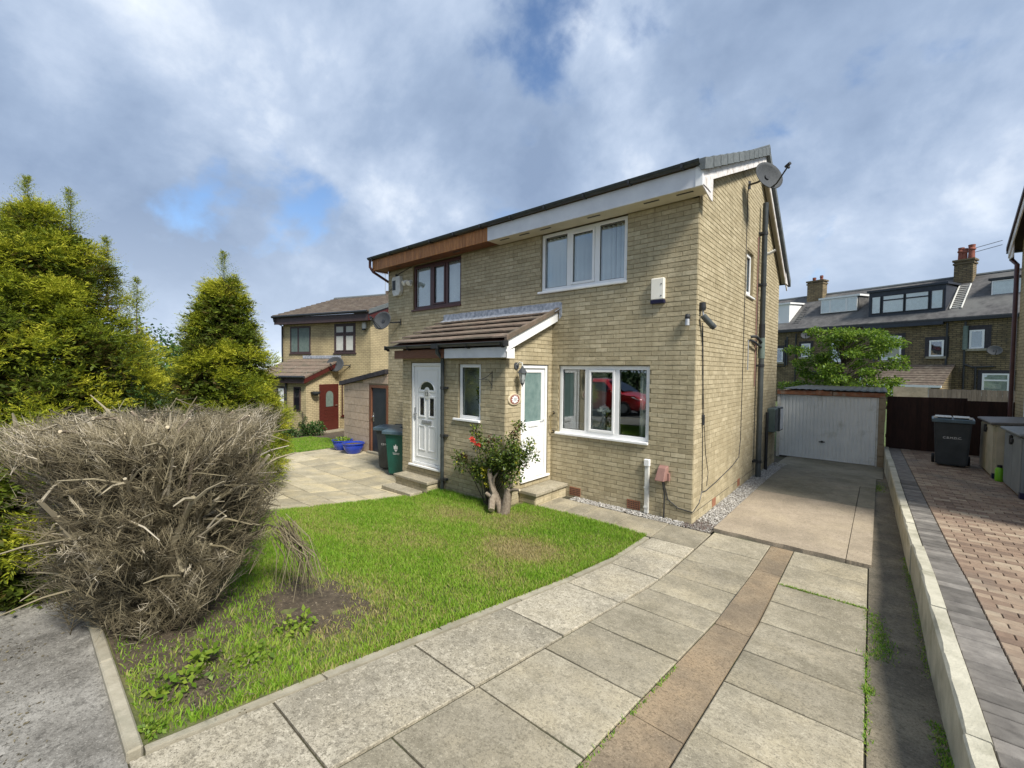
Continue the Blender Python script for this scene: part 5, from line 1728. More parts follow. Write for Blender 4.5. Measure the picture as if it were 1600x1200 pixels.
def store(loc, sx, sy, h, m, lidm, label, grooves):
    t = thing('storage_box', loc, label, 'storage box')
    x0, y0, z0 = loc
    q = MB().box(x0, x0 + sx, y0, y0 + sy, z0 + .004, z0 + h)
    q.build('body', m, t, bevel=.03, seg=2)
    # grooved front side towards the street and door panel towards the drive
    for i in range(grooves):
        zz = z0 + .12 + i * (h - .2) / grooves
        MB().box(x0 + .10, x0 + sx - .02, y0 - .008, y0 - .001, zz, zz + (h - .2) / grooves - .012).build('plank', m, t)
    for i in range(2):
        yy = y0 + .05 + i * (sy - .08) / 2
        MB().box(x0 - .012, x0 - .001, yy, yy + (sy - .14) / 2, z0 + .06, z0 + h - .05).build('door', m, t, bevel=.005)
    MB().hexa([(x0 - .06, y0 - .06, z0 + h + .004), (x0 + sx + .02, y0 - .06, z0 + h + .03), (x0 + sx + .02, y0 + sy + .05, z0 + h + .03), (x0 - .06, y0 + sy + .05, z0 + h + .004),
               (x0 - .06, y0 - .06, z0 + h + .05), (x0 + sx + .02, y0 - .06, z0 + h + .09), (x0 + sx + .02, y0 + sy + .05, z0 + h + .09), (x0 - .06, y0 + sy + .05, z0 + h + .05)]).build('lid', lidm, t, bevel=.012)
    MB().box(x0 - .04, x0 - .013, y0 + sy / 2 - .1, y0 + sy / 2 + .12, z0 + h - .16, z0 + h - .09).box(x0 - .05, x0 - .013, y0 + sy / 2 - .02, y0 + sy / 2 + .05, z0 + h - .20, z0 + h - .04).build('latch', 'dark', t, bevel=.01)
    MB().box(x0 - .013, x0 + .12, y0 - .013, y0 + .08, z0 + .003, z0 + .10).build('foot', 'navy', t)
    return t
zs = nbz(5)
store((3.765, 5.46, zs), .60, 1.45, 1.02, 'shedbeige', 'shedlid', 'tall beige plastic garden store with brown lid against the right-hand house', 7)
store((3.84, 3.75, zs), .52, 1.32, .99, 'shedgrey', 'shedgrey', 'grey plastic garden store with grey lid nearest the right edge', 0)
t = thing('bottle', (3.82, 5.30, zs), 'lime green plastic bottle standing between the two garden stores', 'bottle')
MB().lathe([(.0, .002), (.055, .002), (.06, .02), (.06, .22), (.03, .26)], (3.82, 5.26, zs), 14).build('body', 'lime', t, smooth=True)
MB().lathe([(.035, .255), (.035, .30), (.0, .30)], (3.82, 5.26, zs), 12).build('cap', 'dark', t)

# ================================================================== RIGHT-HAND HOUSE (only a sliver shows)
rh = thing('brick_house', (7, 4.7, .3), 'buff brick house at the right edge with dark downpipe', 'house')
RX = 4.42
ry0, ry1, rr_, rz_e = 1.55, 8.15, 4.9, 5.30
rz_r = 7.35
q = MB()
q.prism([(ry0, 0.0), (ry1, 0.0), (ry1, rz_e), (rr_, rz_r), (ry0, rz_e)], 'x', RX, RX + 8)
q.build('wall', 'rbrick', rh)
q = MB()
for (ya, za, yb, zb_) in ((ry1 + .33, rz_e - .12, rr_, rz_r + .1), (ry0 - .33, rz_e - .12, rr_, rz_r + .1)):
    q.hexa([(RX - .2, ya, za), (RX + 8.2, ya, za), (RX + 8.2, yb, zb_), (RX - .2, yb, zb_), (RX - .2, ya, za + .09), (RX + 8.2, ya, za + .09), (RX + 8.2, yb, zb_ + .09), (RX - .2, yb, zb_ + .09)])
q.build('roof', 'dkbrown', rh)
q = MB()
q.hexa([(RX - .17, ry1 + .3, rz_e - .30), (RX - .15, ry1 + .3, rz_e - .30), (RX - .15, rr_, rz_r - .10), (RX - .17, rr_, rz_r - .10), (RX - .17, ry1 + .3, rz_e - .11), (RX - .15, ry1 + .3, rz_e - .11), (RX - .15, rr_, rz_r + .09), (RX - .17, rr_, rz_r + .09)])
q.hexa([(RX - .17, ry0 - .3, rz_e - .30), (RX - .15, ry0 - .3, rz_e - .30), (RX - .15, rr_, rz_r - .10), (RX - .17, rr_, rz_r - .10), (RX - .17, ry0 - .3, rz_e - .11), (RX - .15, ry0 - .3, rz_e - .11), (RX - .15, rr_, rz_r + .09), (RX - .17, rr_, rz_r + .09)])
q.prism([(ry1 - .05, rz_e - .33), (ry1 + .33, rz_e - .33), (ry1 + .33, rz_e - .12), (ry1 - .05, rz_e + .12)], 'x', RX - .149, RX - .13)
q.build('bargeboard', 'barge', rh)
MB().tube([(RX - .1, ry1 + .42, rz_e - .15), (RX - .10, ry1 + .38, rz_e - .32), (RX - .06, ry1 + .06, rz_e - .5), (RX - .06, ry1 + .04, .3)], .042, 10).build('downpipe', 'brown_upvc', rh, smooth=True)
MB().box(RX - .18, RX + 8, ry1 + .34, ry1 + .46, rz_e - .16, rz_e - .06).build('gutter', 'dark', rh)
wd = MB().box(RX - .02, RX - .003, 6.9, 7.25, 1.42, 2.05).build('vent_panel', 'white', rh)

# ================================================================== NEIGHBOUR HOUSE ON THE LEFT
NA = (-.958, -.286); NN = (.286, -.958)
N0 = (-14.73, 3.5)
def off(s, d): return (N0[0] + NA[0] * s + NN[0] * d, N0[1] + NA[1] * s + NN[1] * d)
NBF = (N0, NA, NN)
NBG = (N0, (-NN[0], -NN[1]), (-NA[0], -NA[1]))
NPS = (off(1.8, 0), NN, (-NA[0], -NA[1]))            # porch side, u = forward
NPF = (off(0, 1.8), NA, NN)
nz0 = -0.58
nb = thing('neighbour_house', (*off(2.7, -3), nz0), 'buff brick house beyond the patio with dark brown windows and fascia', 'house')
SW = 5.45
q = MB()
q.box(0, SW, -6.5, 0, nz0, 4.36)
q.on(NBF).build('wall', 'nbrick', nb)
q = MB().prism([(0, nz0), (6.5, nz0), (6.5, 4.5), (3.4, 5.95), (0, 4.5)], 'y', 0.003, 0.012)
q.on(NBG).build('gable_wall', 'nbrickg', nb)
PRN = lambda d: 2.72 - 0.40 * d
q = MB().prism([(0, nz0), (1.8, nz0), (1.8, PRN(1.8) - .08), (0, PRN(0) - .08)], 'x', 1.8, 4.8)
q.on(NBF).build('porch_wall', 'nbrick', nb)
MB().prism([(0.003, nz0), (1.803, nz0), (1.803, PRN(1.8) - .08), (0.003, PRN(0) - .08)], 'y', 0.003, 0.012).on(NPS).build('porch_side_wall', 'nbrickg', nb)
# roof with courses
q = MB()
f1 = lambda d: 4.76 + (6.15 - 4.76) * (0.42 - d) / 3.82
nC = 12
for i in range(nC):
    a = .42 - 3.82 * i / nC; b = .42 - 3.82 * (i + 1.1) / nC
    q.hexa([(-.28, a, f1(a) - .05), (SW + .2, a, f1(a) - .05), (SW + .2, b, f1(b) - .05), (-.28, b, f1(b) - .05), (-.28, a, f1(a) + .03), (SW + .2, a, f1(a) + .03), (SW + .2, b, f1(b) - .004), (-.28, b, f1(b) - .004)])
q.hexa([(-.28, -3.4, 6.08), (SW + .2, -3.4, 6.08), (SW + .2, -6.9, 4.7), (-.28, -6.9, 4.7), (-.28, -3.4, 6.15), (SW + .2, -3.4, 6.15), (SW + .2, -6.9, 4.77), (-.28, -6.9, 4.77)])
nroof = q.on(NBF).build('roof', 'ntile', nb)
MB().tube([(-.28, -3.4, 6.14), (SW + .2, -3.4, 6.14)], .09, 8).on(NBF).build('ridge_tile', 'greytile', nroof)
MB().box(1.4, 1.9, -3.6, -3.2, 6.1, 6.32).on(NBF).build('ridge_vent', 'ntile', nroof)
MB().hexa([(-.30, .40, 4.62), (-.26, .40, 4.62), (-.26, -3.4, 6.0), (-.30, -3.4, 6.0), (-.30, .40, 4.80), (-.26, .40, 4.80), (-.26, -3.4, 6.19), (-.30, -3.4, 6.19)]).on(NBF).build('verge', 'greytile', nroof)
MB().box(-.2, SW + .15, .34, .36, 4.34, 4.66).box(-.2, SW + .15, .0, .34, 4.36, 4.38).on(NBF).build('fascia', 'dkbrown', nb)
MB().hexa([(-.24, .38, 4.34), (-.20, .38, 4.34), (-.20, -3.4, 5.7), (-.24, -3.4, 5.7), (-.24, .38, 4.62), (-.20, .38, 4.62), (-.20, -3.4, 6.0), (-.24, -3.4, 6.0)]).on(NBF).build('bargeboard', 'redbrown', nb)
MB().tube([off(-.2, .44) + (4.72,), off(SW + .2, .44) + (4.70,)], .06, 8).tube([off(SW + .1, .44) + (4.7,), off(SW + .1, .40) + (4.5,), off(SW - .02, .06) + (4.3,), off(SW - .02, .06) + (-.4,)], .04, 6).build('gutter', 'dark', nb)
window(nb, NBF, .85, 2.10, 2.98, 4.30, [(.92, 1.44, 1), (1.50, 2.03, 1)], m='dkbrown', fw=.08, rec=-.02, sill=(.06, .06), toplight=3.83)
window(nb, NBF, 3.60, 4.95, 2.98, 4.26, [(3.68, 4.35, 0), (4.45, 4.87, 0)], m='dkbrown', fw=.08, rec=-.02, sill=(.05, .05))
window(nb, NBF, 1.38, 1.66, .15, 1.62, [(1.43, 1.61, 0)], m='redbrown', fw=.05, rec=-.02, sill=(.05, .05))
# backing so the panes show rooms with curtains
MB().box(.9, 2.05, .004, .012, 3.0, 4.28).on(NBF).build('curtain_backing', 'curtain', nb)
MB().box(3.65, 4.9, .004, .012, 3.0, 4.24).on(NBF).build('curtain_backing', 'pipegreen', nb)
# porch roof
prn = MB()
for i in range(5):
    a = 2.0 - 2.0 * i / 5; b = 2.0 - 2.0 * (i + 1.12) / 5
    b = max(b, .01)
    prn.hexa([(1.62, a, PRN(a) - .05), (4.95, a, PRN(a) - .05), (4.95, b, PRN(b) - .05), (1.62, b, PRN(b) - .05), (1.62, a, PRN(a) + .035), (4.95, a, PRN(a) + .035), (4.95, b, PRN(b)), (1.62, b, PRN(b))])
npr = prn.on(NBF).build('porch_roof', 'rooftile', nb)
MB().hexa([(1.64, 2.0, PRN(2.0) - .26), (1.67, 2.0, PRN(2.0) - .26), (1.67, .02, PRN(0) - .26), (1.64, .02, PRN(0) - .26), (1.64, 2.0, PRN(2.0) - .05), (1.67, 2.0, PRN(2.0) - .05), (1.67, .02, PRN(0) - .05), (1.64, .02, PRN(0) - .05)]).on(NBF).build('porch_bargeboard', 'redbrown', npr)
MB().box(1.68, 4.9, 1.98, 2.0, PRN(2) - .26, PRN(2) - .04).on(NBF).build('porch_fascia', 'dkbrown', npr)
MB().tube([off(1.6, 2.06) + (PRN(2) + .0,), off(4.95, 2.06) + (PRN(2) - .02,)], .055, 8).tube([off(2.9, 2.06) + (PRN(2) - .04,), off(2.9, 1.87) + (PRN(2) - .3,), off(2.9, 1.87) + (nz0,)], .04, 8).build('porch_gutter', 'dark', npr)
MB().box(1.7, 4.1, .003, .02, PRN(0) + .02, PRN(0) + .16).on(NBF).build('flashing', 'lead', nb)
# red door on the porch side
q = MB().box(.10, 1.14, -.01, .05, nz0 + .10, 1.60)
rd = q.on(NPS).build('door', 'redbrown', nb, bevel=.01)
MB().prism([(.42, .62), (.82, .62), (.82, 1.10)] + [(.62 + .20 * math.cos(t), 1.10 + .2 * math.sin(t)) for t in [math.pi * i / 10 for i in range(1, 10)]] + [(.42, 1.10)], 'y', .052, .06).on(NPS).build('pane', 'pipegreen', rd)
q = MB()
for zz in (.02, .17, .31, .46): q.box(.36, .90, .05, .058, zz, zz + .03)
q.on(NPS).build('panel_moulding', 'redbrown', rd)
MB().tube([(.22, .06, .66), (.22, .10, .66), (.36, .10, .66)], .014, 6).on(NPS).build('handle', 'silver', rd)
MB().box(.05, 1.2, .06, .55, nz0 - .02, nz0 + .16).on(NPS).build('door_step', 'flag', nb)
# door and window in the porch front
MB().box(3.0, 3.5, .0, .03, .4, 1.5).on(NPF).build('glazed_door', 'dkbrown', nb)
MB().box(3.08, 3.42, .031, .04, .5, 1.42).on(NPF).build('door_panel', 'white', nb)
MB().box(2.1, 2.5, .0, .03, .5, 1.5).on(NPF).build('porch_window', 'dkbrown', nb)
MB().box(2.16, 2.44, .031, .036, .56, 1.44).on(NPF).build('porch_pane', 'glass_dark', nb)

p = off(1.15, 0); c = off(1.62, .42)
dish('satellite_dish', (p[0], p[1], 2.42), (c[0], c[1], 2.48), (0.55, -0.80, 0.2), .40, .34, 'grey satellite dish on the neighbouring house above its red door')
p = off(.30, 0)
t = thing('security_light', (*p, 4.05), 'white security light under the eaves of the neighbouring house', 'light')
MB().box(.2, .42, .002, .10, 4.02, 4.30).on(NBF).build('casing', 'oldwhite', t, bevel=.03)
MB().box(.24, .38, .03, .12, 3.96, 4.018).on(NBF).build('sensor', 'dark', t)
t = thing('television_aerial', (*off(2.6, -3.4), 6.15), 'thin television aerial on the neighbouring roof ridge', 'aerial')
a0 = Vector((*off(2.1, -3.4), 6.15))
q = MB().tube([a0 + Vector((0, 0, -.05)), a0 + Vector((0, 0, 1.15))], .018, 6)
q.build('mast', 'metal', t)
q = MB().tube([a0 + Vector((-.55, -.2, 1.25)), a0 + Vector((.1, .05, 1.05))], .01, 5)
for k in range(5):
    b = a0 + Vector((-.5 + .13 * k, -.18 + .05 * k, 1.235 - .04 * k))
    q.tube([b + Vector((-.05, .12, 0)), b + Vector((.05, -.12, 0))], .006, 4)
q.build('antenna', 'metal', t)
# wall basket by the red door
bb = Vector((*off(1.8, 1.45), 1.28)) + Vector((-NA[0], -NA[1], 0)) * .16
t = thing('wall_basket', (bb.x, bb.y, 1.1), 'dark hanging basket beside the red door', 'basket')
MB().lathe([(.0, -.14), (.10, -.12), (.17, -.05), (.19, .03), (.17, .03)], tuple(bb), 16, close=False).build('bowl', 'dish', t, smooth=True)
w0 = Vector((*off(1.8, 1.45), 1.32)) + Vector((-NA[0], -NA[1], 0)) * .013
MB().tube([w0, bb + Vector((0, 0, .02))], .012, 5).build('bracket', 'dark', t)

# ------------------------------------------------------------------ block lean-to beside number 12
lt = thing('block_store', (-9.2, .6, g(-9, .3)), 'pink concrete block lean-to store with dark door between the houses', 'outbuilding')
lz = g(-9, .3)
kb = random.Random(15)
LT = lambda x: 1.82 + 0.155 * (x + 10.4)
core = MB().prism([(-10.40, lz - .1), (-8.98, lz - .1), (-8.98, LT(-8.98) - .02), (-10.40, LT(-10.4) - .02)], 'y', .005, .1)
core.prism([(-8.98, 1.80), (-8.04, 1.80), (-8.04, LT(-8.04) - .02), (-8.98, LT(-8.98) - .02)], 'y', .005, .1)
core.box(-10.40, -10.30, .1, 3.5, lz - .1, 1.80)
wl = core.build('wall', 'mortar', lt)
z = lz
r_ = 0
while z < 2.1:
    x = -10.40 - (.22 if r_ % 2 else 0)
    while x < -8.04:
        a, b = max(x, -10.40) + .004, min(x + .44, -8.985 if z < 1.75 else -8.045) - .004
        h0 = z + .005
        if b - a > .05:
            h1a, h1b = min(z + .215, LT(a) - .03), min(z + .215, LT(b) - .03)
            if min(h1a, h1b) > h0 + .02 and not (z < 1.8 < z + .2 and b > -8.98):
                MB().hexa([(a, -.012, h0), (b, -.012, h0), (b, .01, h0), (a, .01, h0), (a, -.012, h1a), (b, -.012, h1b), (b, .01, h1b), (a, .01, h1a)]).build('block', 'pinkblock', wl)
        x += .44
    z += .22
    r_ += 1
MB().hexa([(-10.55, -.10, LT(-10.55) - .02), (-8.04, -.10, LT(-8.04) - .02), (-8.04, 3.5, LT(-8.04) - .02), (-10.55, 3.5, LT(-10.55) - .02), (-10.55, -.10, LT(-10.55) + .10), (-8.04, -.10, LT(-8.04) + .10), (-8.04, 3.5, LT(-8.04) + .10), (-10.55, 3.5, LT(-10.55) + .10)]).build('roof', 'stonesurround', lt)
MB().box(-8.96, -8.86, -.02, .08, lz - .02, 1.84).box(-8.12, -8.045, -.02, .08, lz - .02, 1.84).box(-8.86, -8.12, -.02, .08, 1.76, 1.84).build('door_frame', 'brownwood', lt)
MB().box(-8.857, -8.123, .02, .06, lz + .06, 1.757).build('door', 'navydoor', lt)
MB().tube([(-8.79, .02, .95), (-8.79, -.03, .95), (-8.69, -.03, .95)], .012, 6).box(-8.81, -8.77, .012, .02, .80, 1.05).build('handle', 'silver', lt)
MB().box(-8.98, -8.05, -.10, .02, lz - .02, lz + .055).build('threshold', 'kerb', lt)

# blue pots
def pot(loc, r, h, label):
    t = thing('plant_pot', loc, label, 'plant pot')
    MB().lathe([(.0, .0), (r * .62, .0), (r * .82, h * .35), (r * .96, h * .75), (r * .93, h * .86), (r * 1.04, h * .9), (r * 1.05, h), (r * .95, h), (r * .9, h * .85)], loc, 28, close=False).build('bowl', 'bluepot', t, smooth=True)
    MB().lathe([(.0, h * .84), (r * .9, h * .84)], loc, 20, close=False).build('compost', 'soil', t)
    return t
zp = g(-9, -.4)
pot((-9.22, -.36, zp + .005), .30, .29, 'front cobalt blue glazed pot beside the block store')
pt2 = pot((-9.92, -.32, zp + .005), .29, .29, 'cobalt blue glazed pot with green shoots behind the other blue pot')
V, F, T, _ = leafcloud([(-9.92, -.32, zp + .30)], [(.22, .22, .06)], 260, .07, 8, tone=(.5, .95))
npmesh('shoots', V, F, 'maple', pt2, T)

# planting and lawn before the neighbour's porch
nl = tag(sheet('neighbour_lawn', lin(-16.5, -10.42, .6), lin(-6.2, 0.2, .6), lambda x, y: g(x, y) - .01, 'turf'), kind='structure')
tag(sheet('neighbour_bed', lin(-17, -10.42, .6), lin(.2, 3.4, .4), lambda x, y: g(x, y) - .01, 'soil'), kind='structure')
def bush(name, c, rads, n, size, label, seed, m='farleaf', tone=(.2, .9), cat='plant', group='plants by the red door'):
    t = thing(name, (c[0], c[1], c[2]), label, cat, group)
    V, F, T, _ = leafcloud([(c[0] + a[0], c[1] + a[1], c[2] + a[2]) for a, b in rads], [b for a, b in rads], n, size, seed, tone=tone)
    npmesh('foliage', V, F, m, t, T)
    q = MB()
    for a, b in rads:
        q.tube([c, (c[0] + a[0] * .6, c[1] + a[1] * .6, c[2] + a[2])], .012, 4)
    q.build('stem', 'bark_dark', t)
    return t
def nbp(s, d, z=None): 
    p = off(s, d); return (p[0], p[1], g(p[0], p[1]) - .02 if z is None else z)
bush('leafy_plant', nbp(0.95, 2.0), [((0, 0, .3), (.4, .3, .3)), ((-.3, -.2, .25), (.3, .3, .25))], 900, .10, 'leafy green clump right of the spiral shrub', 31)
bush('leafy_plant', nbp(1.95, 2.75), [((0, 0, .25), (.45, .4, .25)), ((.4, .2, .2), (.3, .3, .2))], 900, .10, 'low bright green clump left of the spiral shrub', 32)
c = nbp(1.45, 2.25)
t = thing('spiral_shrub', c, 'dark clipped spiral shrub by the porch of the neighbouring house', 'shrub')
V, F, T, _ = leafcloud([(c[0] + .10 * math.cos(k * 1.1), c[1] + .10 * math.sin(k * 1.1), c[2] + .12 + k * .085) for k in range(11)], [.17 - .011 * k for k in range(11)], 1500, .045, 33, tone=(.0, .5))
npmesh('foliage', V, F, 'farleaf', t, T)
MB().tube([c, (c[0], c[1], c[2] + 1.0)], .02, 5).build('stem', 'bark_dark', t)

# ================================================================== TERRACE BEHIND
TA = (-.945, .327); TN = (-.327, -.945)
T0 = (7.59, 35.18)
TER = (T0, TA, TN)
TSD = (T0, TN, (.945, -.327))
ter = thing('terraced_houses', (T0[0] + TA[0] * 6, T0[1] + TA[1] * 6, 0), 'row of blackened stone terraced houses with slate roof and dormers behind the garage', 'house')
q = MB().box(-6, 20, -7.5, 0, -.6, 6.22)
q.on(TER).build('wall', 'tstone', ter)
q = MB()
q.hexa([(-6.2, .25, 6.12), (20.2, .25, 6.12), (20.2, -4, 9.50), (-6.2, -4, 9.50), (-6.2, .25, 6.24), (20.2, .25, 6.24), (20.2, -4, 9.62), (-6.2, -4, 9.62)])
q.hexa([(-6.2, -8, 6.12), (20.2, -8, 6.12), (20.2, -4, 9.50), (-6.2, -4, 9.50), (-6.2, -8, 6.24), (20.2, -8, 6.24), (20.2, -4, 9.62), (-6.2, -4, 9.62)])
troof = q.on(TER).build('roof', 'slate', ter)
MB().tube([(-6.2, -4, 9.6), (20.2, -4, 9.6)], .12, 6).on(TER).build('ridge_tile', 'greytile', troof)
MB().box(-6, 20, .01, .30, 5.98, 6.16).on(TER).build('gutter', 'dark', ter)
MB().box(2.4, 7.0, .02, .34, 5.80, 6.02).on(TER).build('gutter_board', 'slateblue', ter)


def twin(s0, s1, z0, z1, lights=1, surround=.2, top=None, m='upvc', curtain='curtain', sillm='kerb'):
    f = MB().box(s0 - surround, s1 + surround, .004, .03, z0 - .06, z1 + surround)
    f = f.on(TER).build('window', 'stonesurround', ter)
    q = MB()
    fw = .10
    q.box(s0, s0 + fw, .031, .08, z0, z1).box(s1 - fw, s1, .031, .08, z0, z1).box(s0 + fw, s1 - fw, .031, .08, z0, z0 + fw).box(s0 + fw, s1 - fw, .031, .08, z1 - fw, z1)
    if top: q.box(s0 + fw, s1 - fw, .031, .078, top - .05, top + .05)
    q.on(TER).build('frame', m, f)
    MB().box(s0 + fw, s1 - fw, .035, .045, z0 + fw, z1 - fw).on(TER).build('curtain', curtain, f)
    MB().box(s0 + fw, s1 - fw, .055, .063, z0 + fw, z1 - fw).on(TER).build('pane', 'glass', f)
    MB().box(s0 - .15, s1 + .15, .031, .16, z0 - .16, z0 - .002).on(TER).build('sill', sillm, f)
    return f


twin(10.85, 11.56, 3.72, 4.88, surround=.22, curtain='pipegreen')
twin(8.02, 9.22, 3.25, 5.22, surround=.2, top=4.65, curtain='curtain')
twin(4.68, 5.88, 3.35, 5.15, top=4.62)
twin(2.36, 3.12, 3.58, 4.72, surround=.25, curtain='navy')
twin(.42, 1.12, 4.06, 5.30, surround=.30, curtain='pipegreen')
twin(-.78, .44, .9, 2.40, surround=.22, top=1.95, curtain='curtain')
twin(13.1, 14.2, 3.30, 4.55, surround=.25, curtain='dish')
twin(8.3, 9.3, .4, 1.9, surround=.2)
twin(6.1, 7.2, .4, 2.1, surround=.2)
# big dark dormer
def dormer(s0, s1, d, z0, z1, m, cheek, rm, lights, fm, fw=.07, z_l=None, top=None, overhang=.12):
    b = -4 + (9.5 - z1) / .795
    dm = MB().prism([(d, z0), (d, z1), (min(b, d) - 2.2, z1 + .02), (d - 1.2, z0)], 'x', s0, s1).on(TER).build('dormer', m, ter)
    MB().hexa([(s0 - overhang, d + .12, z1), (s1 + overhang, d + .12, z1), (s1 + overhang, d - 2.6, z1 + .15), (s0 - overhang, d - 2.6, z1 + .15), (s0 - overhang, d + .12, z1 + .15), (s1 + overhang, d + .12, z1 + .15), (s1 + overhang, d - 2.6, z1 + .28), (s0 - overhang, d - 2.6, z1 + .28)]).on(TER).build('dormer_roof', rm, dm)
    zl0, zl1 = z_l
    for (a, e, tl_) in lights:
        MB().box(a, e, d + .012, d + .02, zl0, zl1).on(TER).build('curtain', 'curtain', dm)
        MB().box(a, e, d + .05, d + .056, zl0, zl1).on(TER).build('pane', 'glass', dm)
        q = MB().box(a - fw, a, d + .004, d + .07, zl0 - fw, zl1 + fw).box(e, e + fw, d + .004, d + .07, zl0 - fw, zl1 + fw).box(a, e, d + .004, d + .07, zl0 - fw, zl0).box(a, e, d + .004, d + .07, zl1, zl1 + fw)
        if tl_: q.box(a, e, d + .021, d + .068, top - .05, top + .05)
        q.on(TER).build('frame', fm, dm)
    return dm
dormer(2.5, 6.95, -.45, 6.35, 8.70, 'slateblue', 'slateblue', 'slateblue', [(2.66, 3.22, 0), (3.42, 4.66, 1), (4.82, 6.02, 1), (6.22, 6.72, 0)], 'dark', z_l=(7.05, 8.30), top=7.98, fw=.05)
dormer(7.95, 10.75, -1.25, 7.35, 8.72, 'slate', 'slate', 'white', [(8.10, 8.72, 0), (8.86, 9.92, 0), (10.06, 10.62, 0)], 'white', z_l=(7.60, 8.62))
dormer(13.0, 16.0, -.6, 6.4, 8.62, 'white', 'white', 'white', [(14.0, 14.9, 0)], 'white', z_l=(7.2, 8.0))
dormer(-2.2, .60, -1.7, 7.5, 8.72, 'slate', 'slate', 'dark', [(-1.9, -1.1, 0), (-.95, .50, 0)], 'white', z_l=(7.66, 8.62), fw=.06)
# chimneys
def chimney(s0, s1, z0, z1, pots, label=None):
    d0, d1 = -4.0, -3.2
    ch = MB().box(s0, s1, d0, d1, z0, z1).on(TER).build('chimney', 'tstone', ter)
    MB().box(s0 - .06, s1 + .06, d0 - .06, d1 + .06, z1 - .35, z1 - .22).box(s0 - .09, s1 + .09, d0 - .09, d1 + .09, z1 - .12, z1 + .02).on(TER).build('capping', 'tstone2', ch)
    MB().box(s0 - .1, s1 + .1, d1 + .01, d1 + .12, z0 + .05, z0 + .2).on(TER).build('lead_apron', 'lead', ch)
    for s, h, r in pots:
        p = (T0[0] + TA[0] * s + TN[0] * -3.6, T0[1] + TA[1] * s + TN[1] * -3.6, z1)
        MB().lathe([(r, 0), (r * .9, h * .6), (r * 1.2, h * .66), (r * 1.2, h * .74), (r * .92, h * .8), (r * 1.05, h), (r * .8, h)], p, 12).build('chimney_pot', 'potred', ch, smooth=True)
    return ch
chimney(1.85, 2.85, 8.6, 10.75, [(2.6, .95, .17), (2.4, .85, .15), (2.05, 1.05, .19)])
chimney(11.5, 12.8, 8.6, 10.9, [(12.4, .35, .14), (11.8, .45, .13)])
# drainpipes
for s, z0, z1, m in ((1.32, -.5, 5.9, 'dark'), (2.22, 2.4, 5.9, 'dark'), (6.3, 1.5, 5.9, 'dish'), (12.0, -.5, 5.8, 'dark'), (12.75, 3, 5.6, 'dish'), (10.2, 1.2, 2.6, 'dark')):
    MB().tube([(s, .10, z0), (s, .10, z1)], .06, 6).on(TER).build('drainpipe', m, ter)
MB().tube([(1.30, .12, 4.0), (1.30, .12, 5.6)], .13, 8).on(TER).build('soil_stack', 'pipegreen', ter)
q = MB().tube([(1.3, .12, 3.0), (.9, .12, 2.8), (-.1, .12, 2.85)], .06, 6)
q.tube([(.75, .12, 2.8), (.75, .12, .6)], .06, 6)
q.tube([(14, .12, 2.9), (12.9, .12, 2.9), (12.9, .12, 5.3)], .06, 6)
q.tube([(12, .12, 2.5), (9.8, .12, 2.4)], .05, 6)
q.on(TER).build('branch_pipe', 'dark', ter)
# lean-to kitchen
lk = MB().prism([(0.01, -.6), (2.2, -.6), (2.2, 1.45), (0.01, 2.85)], 'x', 1.9, 6.2)
lko = lk.on(TER).build('lean_to', 'tstone', ter)
q = MB()
for i in range(9):
    a = 2.45 - 2.45 * i / 9; b = max(2.45 - 2.45 * (i + 1.1) / 9, .01)
    f = lambda d: 3.0 - .60 * d
    q.hexa([(1.75, a, f(a) - .04), (6.3, a, f(a) - .04), (6.3, b, f(b) - .04), (1.75, b, f(b) - .04), (1.75, a, f(a) + .05), (6.3, a, f(a) + .05), (6.3, b, f(b) + .01), (1.75, b, f(b) + .01)])
q.on(TER).build('lean_to_roof', 'ntile', lko)
MB().box(1.75, 6.3, 2.46, 2.56, 1.42, 1.56).box(2.35, 2.45, 2.22, 2.30, -.5, 1.42).on(TER).build('lean_to_gutter', 'white', lko)
MB().box(2.75, 4.5, 2.205, 2.25, .75, 1.32).on(TER).build('lean_to_window', 'white', lko)
MB().box(2.85, 3.55, 2.252, 2.256, .95, 1.24).box(3.68, 4.4, 2.252, 2.256, .95, 1.24).on(TER).build('lean_to_pane', 'glass_dark', lko)

# roof ladder (a thing of its own, lying on the slates)
def lpt(s, d, lift=.08): 
    z = 6.24 + (9.62 - 6.24) * (.25 - d) / 4.25 + lift
    return (T0[0] + TA[0] * s + TN[0] * d, T0[1] + TA[1] * s + TN[1] * d, z)
t = thing('roof_ladder', lpt(2.2, -.5), 'pale aluminium ladder lying on the slates beside the dark dormer', 'ladder')
sl0, sl1 = 2.30, 1.72
for s in (sl0, sl1):
    MB().tube([lpt(s, -.55, .05), lpt(s + .15, -3.0, .05)], .045, 6).build('rail', 'oldwhite', t)
for k in range(12):
    d = -.65 - k * .2
    o_ = .15 * (-.55 - d) / 2.45
    MB().tube([lpt(sl0 + o_, d, .05), lpt(sl1 + o_, d, .05)], .028, 5).build('rung', 'oldwhite', t)
t = thing('roof_ladder', lpt(12.2, -.5), 'thin ladder on the slates below the left chimney', 'ladder')
for s in (12.55, 12.1):
    MB().tube([lpt(s, -.35, .04), lpt(s, -2.6, .04)], .03, 5).build('rail', 'dish', t)
for k in range(10):
    MB().tube([lpt(12.55, -.45 - k * .22, .04), lpt(12.1, -.45 - k * .22, .04)], .02, 4).build('rung', 'dish', t)
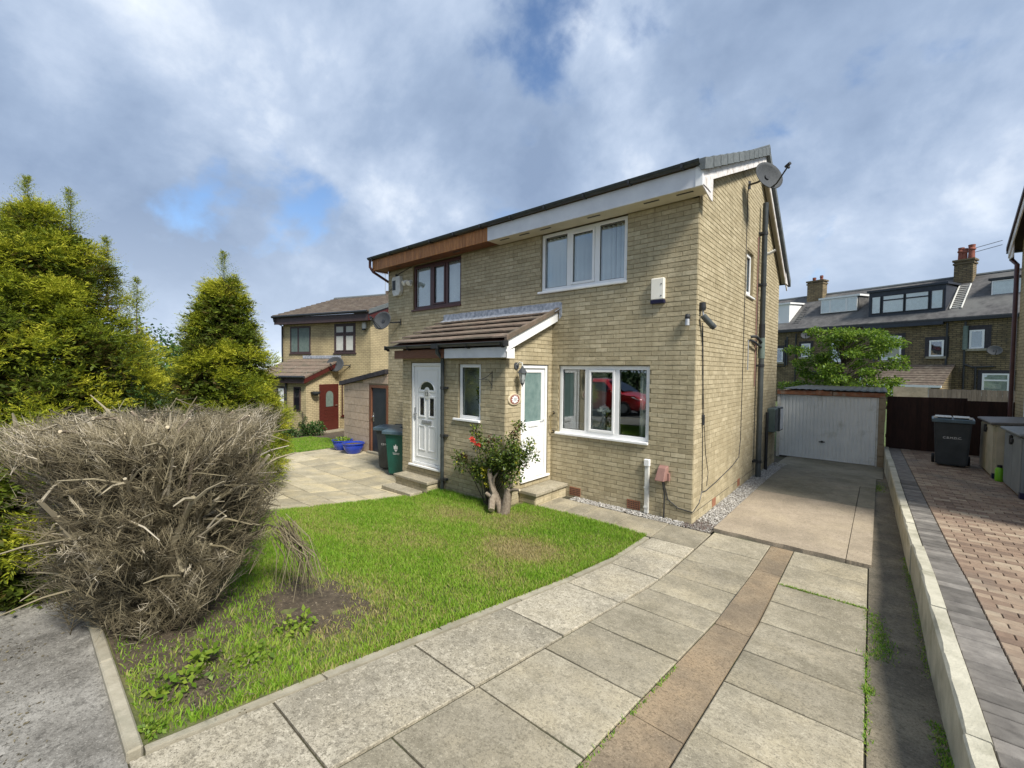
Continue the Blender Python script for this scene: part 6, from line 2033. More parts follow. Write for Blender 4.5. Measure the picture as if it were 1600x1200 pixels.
for s, z, lab in ((11.05, 5.55, 'small grey dish on the terrace by the left chimney'), (-.15, 3.85, 'small grey dish on the terrace near the right edge')):
    p = (T0[0] + TA[0] * s + TN[0] * .02, T0[1] + TA[1] * s + TN[1] * .02, z)
    cc = (p[0] + TN[0] * .45, p[1] + TN[1] * .45, z + .05)
    dish('satellite_dish', p, cc, (.1, -1, .3), .36, .32, lab)
t = thing('television_aerial', (T0[0] + TA[0] * 1.9 + TN[0] * -3.6, T0[1] + TA[1] * 1.9 + TN[1] * -3.6, 10.77), 'thin aerial arms beside the right-hand terrace chimney', 'aerial')
a0 = Vector(t.location)
MB().tube([a0 - Vector((0, 0, .02)), a0 + Vector((0, 0, .8))], .02, 5).tube([a0 + Vector((0, 0, .75)), a0 + Vector((1.3, -.3, 1.0))], .02, 4).tube([a0 + Vector((0, 0, .45)), a0 + Vector((1.3, -.3, .7))], .02, 4).build('antenna', 'dish', t)

# ================================================================== VEGETATION
def sprays(P, D, L, W, nleaf, r, tones, flat=True, droop=.25, aspect=.22, spread=.9):
    """feathery sprays: base points P, directions D, lengths L; each carries nleaf pointed leaflets"""
    n = len(P)
    up = np.array([0, 0, 1.0])
    side = np.cross(D, up) + r.normal(size=(n, 3)) * .35
    side /= np.linalg.norm(side, axis=1)[:, None] + 1e-9
    t = (np.arange(nleaf) + .5) / nleaf
    sgn = np.where(np.arange(nleaf) % 2 == 0, 1.0, -1.0)
    base = P[:, None, :] + D[:, None, :] * (L[:, None] * t[None])[..., None]
    base[..., 2] -= droop * (L[:, None] * t[None]) ** 2 / L[:, None].clip(.01)
    ld = D[:, None, :] * .75 + side[:, None, :] * (sgn * spread * (1.05 - .55 * t))[None, :, None] + r.normal(size=(n, nleaf, 3)) * .28
    ld /= np.linalg.norm(ld, axis=2)[..., None]
    ll = W[:, None] * (1.15 - .6 * t)[None] * r.uniform(.7, 1.3, (n, nleaf))
    nr = np.cross(ld, side[:, None, :]) + r.normal(size=(n, nleaf, 3)) * .4
    ws = np.cross(ld, nr); ws /= np.linalg.norm(ws, axis=2)[..., None] + 1e-9
    hw = (ll * aspect)[..., None]
    l3 = ll[..., None]
    V = np.stack([base, base + ld * l3 * .5 + ws * hw * .5, base + ld * l3, base + ld * l3 * .5 - ws * hw * .5], 2)
    T = tones[:, None, None] + (t[None, :, None] - .5) * .18 + np.array([-.06, 0, .12, 0])[None, None, :] + r.normal(size=(n, nleaf, 1)) * .05
    V = V.reshape(-1, 3)
    F = np.arange(len(V)).reshape(-1, 4)
    return V, F, np.clip(np.broadcast_to(T, (n, nleaf, 4)).reshape(-1), 0, 1)


def conifer(name, label, base, H, R, seed, nclump, nspray, leaders, lean=(0, 0), shape=.75, low=.0, brown=.1):
    r = np.random.default_rng(seed)
    t = thing(name, base, label, 'tree', 'conifers along the front boundary')
    b = np.array(base)
    # clumps over a noisy cone; top pieces first
    zz = low + (0.97 - low) * r.random(nclump) ** 1.15
    ph = r.uniform(0, 2 * np.pi, nclump)
    lob = 1 + .16 * np.sin(3 * ph + seed) + .12 * np.sin(5 * ph + zz * 9)
    prof = np.minimum(1, (1 - zz) / (1 - shape) if shape < 1 else 1) ** .8
    prof = np.where(zz < .25, .82 + zz * .72, prof)
    rad = R * prof * lob * r.uniform(.72, 1.0, nclump)
    C = b + np.c_[np.cos(ph) * rad + lean[0] * zz, np.sin(ph) * rad + lean[1] * zz, zz * H]
    cr = R * r.uniform(.20, .36, nclump) * (.55 + .45 * prof)
    out = np.c_[np.cos(ph), np.sin(ph), .55 + .6 * zz]
    out /= np.linalg.norm(out, axis=1)[:, None]
    tone_c = np.clip(r.normal(.64, .14, nclump), .25, .9)
    tone_c = np.where(r.random(nclump) < brown, r.uniform(.08, .3, nclump), tone_c)
    per = nspray // nclump
    k = np.repeat(np.arange(nclump), per)
    n = len(k)
    d = r.normal(size=(n, 3)) + out[k] * 1.1
    d /= np.linalg.norm(d, axis=1)[:, None]
    P = C[k] + d * (cr[k] * r.random(n) ** .4)[:, None] * np.array([1, 1, .75])
    D = d * .7 + out[k] * .6 + r.normal(size=(n, 3)) * .35
    D /= np.linalg.norm(D, axis=1)[:, None]
    L = r.uniform(.10, .24, n)
    W = r.uniform(.035, .065, n)
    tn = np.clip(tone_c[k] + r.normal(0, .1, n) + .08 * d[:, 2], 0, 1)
    V1, F1, T1 = sprays(P, D, L, W, 14, r, tn)
    # inner foliage nearer the stem: same leaves, inner shade put into darker, browner tones
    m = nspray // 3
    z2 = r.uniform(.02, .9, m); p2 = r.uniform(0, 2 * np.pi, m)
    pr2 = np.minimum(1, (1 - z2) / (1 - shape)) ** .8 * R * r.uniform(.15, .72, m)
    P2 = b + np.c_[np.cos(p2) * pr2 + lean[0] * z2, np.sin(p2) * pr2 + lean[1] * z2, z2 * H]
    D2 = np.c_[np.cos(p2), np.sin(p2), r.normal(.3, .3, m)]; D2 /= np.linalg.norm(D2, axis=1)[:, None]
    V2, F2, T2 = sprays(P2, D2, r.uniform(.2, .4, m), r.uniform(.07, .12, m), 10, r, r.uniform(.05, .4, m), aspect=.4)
    # leader shoots that stand clear at the top
    Ps, Ds, Ls, Ws, Ts = [], [], [], [], []
    q = MB()
    for (lx, ly, lz, lh) in leaders:
        p0 = b + np.array([lx, ly, lz - .22])
        lh = lh + .18
        q.tube([tuple(p0 - np.array([0, 0, .5])), tuple(p0), tuple(p0 + np.array([.02, .01, lh]))], [.012, .008, .003], 5)
        kk = int(120 * lh / .5)
        tt = r.random(kk)
        a = r.uniform(0, 2 * np.pi, kk)
        Ps.append(p0 + np.c_[np.zeros(kk), np.zeros(kk), tt * lh])
        dd = np.c_[np.cos(a), np.sin(a), np.full(kk, .9)]
        Ds.append(dd / np.linalg.norm(dd, axis=1)[:, None])
        Ls.append(lh * (.09 + .58 * (1 - tt)) * r.uniform(.6, 1.1, kk)); Ws.append(np.full(kk, .038)); Ts.append(r.uniform(.45, .75, kk))
    V3, F3, T3 = sprays(np.vstack(Ps), np.vstack(Ds), np.concatenate(Ls), np.concatenate(Ws), 10, r, np.concatenate(Ts), droop=0)
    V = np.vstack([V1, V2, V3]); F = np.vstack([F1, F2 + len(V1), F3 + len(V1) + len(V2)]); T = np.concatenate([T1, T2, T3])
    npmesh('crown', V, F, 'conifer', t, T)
    q.tube([(b[0], b[1], b[2] - .05), (b[0] + lean[0] * .4, b[1] + lean[1] * .4, b[2] + H * .4), (b[0] + lean[0] * .9, b[1] + lean[1] * .9, b[2] + H * .9)], [.11, .08, .02], 8)
    for i in range(0, nclump, 3):
        zt = b[2] + max(.15, zz[i] * H - .35)
        q.tube([(b[0] + lean[0] * zz[i], b[1] + lean[1] * zz[i], zt), tuple(C[i])], [.022, .006], 4)
    q.build('trunk', 'bark_dark', t)
    return t


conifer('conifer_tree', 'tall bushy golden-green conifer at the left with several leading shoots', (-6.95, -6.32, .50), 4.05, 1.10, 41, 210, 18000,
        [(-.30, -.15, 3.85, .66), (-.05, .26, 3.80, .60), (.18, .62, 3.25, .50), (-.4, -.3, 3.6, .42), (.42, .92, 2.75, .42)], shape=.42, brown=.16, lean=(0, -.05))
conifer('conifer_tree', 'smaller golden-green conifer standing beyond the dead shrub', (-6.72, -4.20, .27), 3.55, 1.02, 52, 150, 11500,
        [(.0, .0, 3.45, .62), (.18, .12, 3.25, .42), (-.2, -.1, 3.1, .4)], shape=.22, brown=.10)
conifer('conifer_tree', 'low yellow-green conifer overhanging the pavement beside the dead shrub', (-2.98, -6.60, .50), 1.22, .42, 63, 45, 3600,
        [(.0, .05, 1.1, .15)], shape=.55, brown=.08)


# dead clipped shrub in front
def dead_shrub(name, label, c, R, H, seed, nstem, nspray, squash=(1, 1), top_cut=True):
    r = np.random.default_rng(seed)
    t = thing(name, c, label, 'shrub', 'dead clipped shrubs')
    c = np.array(c, float)
    def env(z):      # radius at relative height
        z = np.clip(z, 0, 1)
        return R * np.interp(z, [0, .1, .3, .7, 1], [.42, .66, .86, 1.0, 1.04])
    q = MB(); q.tone = []
    rr = random.Random(seed)
    ends = []
    for i in range(nstem):
        a = rr.uniform(0, 6.283); e = rr.random() ** .6
        hz = rr.uniform(.55, 1.0) if e < .75 else rr.uniform(.25, .95)
        x1, y1 = math.cos(a) * e * env(hz) * squash[0], math.sin(a) * e * env(hz) * squash[1]
        b0 = (c[0] + math.cos(a) * .16 * rr.random(), c[1] + math.sin(a) * .16 * rr.random(), c[2] - .03)
        p3 = (c[0] + x1, c[1] + y1, c[2] + hz * H)
        mid = tuple(b0[j] * .45 + p3[j] * .55 + rr.uniform(-.07, .07) for j in range(3))
        mid = (mid[0] - x1 * .12, mid[1] - y1 * .12, mid[2] + .06)
        mid2 = tuple(mid[j] * .5 + p3[j] * .5 + rr.uniform(-.05, .05) for j in range(3))
        r0 = rr.uniform(.014, .03)
        k0 = len(q.v)
        q.tube([b0, mid, mid2, p3], [r0, r0 * .75, r0 * .6, r0 * .45], 5)
        q.tone += [rr.uniform(.5, .95)] * (len(q.v) - k0)
        ends.append((np.array(mid), np.array(mid2), np.array(p3)))
        for s in range(rr.randint(2, 5)):
            w = rr.uniform(.2, 1.0)
            st = np.array(mid) * (1 - w) + np.array(p3) * w
            dv = np.array([rr.gauss(0, 1), rr.gauss(0, 1), rr.gauss(.5, .6)]) + np.array([math.cos(a), math.sin(a), 0]) * .8
            dv /= np.linalg.norm(dv)
            en = st + dv * rr.uniform(.12, .4)
            k0 = len(q.v)
            q.tube([tuple(st), tuple((st + en) / 2 + np.array([0, 0, .02])), tuple(en)], [r0 * .45, r0 * .3, r0 * .15], 4)
            q.tone += [rr.uniform(.4, 1.0)] * (len(q.v) - k0)
    q.build('branches', 'twig', t)
    # sprays of fine twigs through the outer shell and inside
    n = nspray
    z = r.random(n) ** .85
    top = r.random(n) < .16
    z = np.where(top, r.uniform(.9, 1.0, n), z)
    a = r.uniform(0, 2 * np.pi, n)
    gap = np.sin(5 * a + 7 * z + seed) + np.sin(3 * a - 11 * z) + np.sin(9 * a + 4 * z + 2)
    z = np.where((gap > 1.1) & ~top, r.random(n), z)
    deep = (gap > .7) & ~top
    rad = env(z) * np.where(deep, .72, 1.0) * np.where(top, np.sqrt(r.random(n)), r.random(n) ** .30) * (1 + .10 * np.sin(4 * a + 5 * z + seed) + .05 * np.sin(9 * a))
    P = c + np.c_[np.cos(a) * rad * squash[0], np.sin(a) * rad * squash[1], .04 + z * (H - .1)]
    D = np.c_[np.cos(a), np.sin(a), r.normal(.5, .35, n)] + r.normal(size=(n, 3)) * .38
    D[:, 2] += np.where(top, .6, 0)
    D /= np.linalg.norm(D, axis=1)[:, None]
    L = r.uniform(.14, .42, n)
    P = P - D * (L * .8)[:, None]
    nl = 15
    side = np.cross(D, r.normal(size=(n, 3))); side /= np.linalg.norm(side, axis=1)[:, None]
    sd2 = np.cross(D, side)
    tt = np.concatenate([[0.0], (np.arange(nl - 1) + .6) / nl])
    base = P[:, None, :] + D[:, None, :] * (L[:, None] * tt[None])[..., None]
    ang = r.uniform(0, 2 * np.pi, (n, nl))
    sg = np.where(np.arange(nl) % 2 == 0, 1.0, -1.0)[None, :, None]
    ld = D[:, None, :] * .9 + side[:, None, :] * sg * .72 + (side[:, None, :] * np.cos(ang)[..., None] + sd2[:, None, :] * np.sin(ang)[..., None]) * .32
    ld[:, 0] = D
    ld /= np.linalg.norm(ld, axis=2)[..., None]
    ll = L[:, None] * (.46 - .30 * tt)[None] * r.uniform(.6, 1.3, (n, nl))
    ll[:, 0] = L
    wd = np.full((n, nl), .0021); wd[:, 0] = .0042
    wd = wd * r.uniform(.8, 1.5, (n, 1))
    e1 = np.cross(ld, np.array([.3, .5, .81])); e1 /= np.linalg.norm(e1, axis=2)[..., None] + 1e-9
    e2 = np.cross(ld, e1)
    w3 = wd[..., None]
    tip = base + ld * ll[..., None]
    tip[..., 2] += .12 * ll
    V = np.stack([base + e1 * w3, base + (-.5 * e1 + .87 * e2) * w3, base + (-.5 * e1 - .87 * e2) * w3, tip], 2).reshape(-1, 3)
    F0 = np.array([(0, 1, 3), (1, 2, 3), (2, 0, 3)])
    F = (F0[None] + (np.arange(n * nl) * 4)[:, None, None]).reshape(-1, 3)
    T = np.clip(r.normal(.34, .25, (n, 1, 1)) + np.where(z > .9, .22, 0)[:, None, None] + r.normal(0, .06, (n, nl, 1)) + np.array([0, 0, 0, .12]), 0, 1)
    npmesh('twigs', V, F, 'twig', t, np.broadcast_to(T, (n, nl, 4)).reshape(-1))
    return t


dead_shrub('dead_shrub', 'big dead clipped shrub of bare grey-brown twigs at the garden corner', (-1.76, -5.97, .49), .72, 1.50, 71, 110, 4300, squash=(1.0, 1.0))
dead_shrub('dead_shrub', 'small dead hedge stump seen between the two conifers', (-6.95, -5.25, .42), .55, 1.12, 72, 26, 1500)
dead_shrub('dead_shrub', 'grey dead hedge end to the left behind the big dead shrub', (-2.95, -6.15, .49), .42, 1.42, 73, 18, 1100)
# thick pale stubs cut across the top of the dead shrub
t = thing('cut_branches', (-1.76, -5.97, 1.6), 'pale sawn branch stubs across the flat top of the dead shrub', 'branches')
rr = random.Random(77)
for i in range(34):
    a = rr.uniform(0, 6.28); e = rr.random() ** .6 * .62
    p = Vector((-1.76 + math.cos(a) * e, -5.97 + math.sin(a) * e, .47 + rr.uniform(1.30, 1.50)))
    d = (Vector((math.cos(a), math.sin(a), 0)) * .9 + Vector((rr.gauss(0, .35), rr.gauss(0, .35), rr.uniform(.1, .8)))).normalized()
    L = rr.uniform(.18, .45)
    rd_ = rr.uniform(.006, .014)
    MB().tube([p - d * L - Vector((0, 0, .25)), p - d * L * .5, p], [rd_ * 1.2, rd_, rd_ * .9], 6).build('branch', 'bark', t)
    MB().tube([p, p + d * .004], rd_ * .92, 6).build('sawn_end', 'cutwood', t)
# hanging root-like bunch on the right of the shrub
t = thing('dead_spray', (-1.55, -5.2, .45), 'reddish dead spray drooping to the soil at the right of the dead shrub', 'branch')
q = MB(); q.tone = []
for i in range(70):
    p0 = Vector((-1.62 + rr.gauss(0, .05), -5.22 + rr.gauss(0, .05), .98 + rr.gauss(0, .05)))
    p2 = Vector((-1.42 + rr.gauss(0, .10), -5.12 + rr.gauss(0, .10), .43 + rr.random() * .2))
    m_ = (p0 + p2) / 2 + Vector((.06, .03, .06)) + Vector((rr.gauss(0, .03), rr.gauss(0, .03), 0))
    k0 = len(q.v)
    q.tube([p0, m_, p2], [.004, .003, .0015], 3)
    q.tone += [rr.uniform(.1, .6)] * (len(q.v) - k0)
q.tube([(-1.9, -5.5, .75), (-1.7, -5.3, 1.0), (-1.6, -5.2, .95)], [.014, .01, .008], 5)
q.tone += [.5] * (len(q.v) - len(q.tone))
q.build('twigs', 'twig', t)


# ------------------------------------------------------------------ grass
def smooth_noise(x, y, seed, sc):
    r = np.random.default_rng(seed)
    o = np.zeros_like(x)
    for i in range(5):
        a = r.uniform(0, 6.28); f = sc * r.uniform(.6, 1.8)
        o += np.sin((x * np.cos(a) + y * np.sin(a)) * f + r.uniform(0, 6.28))
    return o / 5


def gv(x, y):
    return np.array([lawn_z(a, b) for a, b in zip(x, y)])


def grass(name, label, box, n, seed, mask=None, hscale=1.0, tshift=0.0, zf=gv, w=.0075):
    r = np.random.default_rng(seed)
    x = r.uniform(box[0], box[1], n); y = r.uniform(box[2], box[3], n)
    if mask is not None:
        k = mask(x, y, r); x, y = x[k], y[k]
    n = len(x)
    dry = np.zeros(n)
    for (px, py, pr, amt) in ((-1.25, -2.55, .55, .8), (-2.1, -3.5, .5, .3), (-3.0, -2.1, .6, .45), (-2.0, -1.9, .5, .35), (-1.15, -4.95, .5, .6), (-3.6, -4.2, .6, .3), (-1.0, -3.4, .4, .35)):
        dry = np.maximum(dry, amt * np.exp(-((x - px) ** 2 + (y - py) ** 2) / pr ** 2))
    nz = smooth_noise(x, y, seed, 4.5) * .5 + smooth_noise(x, y, seed + 1, 14) * .35
    tone = np.clip(.52 + .30 * nz - dry * (.55 + .4 * r.random(n)) + r.normal(0, .13, n) + tshift, 0, 1)
    straw = r.random(n) < .035 + .30 * dry
    tone = np.where(straw, r.uniform(0, .2, n), tone)
    h = hscale * r.uniform(.024, .052, n) * (1 + .45 * np.clip(nz, -1, 1)) * (1 - .35 * dry)
    a = r.uniform(0, 2 * np.pi, n)
    lean = r.uniform(.15, .9, n) * h
    la = r.uniform(0, 2 * np.pi, n)
    z = zf(x, y)
    P = np.c_[x, y, z - .004]
    wv = np.c_[np.cos(a), np.sin(a), np.zeros(n)] * (w * r.uniform(.6, 1.2, n))[:, None] * .5
    lv = np.c_[np.cos(la), np.sin(la), np.zeros(n)] * lean[:, None]
    up = np.c_[np.zeros(n), np.zeros(n), h]
    V = np.stack([P - wv, P + wv, P + lv * .35 + up * .6 + wv * .8, P + lv + up, P + lv * .35 + up * .6 - wv * .8], 1).reshape(-1, 3)
    b = (np.arange(n) * 5)[:, None]
    F = np.vstack([b + np.array([[0, 1, 2]]), b + np.array([[0, 2, 4]]), b + np.array([[4, 2, 3]])])
    T = np.repeat(tone, 5)
    return tag(npmesh(name, V, F, 'grass', None, T), label, 'grass', kind='stuff')


def soilpatch(x, y):
    return np.maximum(1.25 * np.exp(-(((x + 1.35) / .55) ** 2 + ((y + 5.10) / .42) ** 2)), np.maximum(np.exp(-(((x + .85) / .45) ** 2 + ((y + 6.02) / .25) ** 2)), 1.2 * np.exp(-(((x + 1.8) / .75) ** 2 + ((y + 6.0) / .6) ** 2))))


def lmask(x, y, r):
    keep = r.random(len(x)) > soilpatch(x, y)
    keep &= x < np.array([r1l(v) - .07 for v in y]) + r.normal(0, .012, len(x))
    keep &= ~((y > -1.36) & (x > -5.6) & (x < -2.5))
    keep &= ~((y > -1.94) & (x < -4.38))
    return keep


grass('grass', 'short sunlit front lawn grass with straw-coloured patches', (-4.56, -.28, -6.27, -.89), 215000, 101, lmask)
# taller fringe by the porch wall and along the kerb
grass('grass', 'longer grass fringe growing against the foot of the porch wall', (-4.3, -2.45, -1.62, -1.33), 5200, 103, None, 2.0, .1)
def fringe(x, y, r):
    return np.abs(x - np.array([r1l(v) - .095 for v in y])) < .035
grass('grass', 'ragged grass edge spilling over the kerb beside the flags', (-.6, -.28, -6.1, -.95), 15000, 104, fringe, 1.15, -.05)
grass('grass', 'sunlit strip of neighbouring lawn beyond the patio', (-14.8, -10.45, -3.2, .9), 24000, 105, None, 1.2, .05, lambda x, y: np.array([g(a, b) - .01 for a, b in zip(x, y)]), .012)
# bare soil under and beside the dead shrub
sx = lin(-3.2, -.45, .09); sy = lin(-6.28, -4.5, .09)
o = sheet('soil_patch', sx, sy, lambda x, y: lawn_z(x, y) + (.007 + .01 * math.sin(13 * x) * math.sin(11 * y)) * (1 if float(soilpatch(np.array(x), np.array(y))) > .42 else -3) , 'soil')
tag(o, kind='structure')


def weed(loc, label, n, size, seed, spread=.10, h=.06, m='maple', tone=(.4, 1)):
    t = thing('weed', loc, label, 'weed', 'small weeds')
    V, F, T, _ = leafcloud([(loc[0], loc[1], loc[2] + h * .5)], [(spread, spread, h * .7)], int(n * 2.2), size * .55, seed, tone=tone, aspect=.55)
    npmesh('leaves', V, F, m, t, T)
    return t


weed((-.78, -6.08, .525), 'round-leaved weed in the soil by the footway edging', 46, .085, 1, .15, .05)
weed((-.93, -5.92, .51), 'taller dock-like weed under the front of the dead shrub', 24, .12, 2, .07, .09)
weed((-.50, -6.25, .53), 'small weed at the corner of the first flag', 60, .045, 3, .06, .04)
weed((-.82, -5.72, .49), 'pale ragged weed on the soil near the kerb', 40, .07, 4, .12, .05)
weed((-1.0, -5.35, .44), 'bright weed clump in the thin grass left of the kerb', 45, .08, 5, .14, .06, tone=(.4, 1))
# moss and weeds in the joints
def moss(pts, label, n, seed, r_=.04):
    r = np.random.default_rng(seed)
    pts = np.array(pts)
    seg = r.integers(0, len(pts) - 1, n); t_ = r.random(n)
    P = pts[seg] * (1 - t_)[:, None] + pts[seg + 1] * t_[:, None]
    P = P + np.c_[r.normal(0, r_, n), r.normal(0, r_, n)]
    z = np.array([g(a, b) for a, b in P]) - .006
    L = r.uniform(.008, .028, n); a = r.uniform(0, 6.28, n)
    d = np.c_[np.cos(a) * .8, np.sin(a) * .8, r.uniform(.5, 1.2, n)] * L[:, None]
    s = np.c_[-np.sin(a), np.cos(a), np.zeros(n)] * .004
    B = np.c_[P, z]
    V = np.stack([B - s, B + s, B + d], 1).reshape(-1, 3)
    T = np.repeat(np.clip(r.normal(.62, .3, n), 0, 1), 3)
    return tag(npmesh('moss', V, np.arange(n * 3).reshape(-1, 3), 'grass', None, T), label, 'moss', kind='stuff')
moss([(1.34, -1.25), (1.6, -1.25), (2.06, -1.24)], 'moss along the joint across the right-hand flags', 700, 1, .010)
moss([(2.10, -1.3), (2.16, -1.7), (2.2, -2.0), (2.12, -2.2)], 'green weedy patch where flags meet tarmac', 1100, 2, .045)
moss([(2.09, -2.2), (2.10, -2.8), (2.11, -3.6)], 'weeds in the long joint beside the tarmac strip', 300, 3, .010)
moss([(2.10, -2.72), (2.115, -2.84)], 'little tuft in the joint near the bottom right', 260, 4, .02)
moss([(1.06, -3.6), (1.05, -4.8), (1.06, -5.6)], 'moss in the joint left of the brown concrete strip', 330, 5, .008)
moss([(2.05, 5.2), (2.1, 4.4), (2.14, 5.6)], 'moss at the damp corner before the garage', 900, 6, .07)
moss([(2.44, -2.9), (2.46, -3.3), (2.46, -3.6)], 'green moss at the foot of the low wall', 700, 7, .025)
moss([(2.40, .6), (2.43, -.6), (2.45, -2.2)], 'dark leafy litter along the foot of the low wall', 900, 8, .02)

# ------------------------------------------------------------------ rose and stump
rz = g(-2.85, -1.5)
t = thing('rose_bush', (-2.86, -1.50, rz), 'leafy rose bush with red flower against the porch corner', 'bush')
rr = random.Random(91)
q = MB()
tips = []
for i in range(17):
    a = rr.uniform(0, 6.28)
    tx, ty, tz = -2.80 + rr.uniform(-.55, .72), -1.52 + rr.uniform(-.12, .18), rz + rr.uniform(.55, 1.12)
    b0 = Vector((-2.86 + rr.uniform(-.06, .06), -1.50 + rr.uniform(-.04, .04), rz - .02))
    e = Vector((tx, ty, tz))
    m_ = b0.lerp(e, .5) + Vector((-.1 * (tx + 2.8), 0, .08))
    q.tube([b0, m_, e], [.010, .007, .003], 5)
    tips.append(e); tips.append(b0.lerp(e, .78) + Vector((0, 0, .05)))
for e in ((-2.22, -1.44, rz + 1.42), (-2.02, -1.4, rz + 1.12), (-3.12, -1.5, rz + 1.25), (-3.55, -1.52, rz + .75), (-1.95, -1.42, rz + 1.0)):
    b0 = Vector((-2.84, -1.5, rz)); e = Vector(e)
    q.tube([b0, b0.lerp(e, .5) + Vector((0, 0, .1)), e], [.010, .007, .003], 5)
    tips.append(e); tips.append(b0.lerp(e, .8) + Vector((0, 0, .06)))
q.build('stem', 'bark_dark', t)
V, F, T, _ = leafcloud([tuple(e) for e in tips], [rr.uniform(.10, .17) for e in tips], 5200, .05, 92, tone=(.3, .9), aspect=.6)
V2, F2, T2, _ = leafcloud([(-2.22, -1.44, rz + 1.40), (-2.30, -1.43, rz + 1.28), (-2.75, -1.50, rz + 1.15), (-3.45, -1.5, rz + .72), (-3.12, -1.5, rz + 1.22)], [.07, .10, .09, .10, .06], 230, .045, 93, tone=(0, .06), aspect=.6)
V3, F3, T3, _ = leafcloud([(-2.80, -1.60, rz + .62), (-2.74, -1.60, rz + .42)], [.08, .05], 90, .045, 94, tone=(.94, 1.0), aspect=.6)
npmesh('foliage', np.vstack([V, V2, V3]), np.vstack([F, F2 + len(V), F3 + len(V) + len(V2)]), 'leaf', t, np.concatenate([T, T2, T3]))
fl_ = MB()
for c in ((-3.04, -1.63, rz + 1.11), (-2.98, -1.62, rz + 1.08), (-2.93, -1.62, rz + 1.06), (-3.08, -1.63, rz + 1.14)):
    for k in range(16):
        d = Vector((rr.gauss(0, 1), rr.gauss(-.4, 1), rr.gauss(.3, 1))).normalized()
        s_ = d.orthogonal().normalized() * .017
        cc = Vector(c) + Vector((rr.gauss(0, .012), rr.gauss(0, .012), rr.gauss(0, .012)))
        fl_.add([cc, cc + d * .018 + s_, cc + d * .038, cc + d * .018 - s_], [(0, 1, 2, 3)])
fl_.build('flower', 'flower', t)

sz = g(-2.5, -1.55)
t = thing('tree_stump', (-2.42, -1.58, sz), 'gnarled grey cut shrub stump in front of the rose bush', 'stump')
def limb(pts, rs, end=True):
    o = MB().tube(pts, rs, 9).build('limb', 'bark', t, smooth=True)
    if end:
        a, b = Vector(pts[-2]), Vector(pts[-1])
        d = (b - a).normalized()
        MB().tube([b, b + d * .006], rs[-1] * .93, 9).build('sawn_end', 'cutwood', t)
bx, by = -2.42, -1.58
limb([(bx, by, sz - .04), (bx - .06, by, sz + .12), (bx - .20, by - .02, sz + .36), (bx - .27, by - .02, sz + .58), (bx - .30, by, sz + .66)], [.085, .07, .055, .042, .035])
limb([(bx - .20, by - .02, sz + .36), (bx - .17, by - .03, sz + .55), (bx - .10, by - .02, sz + .64)], [.03, .022, .012], False)
limb([(bx + .02, by + .01, sz - .04), (bx + .06, by + .02, sz + .15), (bx + .10, by + .03, sz + .42)], [.09, .075, .06])
limb([(bx + .10, by + .03, sz + .36), (bx + .2, by + .03, sz + .42), (bx + .33, by + .02, sz + .44)], [.04, .03, .02])
limb([(bx + .10, by + .03, sz + .38), (bx + .16, by + .03, sz + .50), (bx + .15, by + .03, sz + .58)], [.03, .025, .016], False)
limb([(bx - .16, by + .0, sz + .30), (bx - .14, by - .10, sz + .20), (bx - .06, by - .20, sz + .10)], [.05, .06, .055])
limb([(bx - .10, by, sz + .20), (bx - .24, by - .05, sz + .26), (bx - .30, by - .06, sz + .28)], [.045, .04, .03])

# ------------------------------------------------------------------ maple-like tree behind the garage
mz = -.2
t = thing('broadleaf_tree', (.9, 14.7, mz), 'bright green spreading tree behind the garage', 'tree')
q = MB().tube([(.9, 14.7, mz), (.92, 14.68, 1.2), (1.0, 14.6, 2.2), (.8, 14.7, 3.4)], [.09, .075, .05, .015], 7)
rr = random.Random(55)
cl = []; cr_ = []
for i in range(95):
    a = rr.uniform(0, 6.28); hz = rr.uniform(.9, 4.0)
    mx = 2.0 * (1 - ((hz - 1.9) / 2.7) ** 2) ** .5 if abs(hz - 1.9) < 2.6 else .3
    e = rr.uniform(.3, 1) * mx
    p = (.85 + math.cos(a) * e * 1.05 + .15, 14.7 + math.sin(a) * e * .8, hz)
    cl.append(p); cr_.append((rr.uniform(.25, .5), rr.uniform(.25, .5), rr.uniform(.10, .2)))
    q.tube([(.92, 14.66, max(.7, hz - .7)), ((.92 + p[0]) / 2, (14.66 + p[1]) / 2, hz - .15), p], [.03, .018, .005], 4)
q.build('trunk', 'bark_dark', t)
V, F, T, _ = leafcloud(cl, cr_, 15000, .11, 56, tone=(.15, .85), aspect=.6)
npmesh('crown', V, F, 'maple', t, T)

# ------------------------------------------------------------------ far greenery left
def fartree(c, r, h, label, seed, n=3500, size=.22):
    t = thing('background_tree', (c[0], c[1], 0), label, 'tree', 'trees beyond the gardens')
    rr = random.Random(seed)
    cl = [(c[0] + rr.gauss(0, r * .45), c[1] + rr.gauss(0, r * .45), h * rr.uniform(.3, .9)) for i in range(18)]
    V, F, T, _ = leafcloud(cl, [r * rr.uniform(.3, .5) for _ in cl], n, size, seed, tone=(.2, .9), aspect=.7)
    npmesh('crown', V, F, 'farleaf', t, T)
    q = MB().tube([(c[0], c[1], -.3), (c[0], c[1], h * .6)], [.2, .08], 6)
    for p in cl: q.tube([(c[0], c[1], h * .3), p], [.06, .02], 4)
    q.build('trunk', 'bark_dark', t)
fartree((-19.0, -7 + 2.6, 0), 1.6, 3.2, 'mid green tree in the gap between the two conifers', 201)
fartree((-33, -2.5, 0), 3.0, 4.5, 'rounded green tree far beyond the small conifer', 202)
fartree((-38, 2.5, 0), 3.4, 4.6, 'rounded green tree to the left of the neighbouring house', 203)
fartree((-30, -7.5, 0), 3.0, 4.2, 'dark green tree far behind the tall conifer', 204)
fartree((-24, -.5, 0), 2.0, 3.0, 'low green tree left of the neighbouring porch', 205)

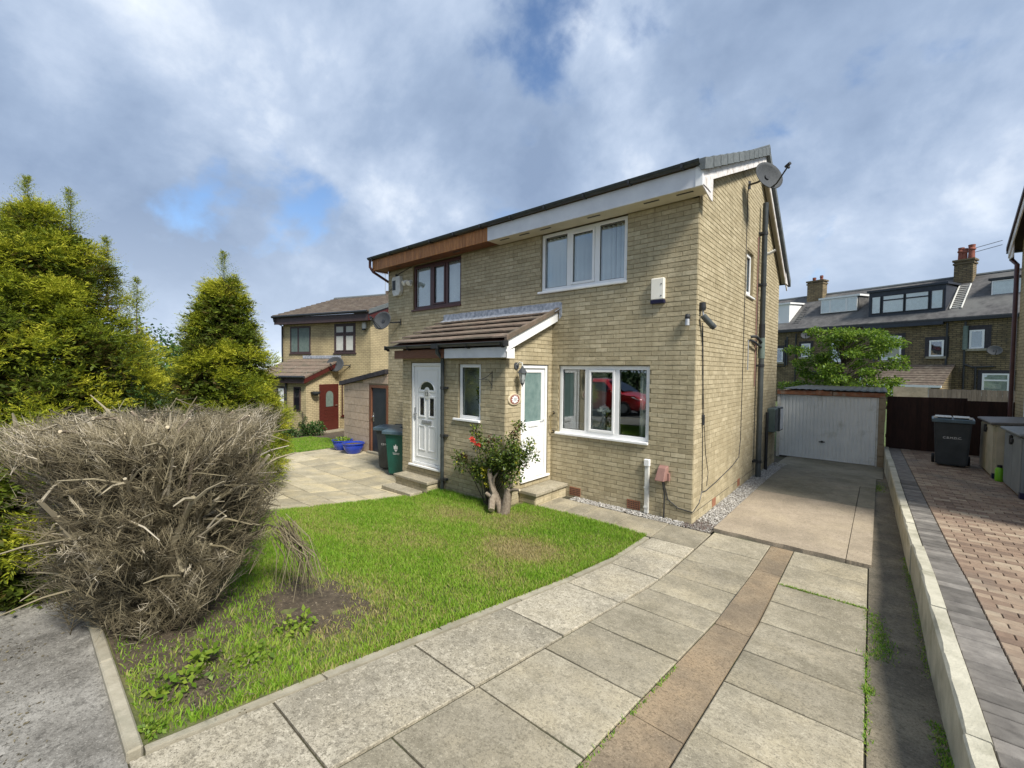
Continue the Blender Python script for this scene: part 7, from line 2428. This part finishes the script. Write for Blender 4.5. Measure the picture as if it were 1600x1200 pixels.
# ------------------------------------------------------------------ across the street (seen only as reflections)
t = thing('street_hedge', (-6, -19, .5), 'dark hedge across the street reflected in the ground floor window', 'hedge')
V, F, T, _ = leafcloud([(-24 + 1.6 * i, -19 + .4 * math.sin(i), 1.9) for i in range(28)], [(1.3, 1.0, 1.7)] * 28, 14000, .28, 301, tone=(.0, .6), aspect=.7)
npmesh('foliage', V, F, 'farleaf', t, T)
q = MB()
for i in range(28): q.tube([(-24 + 1.6 * i, -19, .4), (-24 + 1.6 * i, -19, 2.2)], .08, 5)
q.build('stem', 'bark_dark', t)

# red hatchback parked opposite
cz = .455
car = thing('parked_car', (-7.1, -10.2, cz), 'dark red hatchback parked opposite, seen reflected in the ground floor window', 'car')
def car_body():
    # stations along x (front at +x): x, z_sill, z_belt, z_roof, half width at belt, half width at roof
    S = [(-2.0, .45, .80, .80, .74, .60), (-1.95, .32, .92, 1.10, .82, .60), (-1.7, .24, .97, 1.38, .86, .60), (-1.1, .22, .97, 1.50, .88, .62), (-.3, .22, .95, 1.52, .88, .63), (.45, .22, .94, 1.44, .88, .60),
         (.95, .22, .93, 1.10, .87, .62), (1.25, .22, .92, .95, .86, .68), (1.75, .26, .84, .86, .83, .66), (1.98, .32, .70, .74, .76, .60), (2.05, .42, .56, .60, .66, .55)]
    vs = []; fs = []
    n = 12
    for (x, z0, zb_, zr, wb, wr) in S:
        half = [(wb * .80, z0), (wb * .97, z0 + .10), (wb, (z0 + zb_) / 2), (wb * .97, zb_), (wr + (wb - wr) * .25, zb_ + (zr - zb_) * .75), (wr * .82, zr)]
        ring = half + [(-a, b) for a, b in half[::-1]]
        vs += [(x, a, b) for a, b in ring]
    for i in range(len(S) - 1):
        for k in range(n):
            fs.append((i * n + k, i * n + (k + 1) % n, (i + 1) * n + (k + 1) % n, (i + 1) * n + k))
    fs += [tuple(range(n)), tuple((len(S) - 1) * n + k for k in range(n))]
    return MB().add(vs, fs), S
cb, S = car_body()
CM = Matrix.Translation((-7.1, -10.2, cz)) @ Matrix.Rotation(math.radians(0), 4, 'Z')
cb.xf(CM).build('body', 'carred', car, smooth=True)
for sgn in (-1, 1):
    for pts in ([(-1.55, 1.0), (-.45, .99), (-.45, 1.40), (-1.1, 1.40), (-1.5, 1.30)], [(-.38, .99), (.85, .97), (.35, 1.36), (-.38, 1.41)]):
        q = MB().add([(x, sgn * (.895 - (z - .97) * .44), z) for x, z in pts], [tuple(range(len(pts)))])
        q.xf(CM).build('side_window', 'glass_dark', car)
    MB().add([(2.0, sgn * .45, .64), (1.93, sgn * .74, .66), (1.62, sgn * .855, .80), (1.70, sgn * .60, .855), (1.96, sgn * .45, .74)], [(0, 1, 2, 3, 4)]).xf(Matrix.Translation((.03, sgn * .02, .012))).xf(CM).build('headlight', 'lens', car)
    MB().box(.62, .80, sgn * .9 - .06, sgn * .9 + .06, .98, 1.10).xf(CM).build('mirror', 'carred', car, bevel=.02)
    for wx_ in (-1.25, 1.32):
        w = MB().lathe([(.0, -.1), (.30, -.1), (.325, -.07), (.325, .07), (.30, .1), (.0, .1)], (0, 0, 0), 24, close=False)
        w.xf(CM @ Matrix.Translation((wx_, sgn * .80, .325)) @ Matrix.Rotation(math.pi / 2, 4, 'X'))
        wo = w.build('wheel', 'tyre', car, smooth=True)
        r2 = MB()
        for k in range(5):
            a = 2 * math.pi * k / 5
            r2.tube([(0, 0, 0), (.2 * math.cos(a), .2 * math.sin(a), 0)], .03, 5)
        r2.lathe([(.19, -.02), (.215, -.02), (.215, .02), (.19, .02)], (0, 0, 0), 20)
        r2.xf(CM @ Matrix.Translation((wx_, sgn * .905, .325)) @ Matrix.Rotation(math.pi / 2, 4, 'X')).build('rim', 'metal', wo)
MB().add([(.47, -.55, 1.415), (.47, .55, 1.415), (1.22, .66, .985), (1.22, -.66, .985)], [(0, 1, 2, 3)]).xf(Matrix.Translation((.03, 0, .02))).xf(CM).build('windscreen', 'glass_dark', car)
MB().box(2.02, 2.062, -.5, .5, .42, .55).xf(CM).build('grille', 'dark', car)
MB().box(2.05, 2.075, -.26, .26, .36, .47).xf(CM).build('number_plate', 'white', car)

# dead leaves and twig litter on the footway under the shrub
def litter(label, box, n, seed, zf):
    r = np.random.default_rng(seed)
    c = r.uniform(0, 1, (6, 2)) * np.array([box[1] - box[0], box[3] - box[2]]) + np.array([box[0], box[2]])
    k = r.integers(0, 6, n)
    P = c[k] + r.normal(0, .10, (n, 2)) * np.array([1.6, .8])
    a = r.uniform(0, 6.28, n); L = r.uniform(.004, .013, n); w = L * r.uniform(.2, .6, n)
    d = np.c_[np.cos(a), np.sin(a)]; s_ = np.c_[-np.sin(a), np.cos(a)]
    z = np.full(n, zf) + r.uniform(.001, .004, n)
    V = np.stack([np.c_[P - d * L[:, None], z], np.c_[P + s_ * w[:, None], z + .003], np.c_[P + d * L[:, None], z + r.uniform(0, .006, n)], np.c_[P - s_ * w[:, None], z]], 1).reshape(-1, 3)
    return tag(npmesh('leaf_litter', V, np.arange(n * 4).reshape(-1, 4), 'twig', None, np.repeat(r.uniform(0, .6, n), 4)), label, 'litter', kind='stuff')


litter('brown leaf litter on the footway below the dead shrub', (-2.2, -.8, -7.0, -6.45), 420, 400, .526)
litter('brown leaf litter on the bare soil by the edging', (-1.3, -.6, -6.2, -5.8), 350, 401, .535)
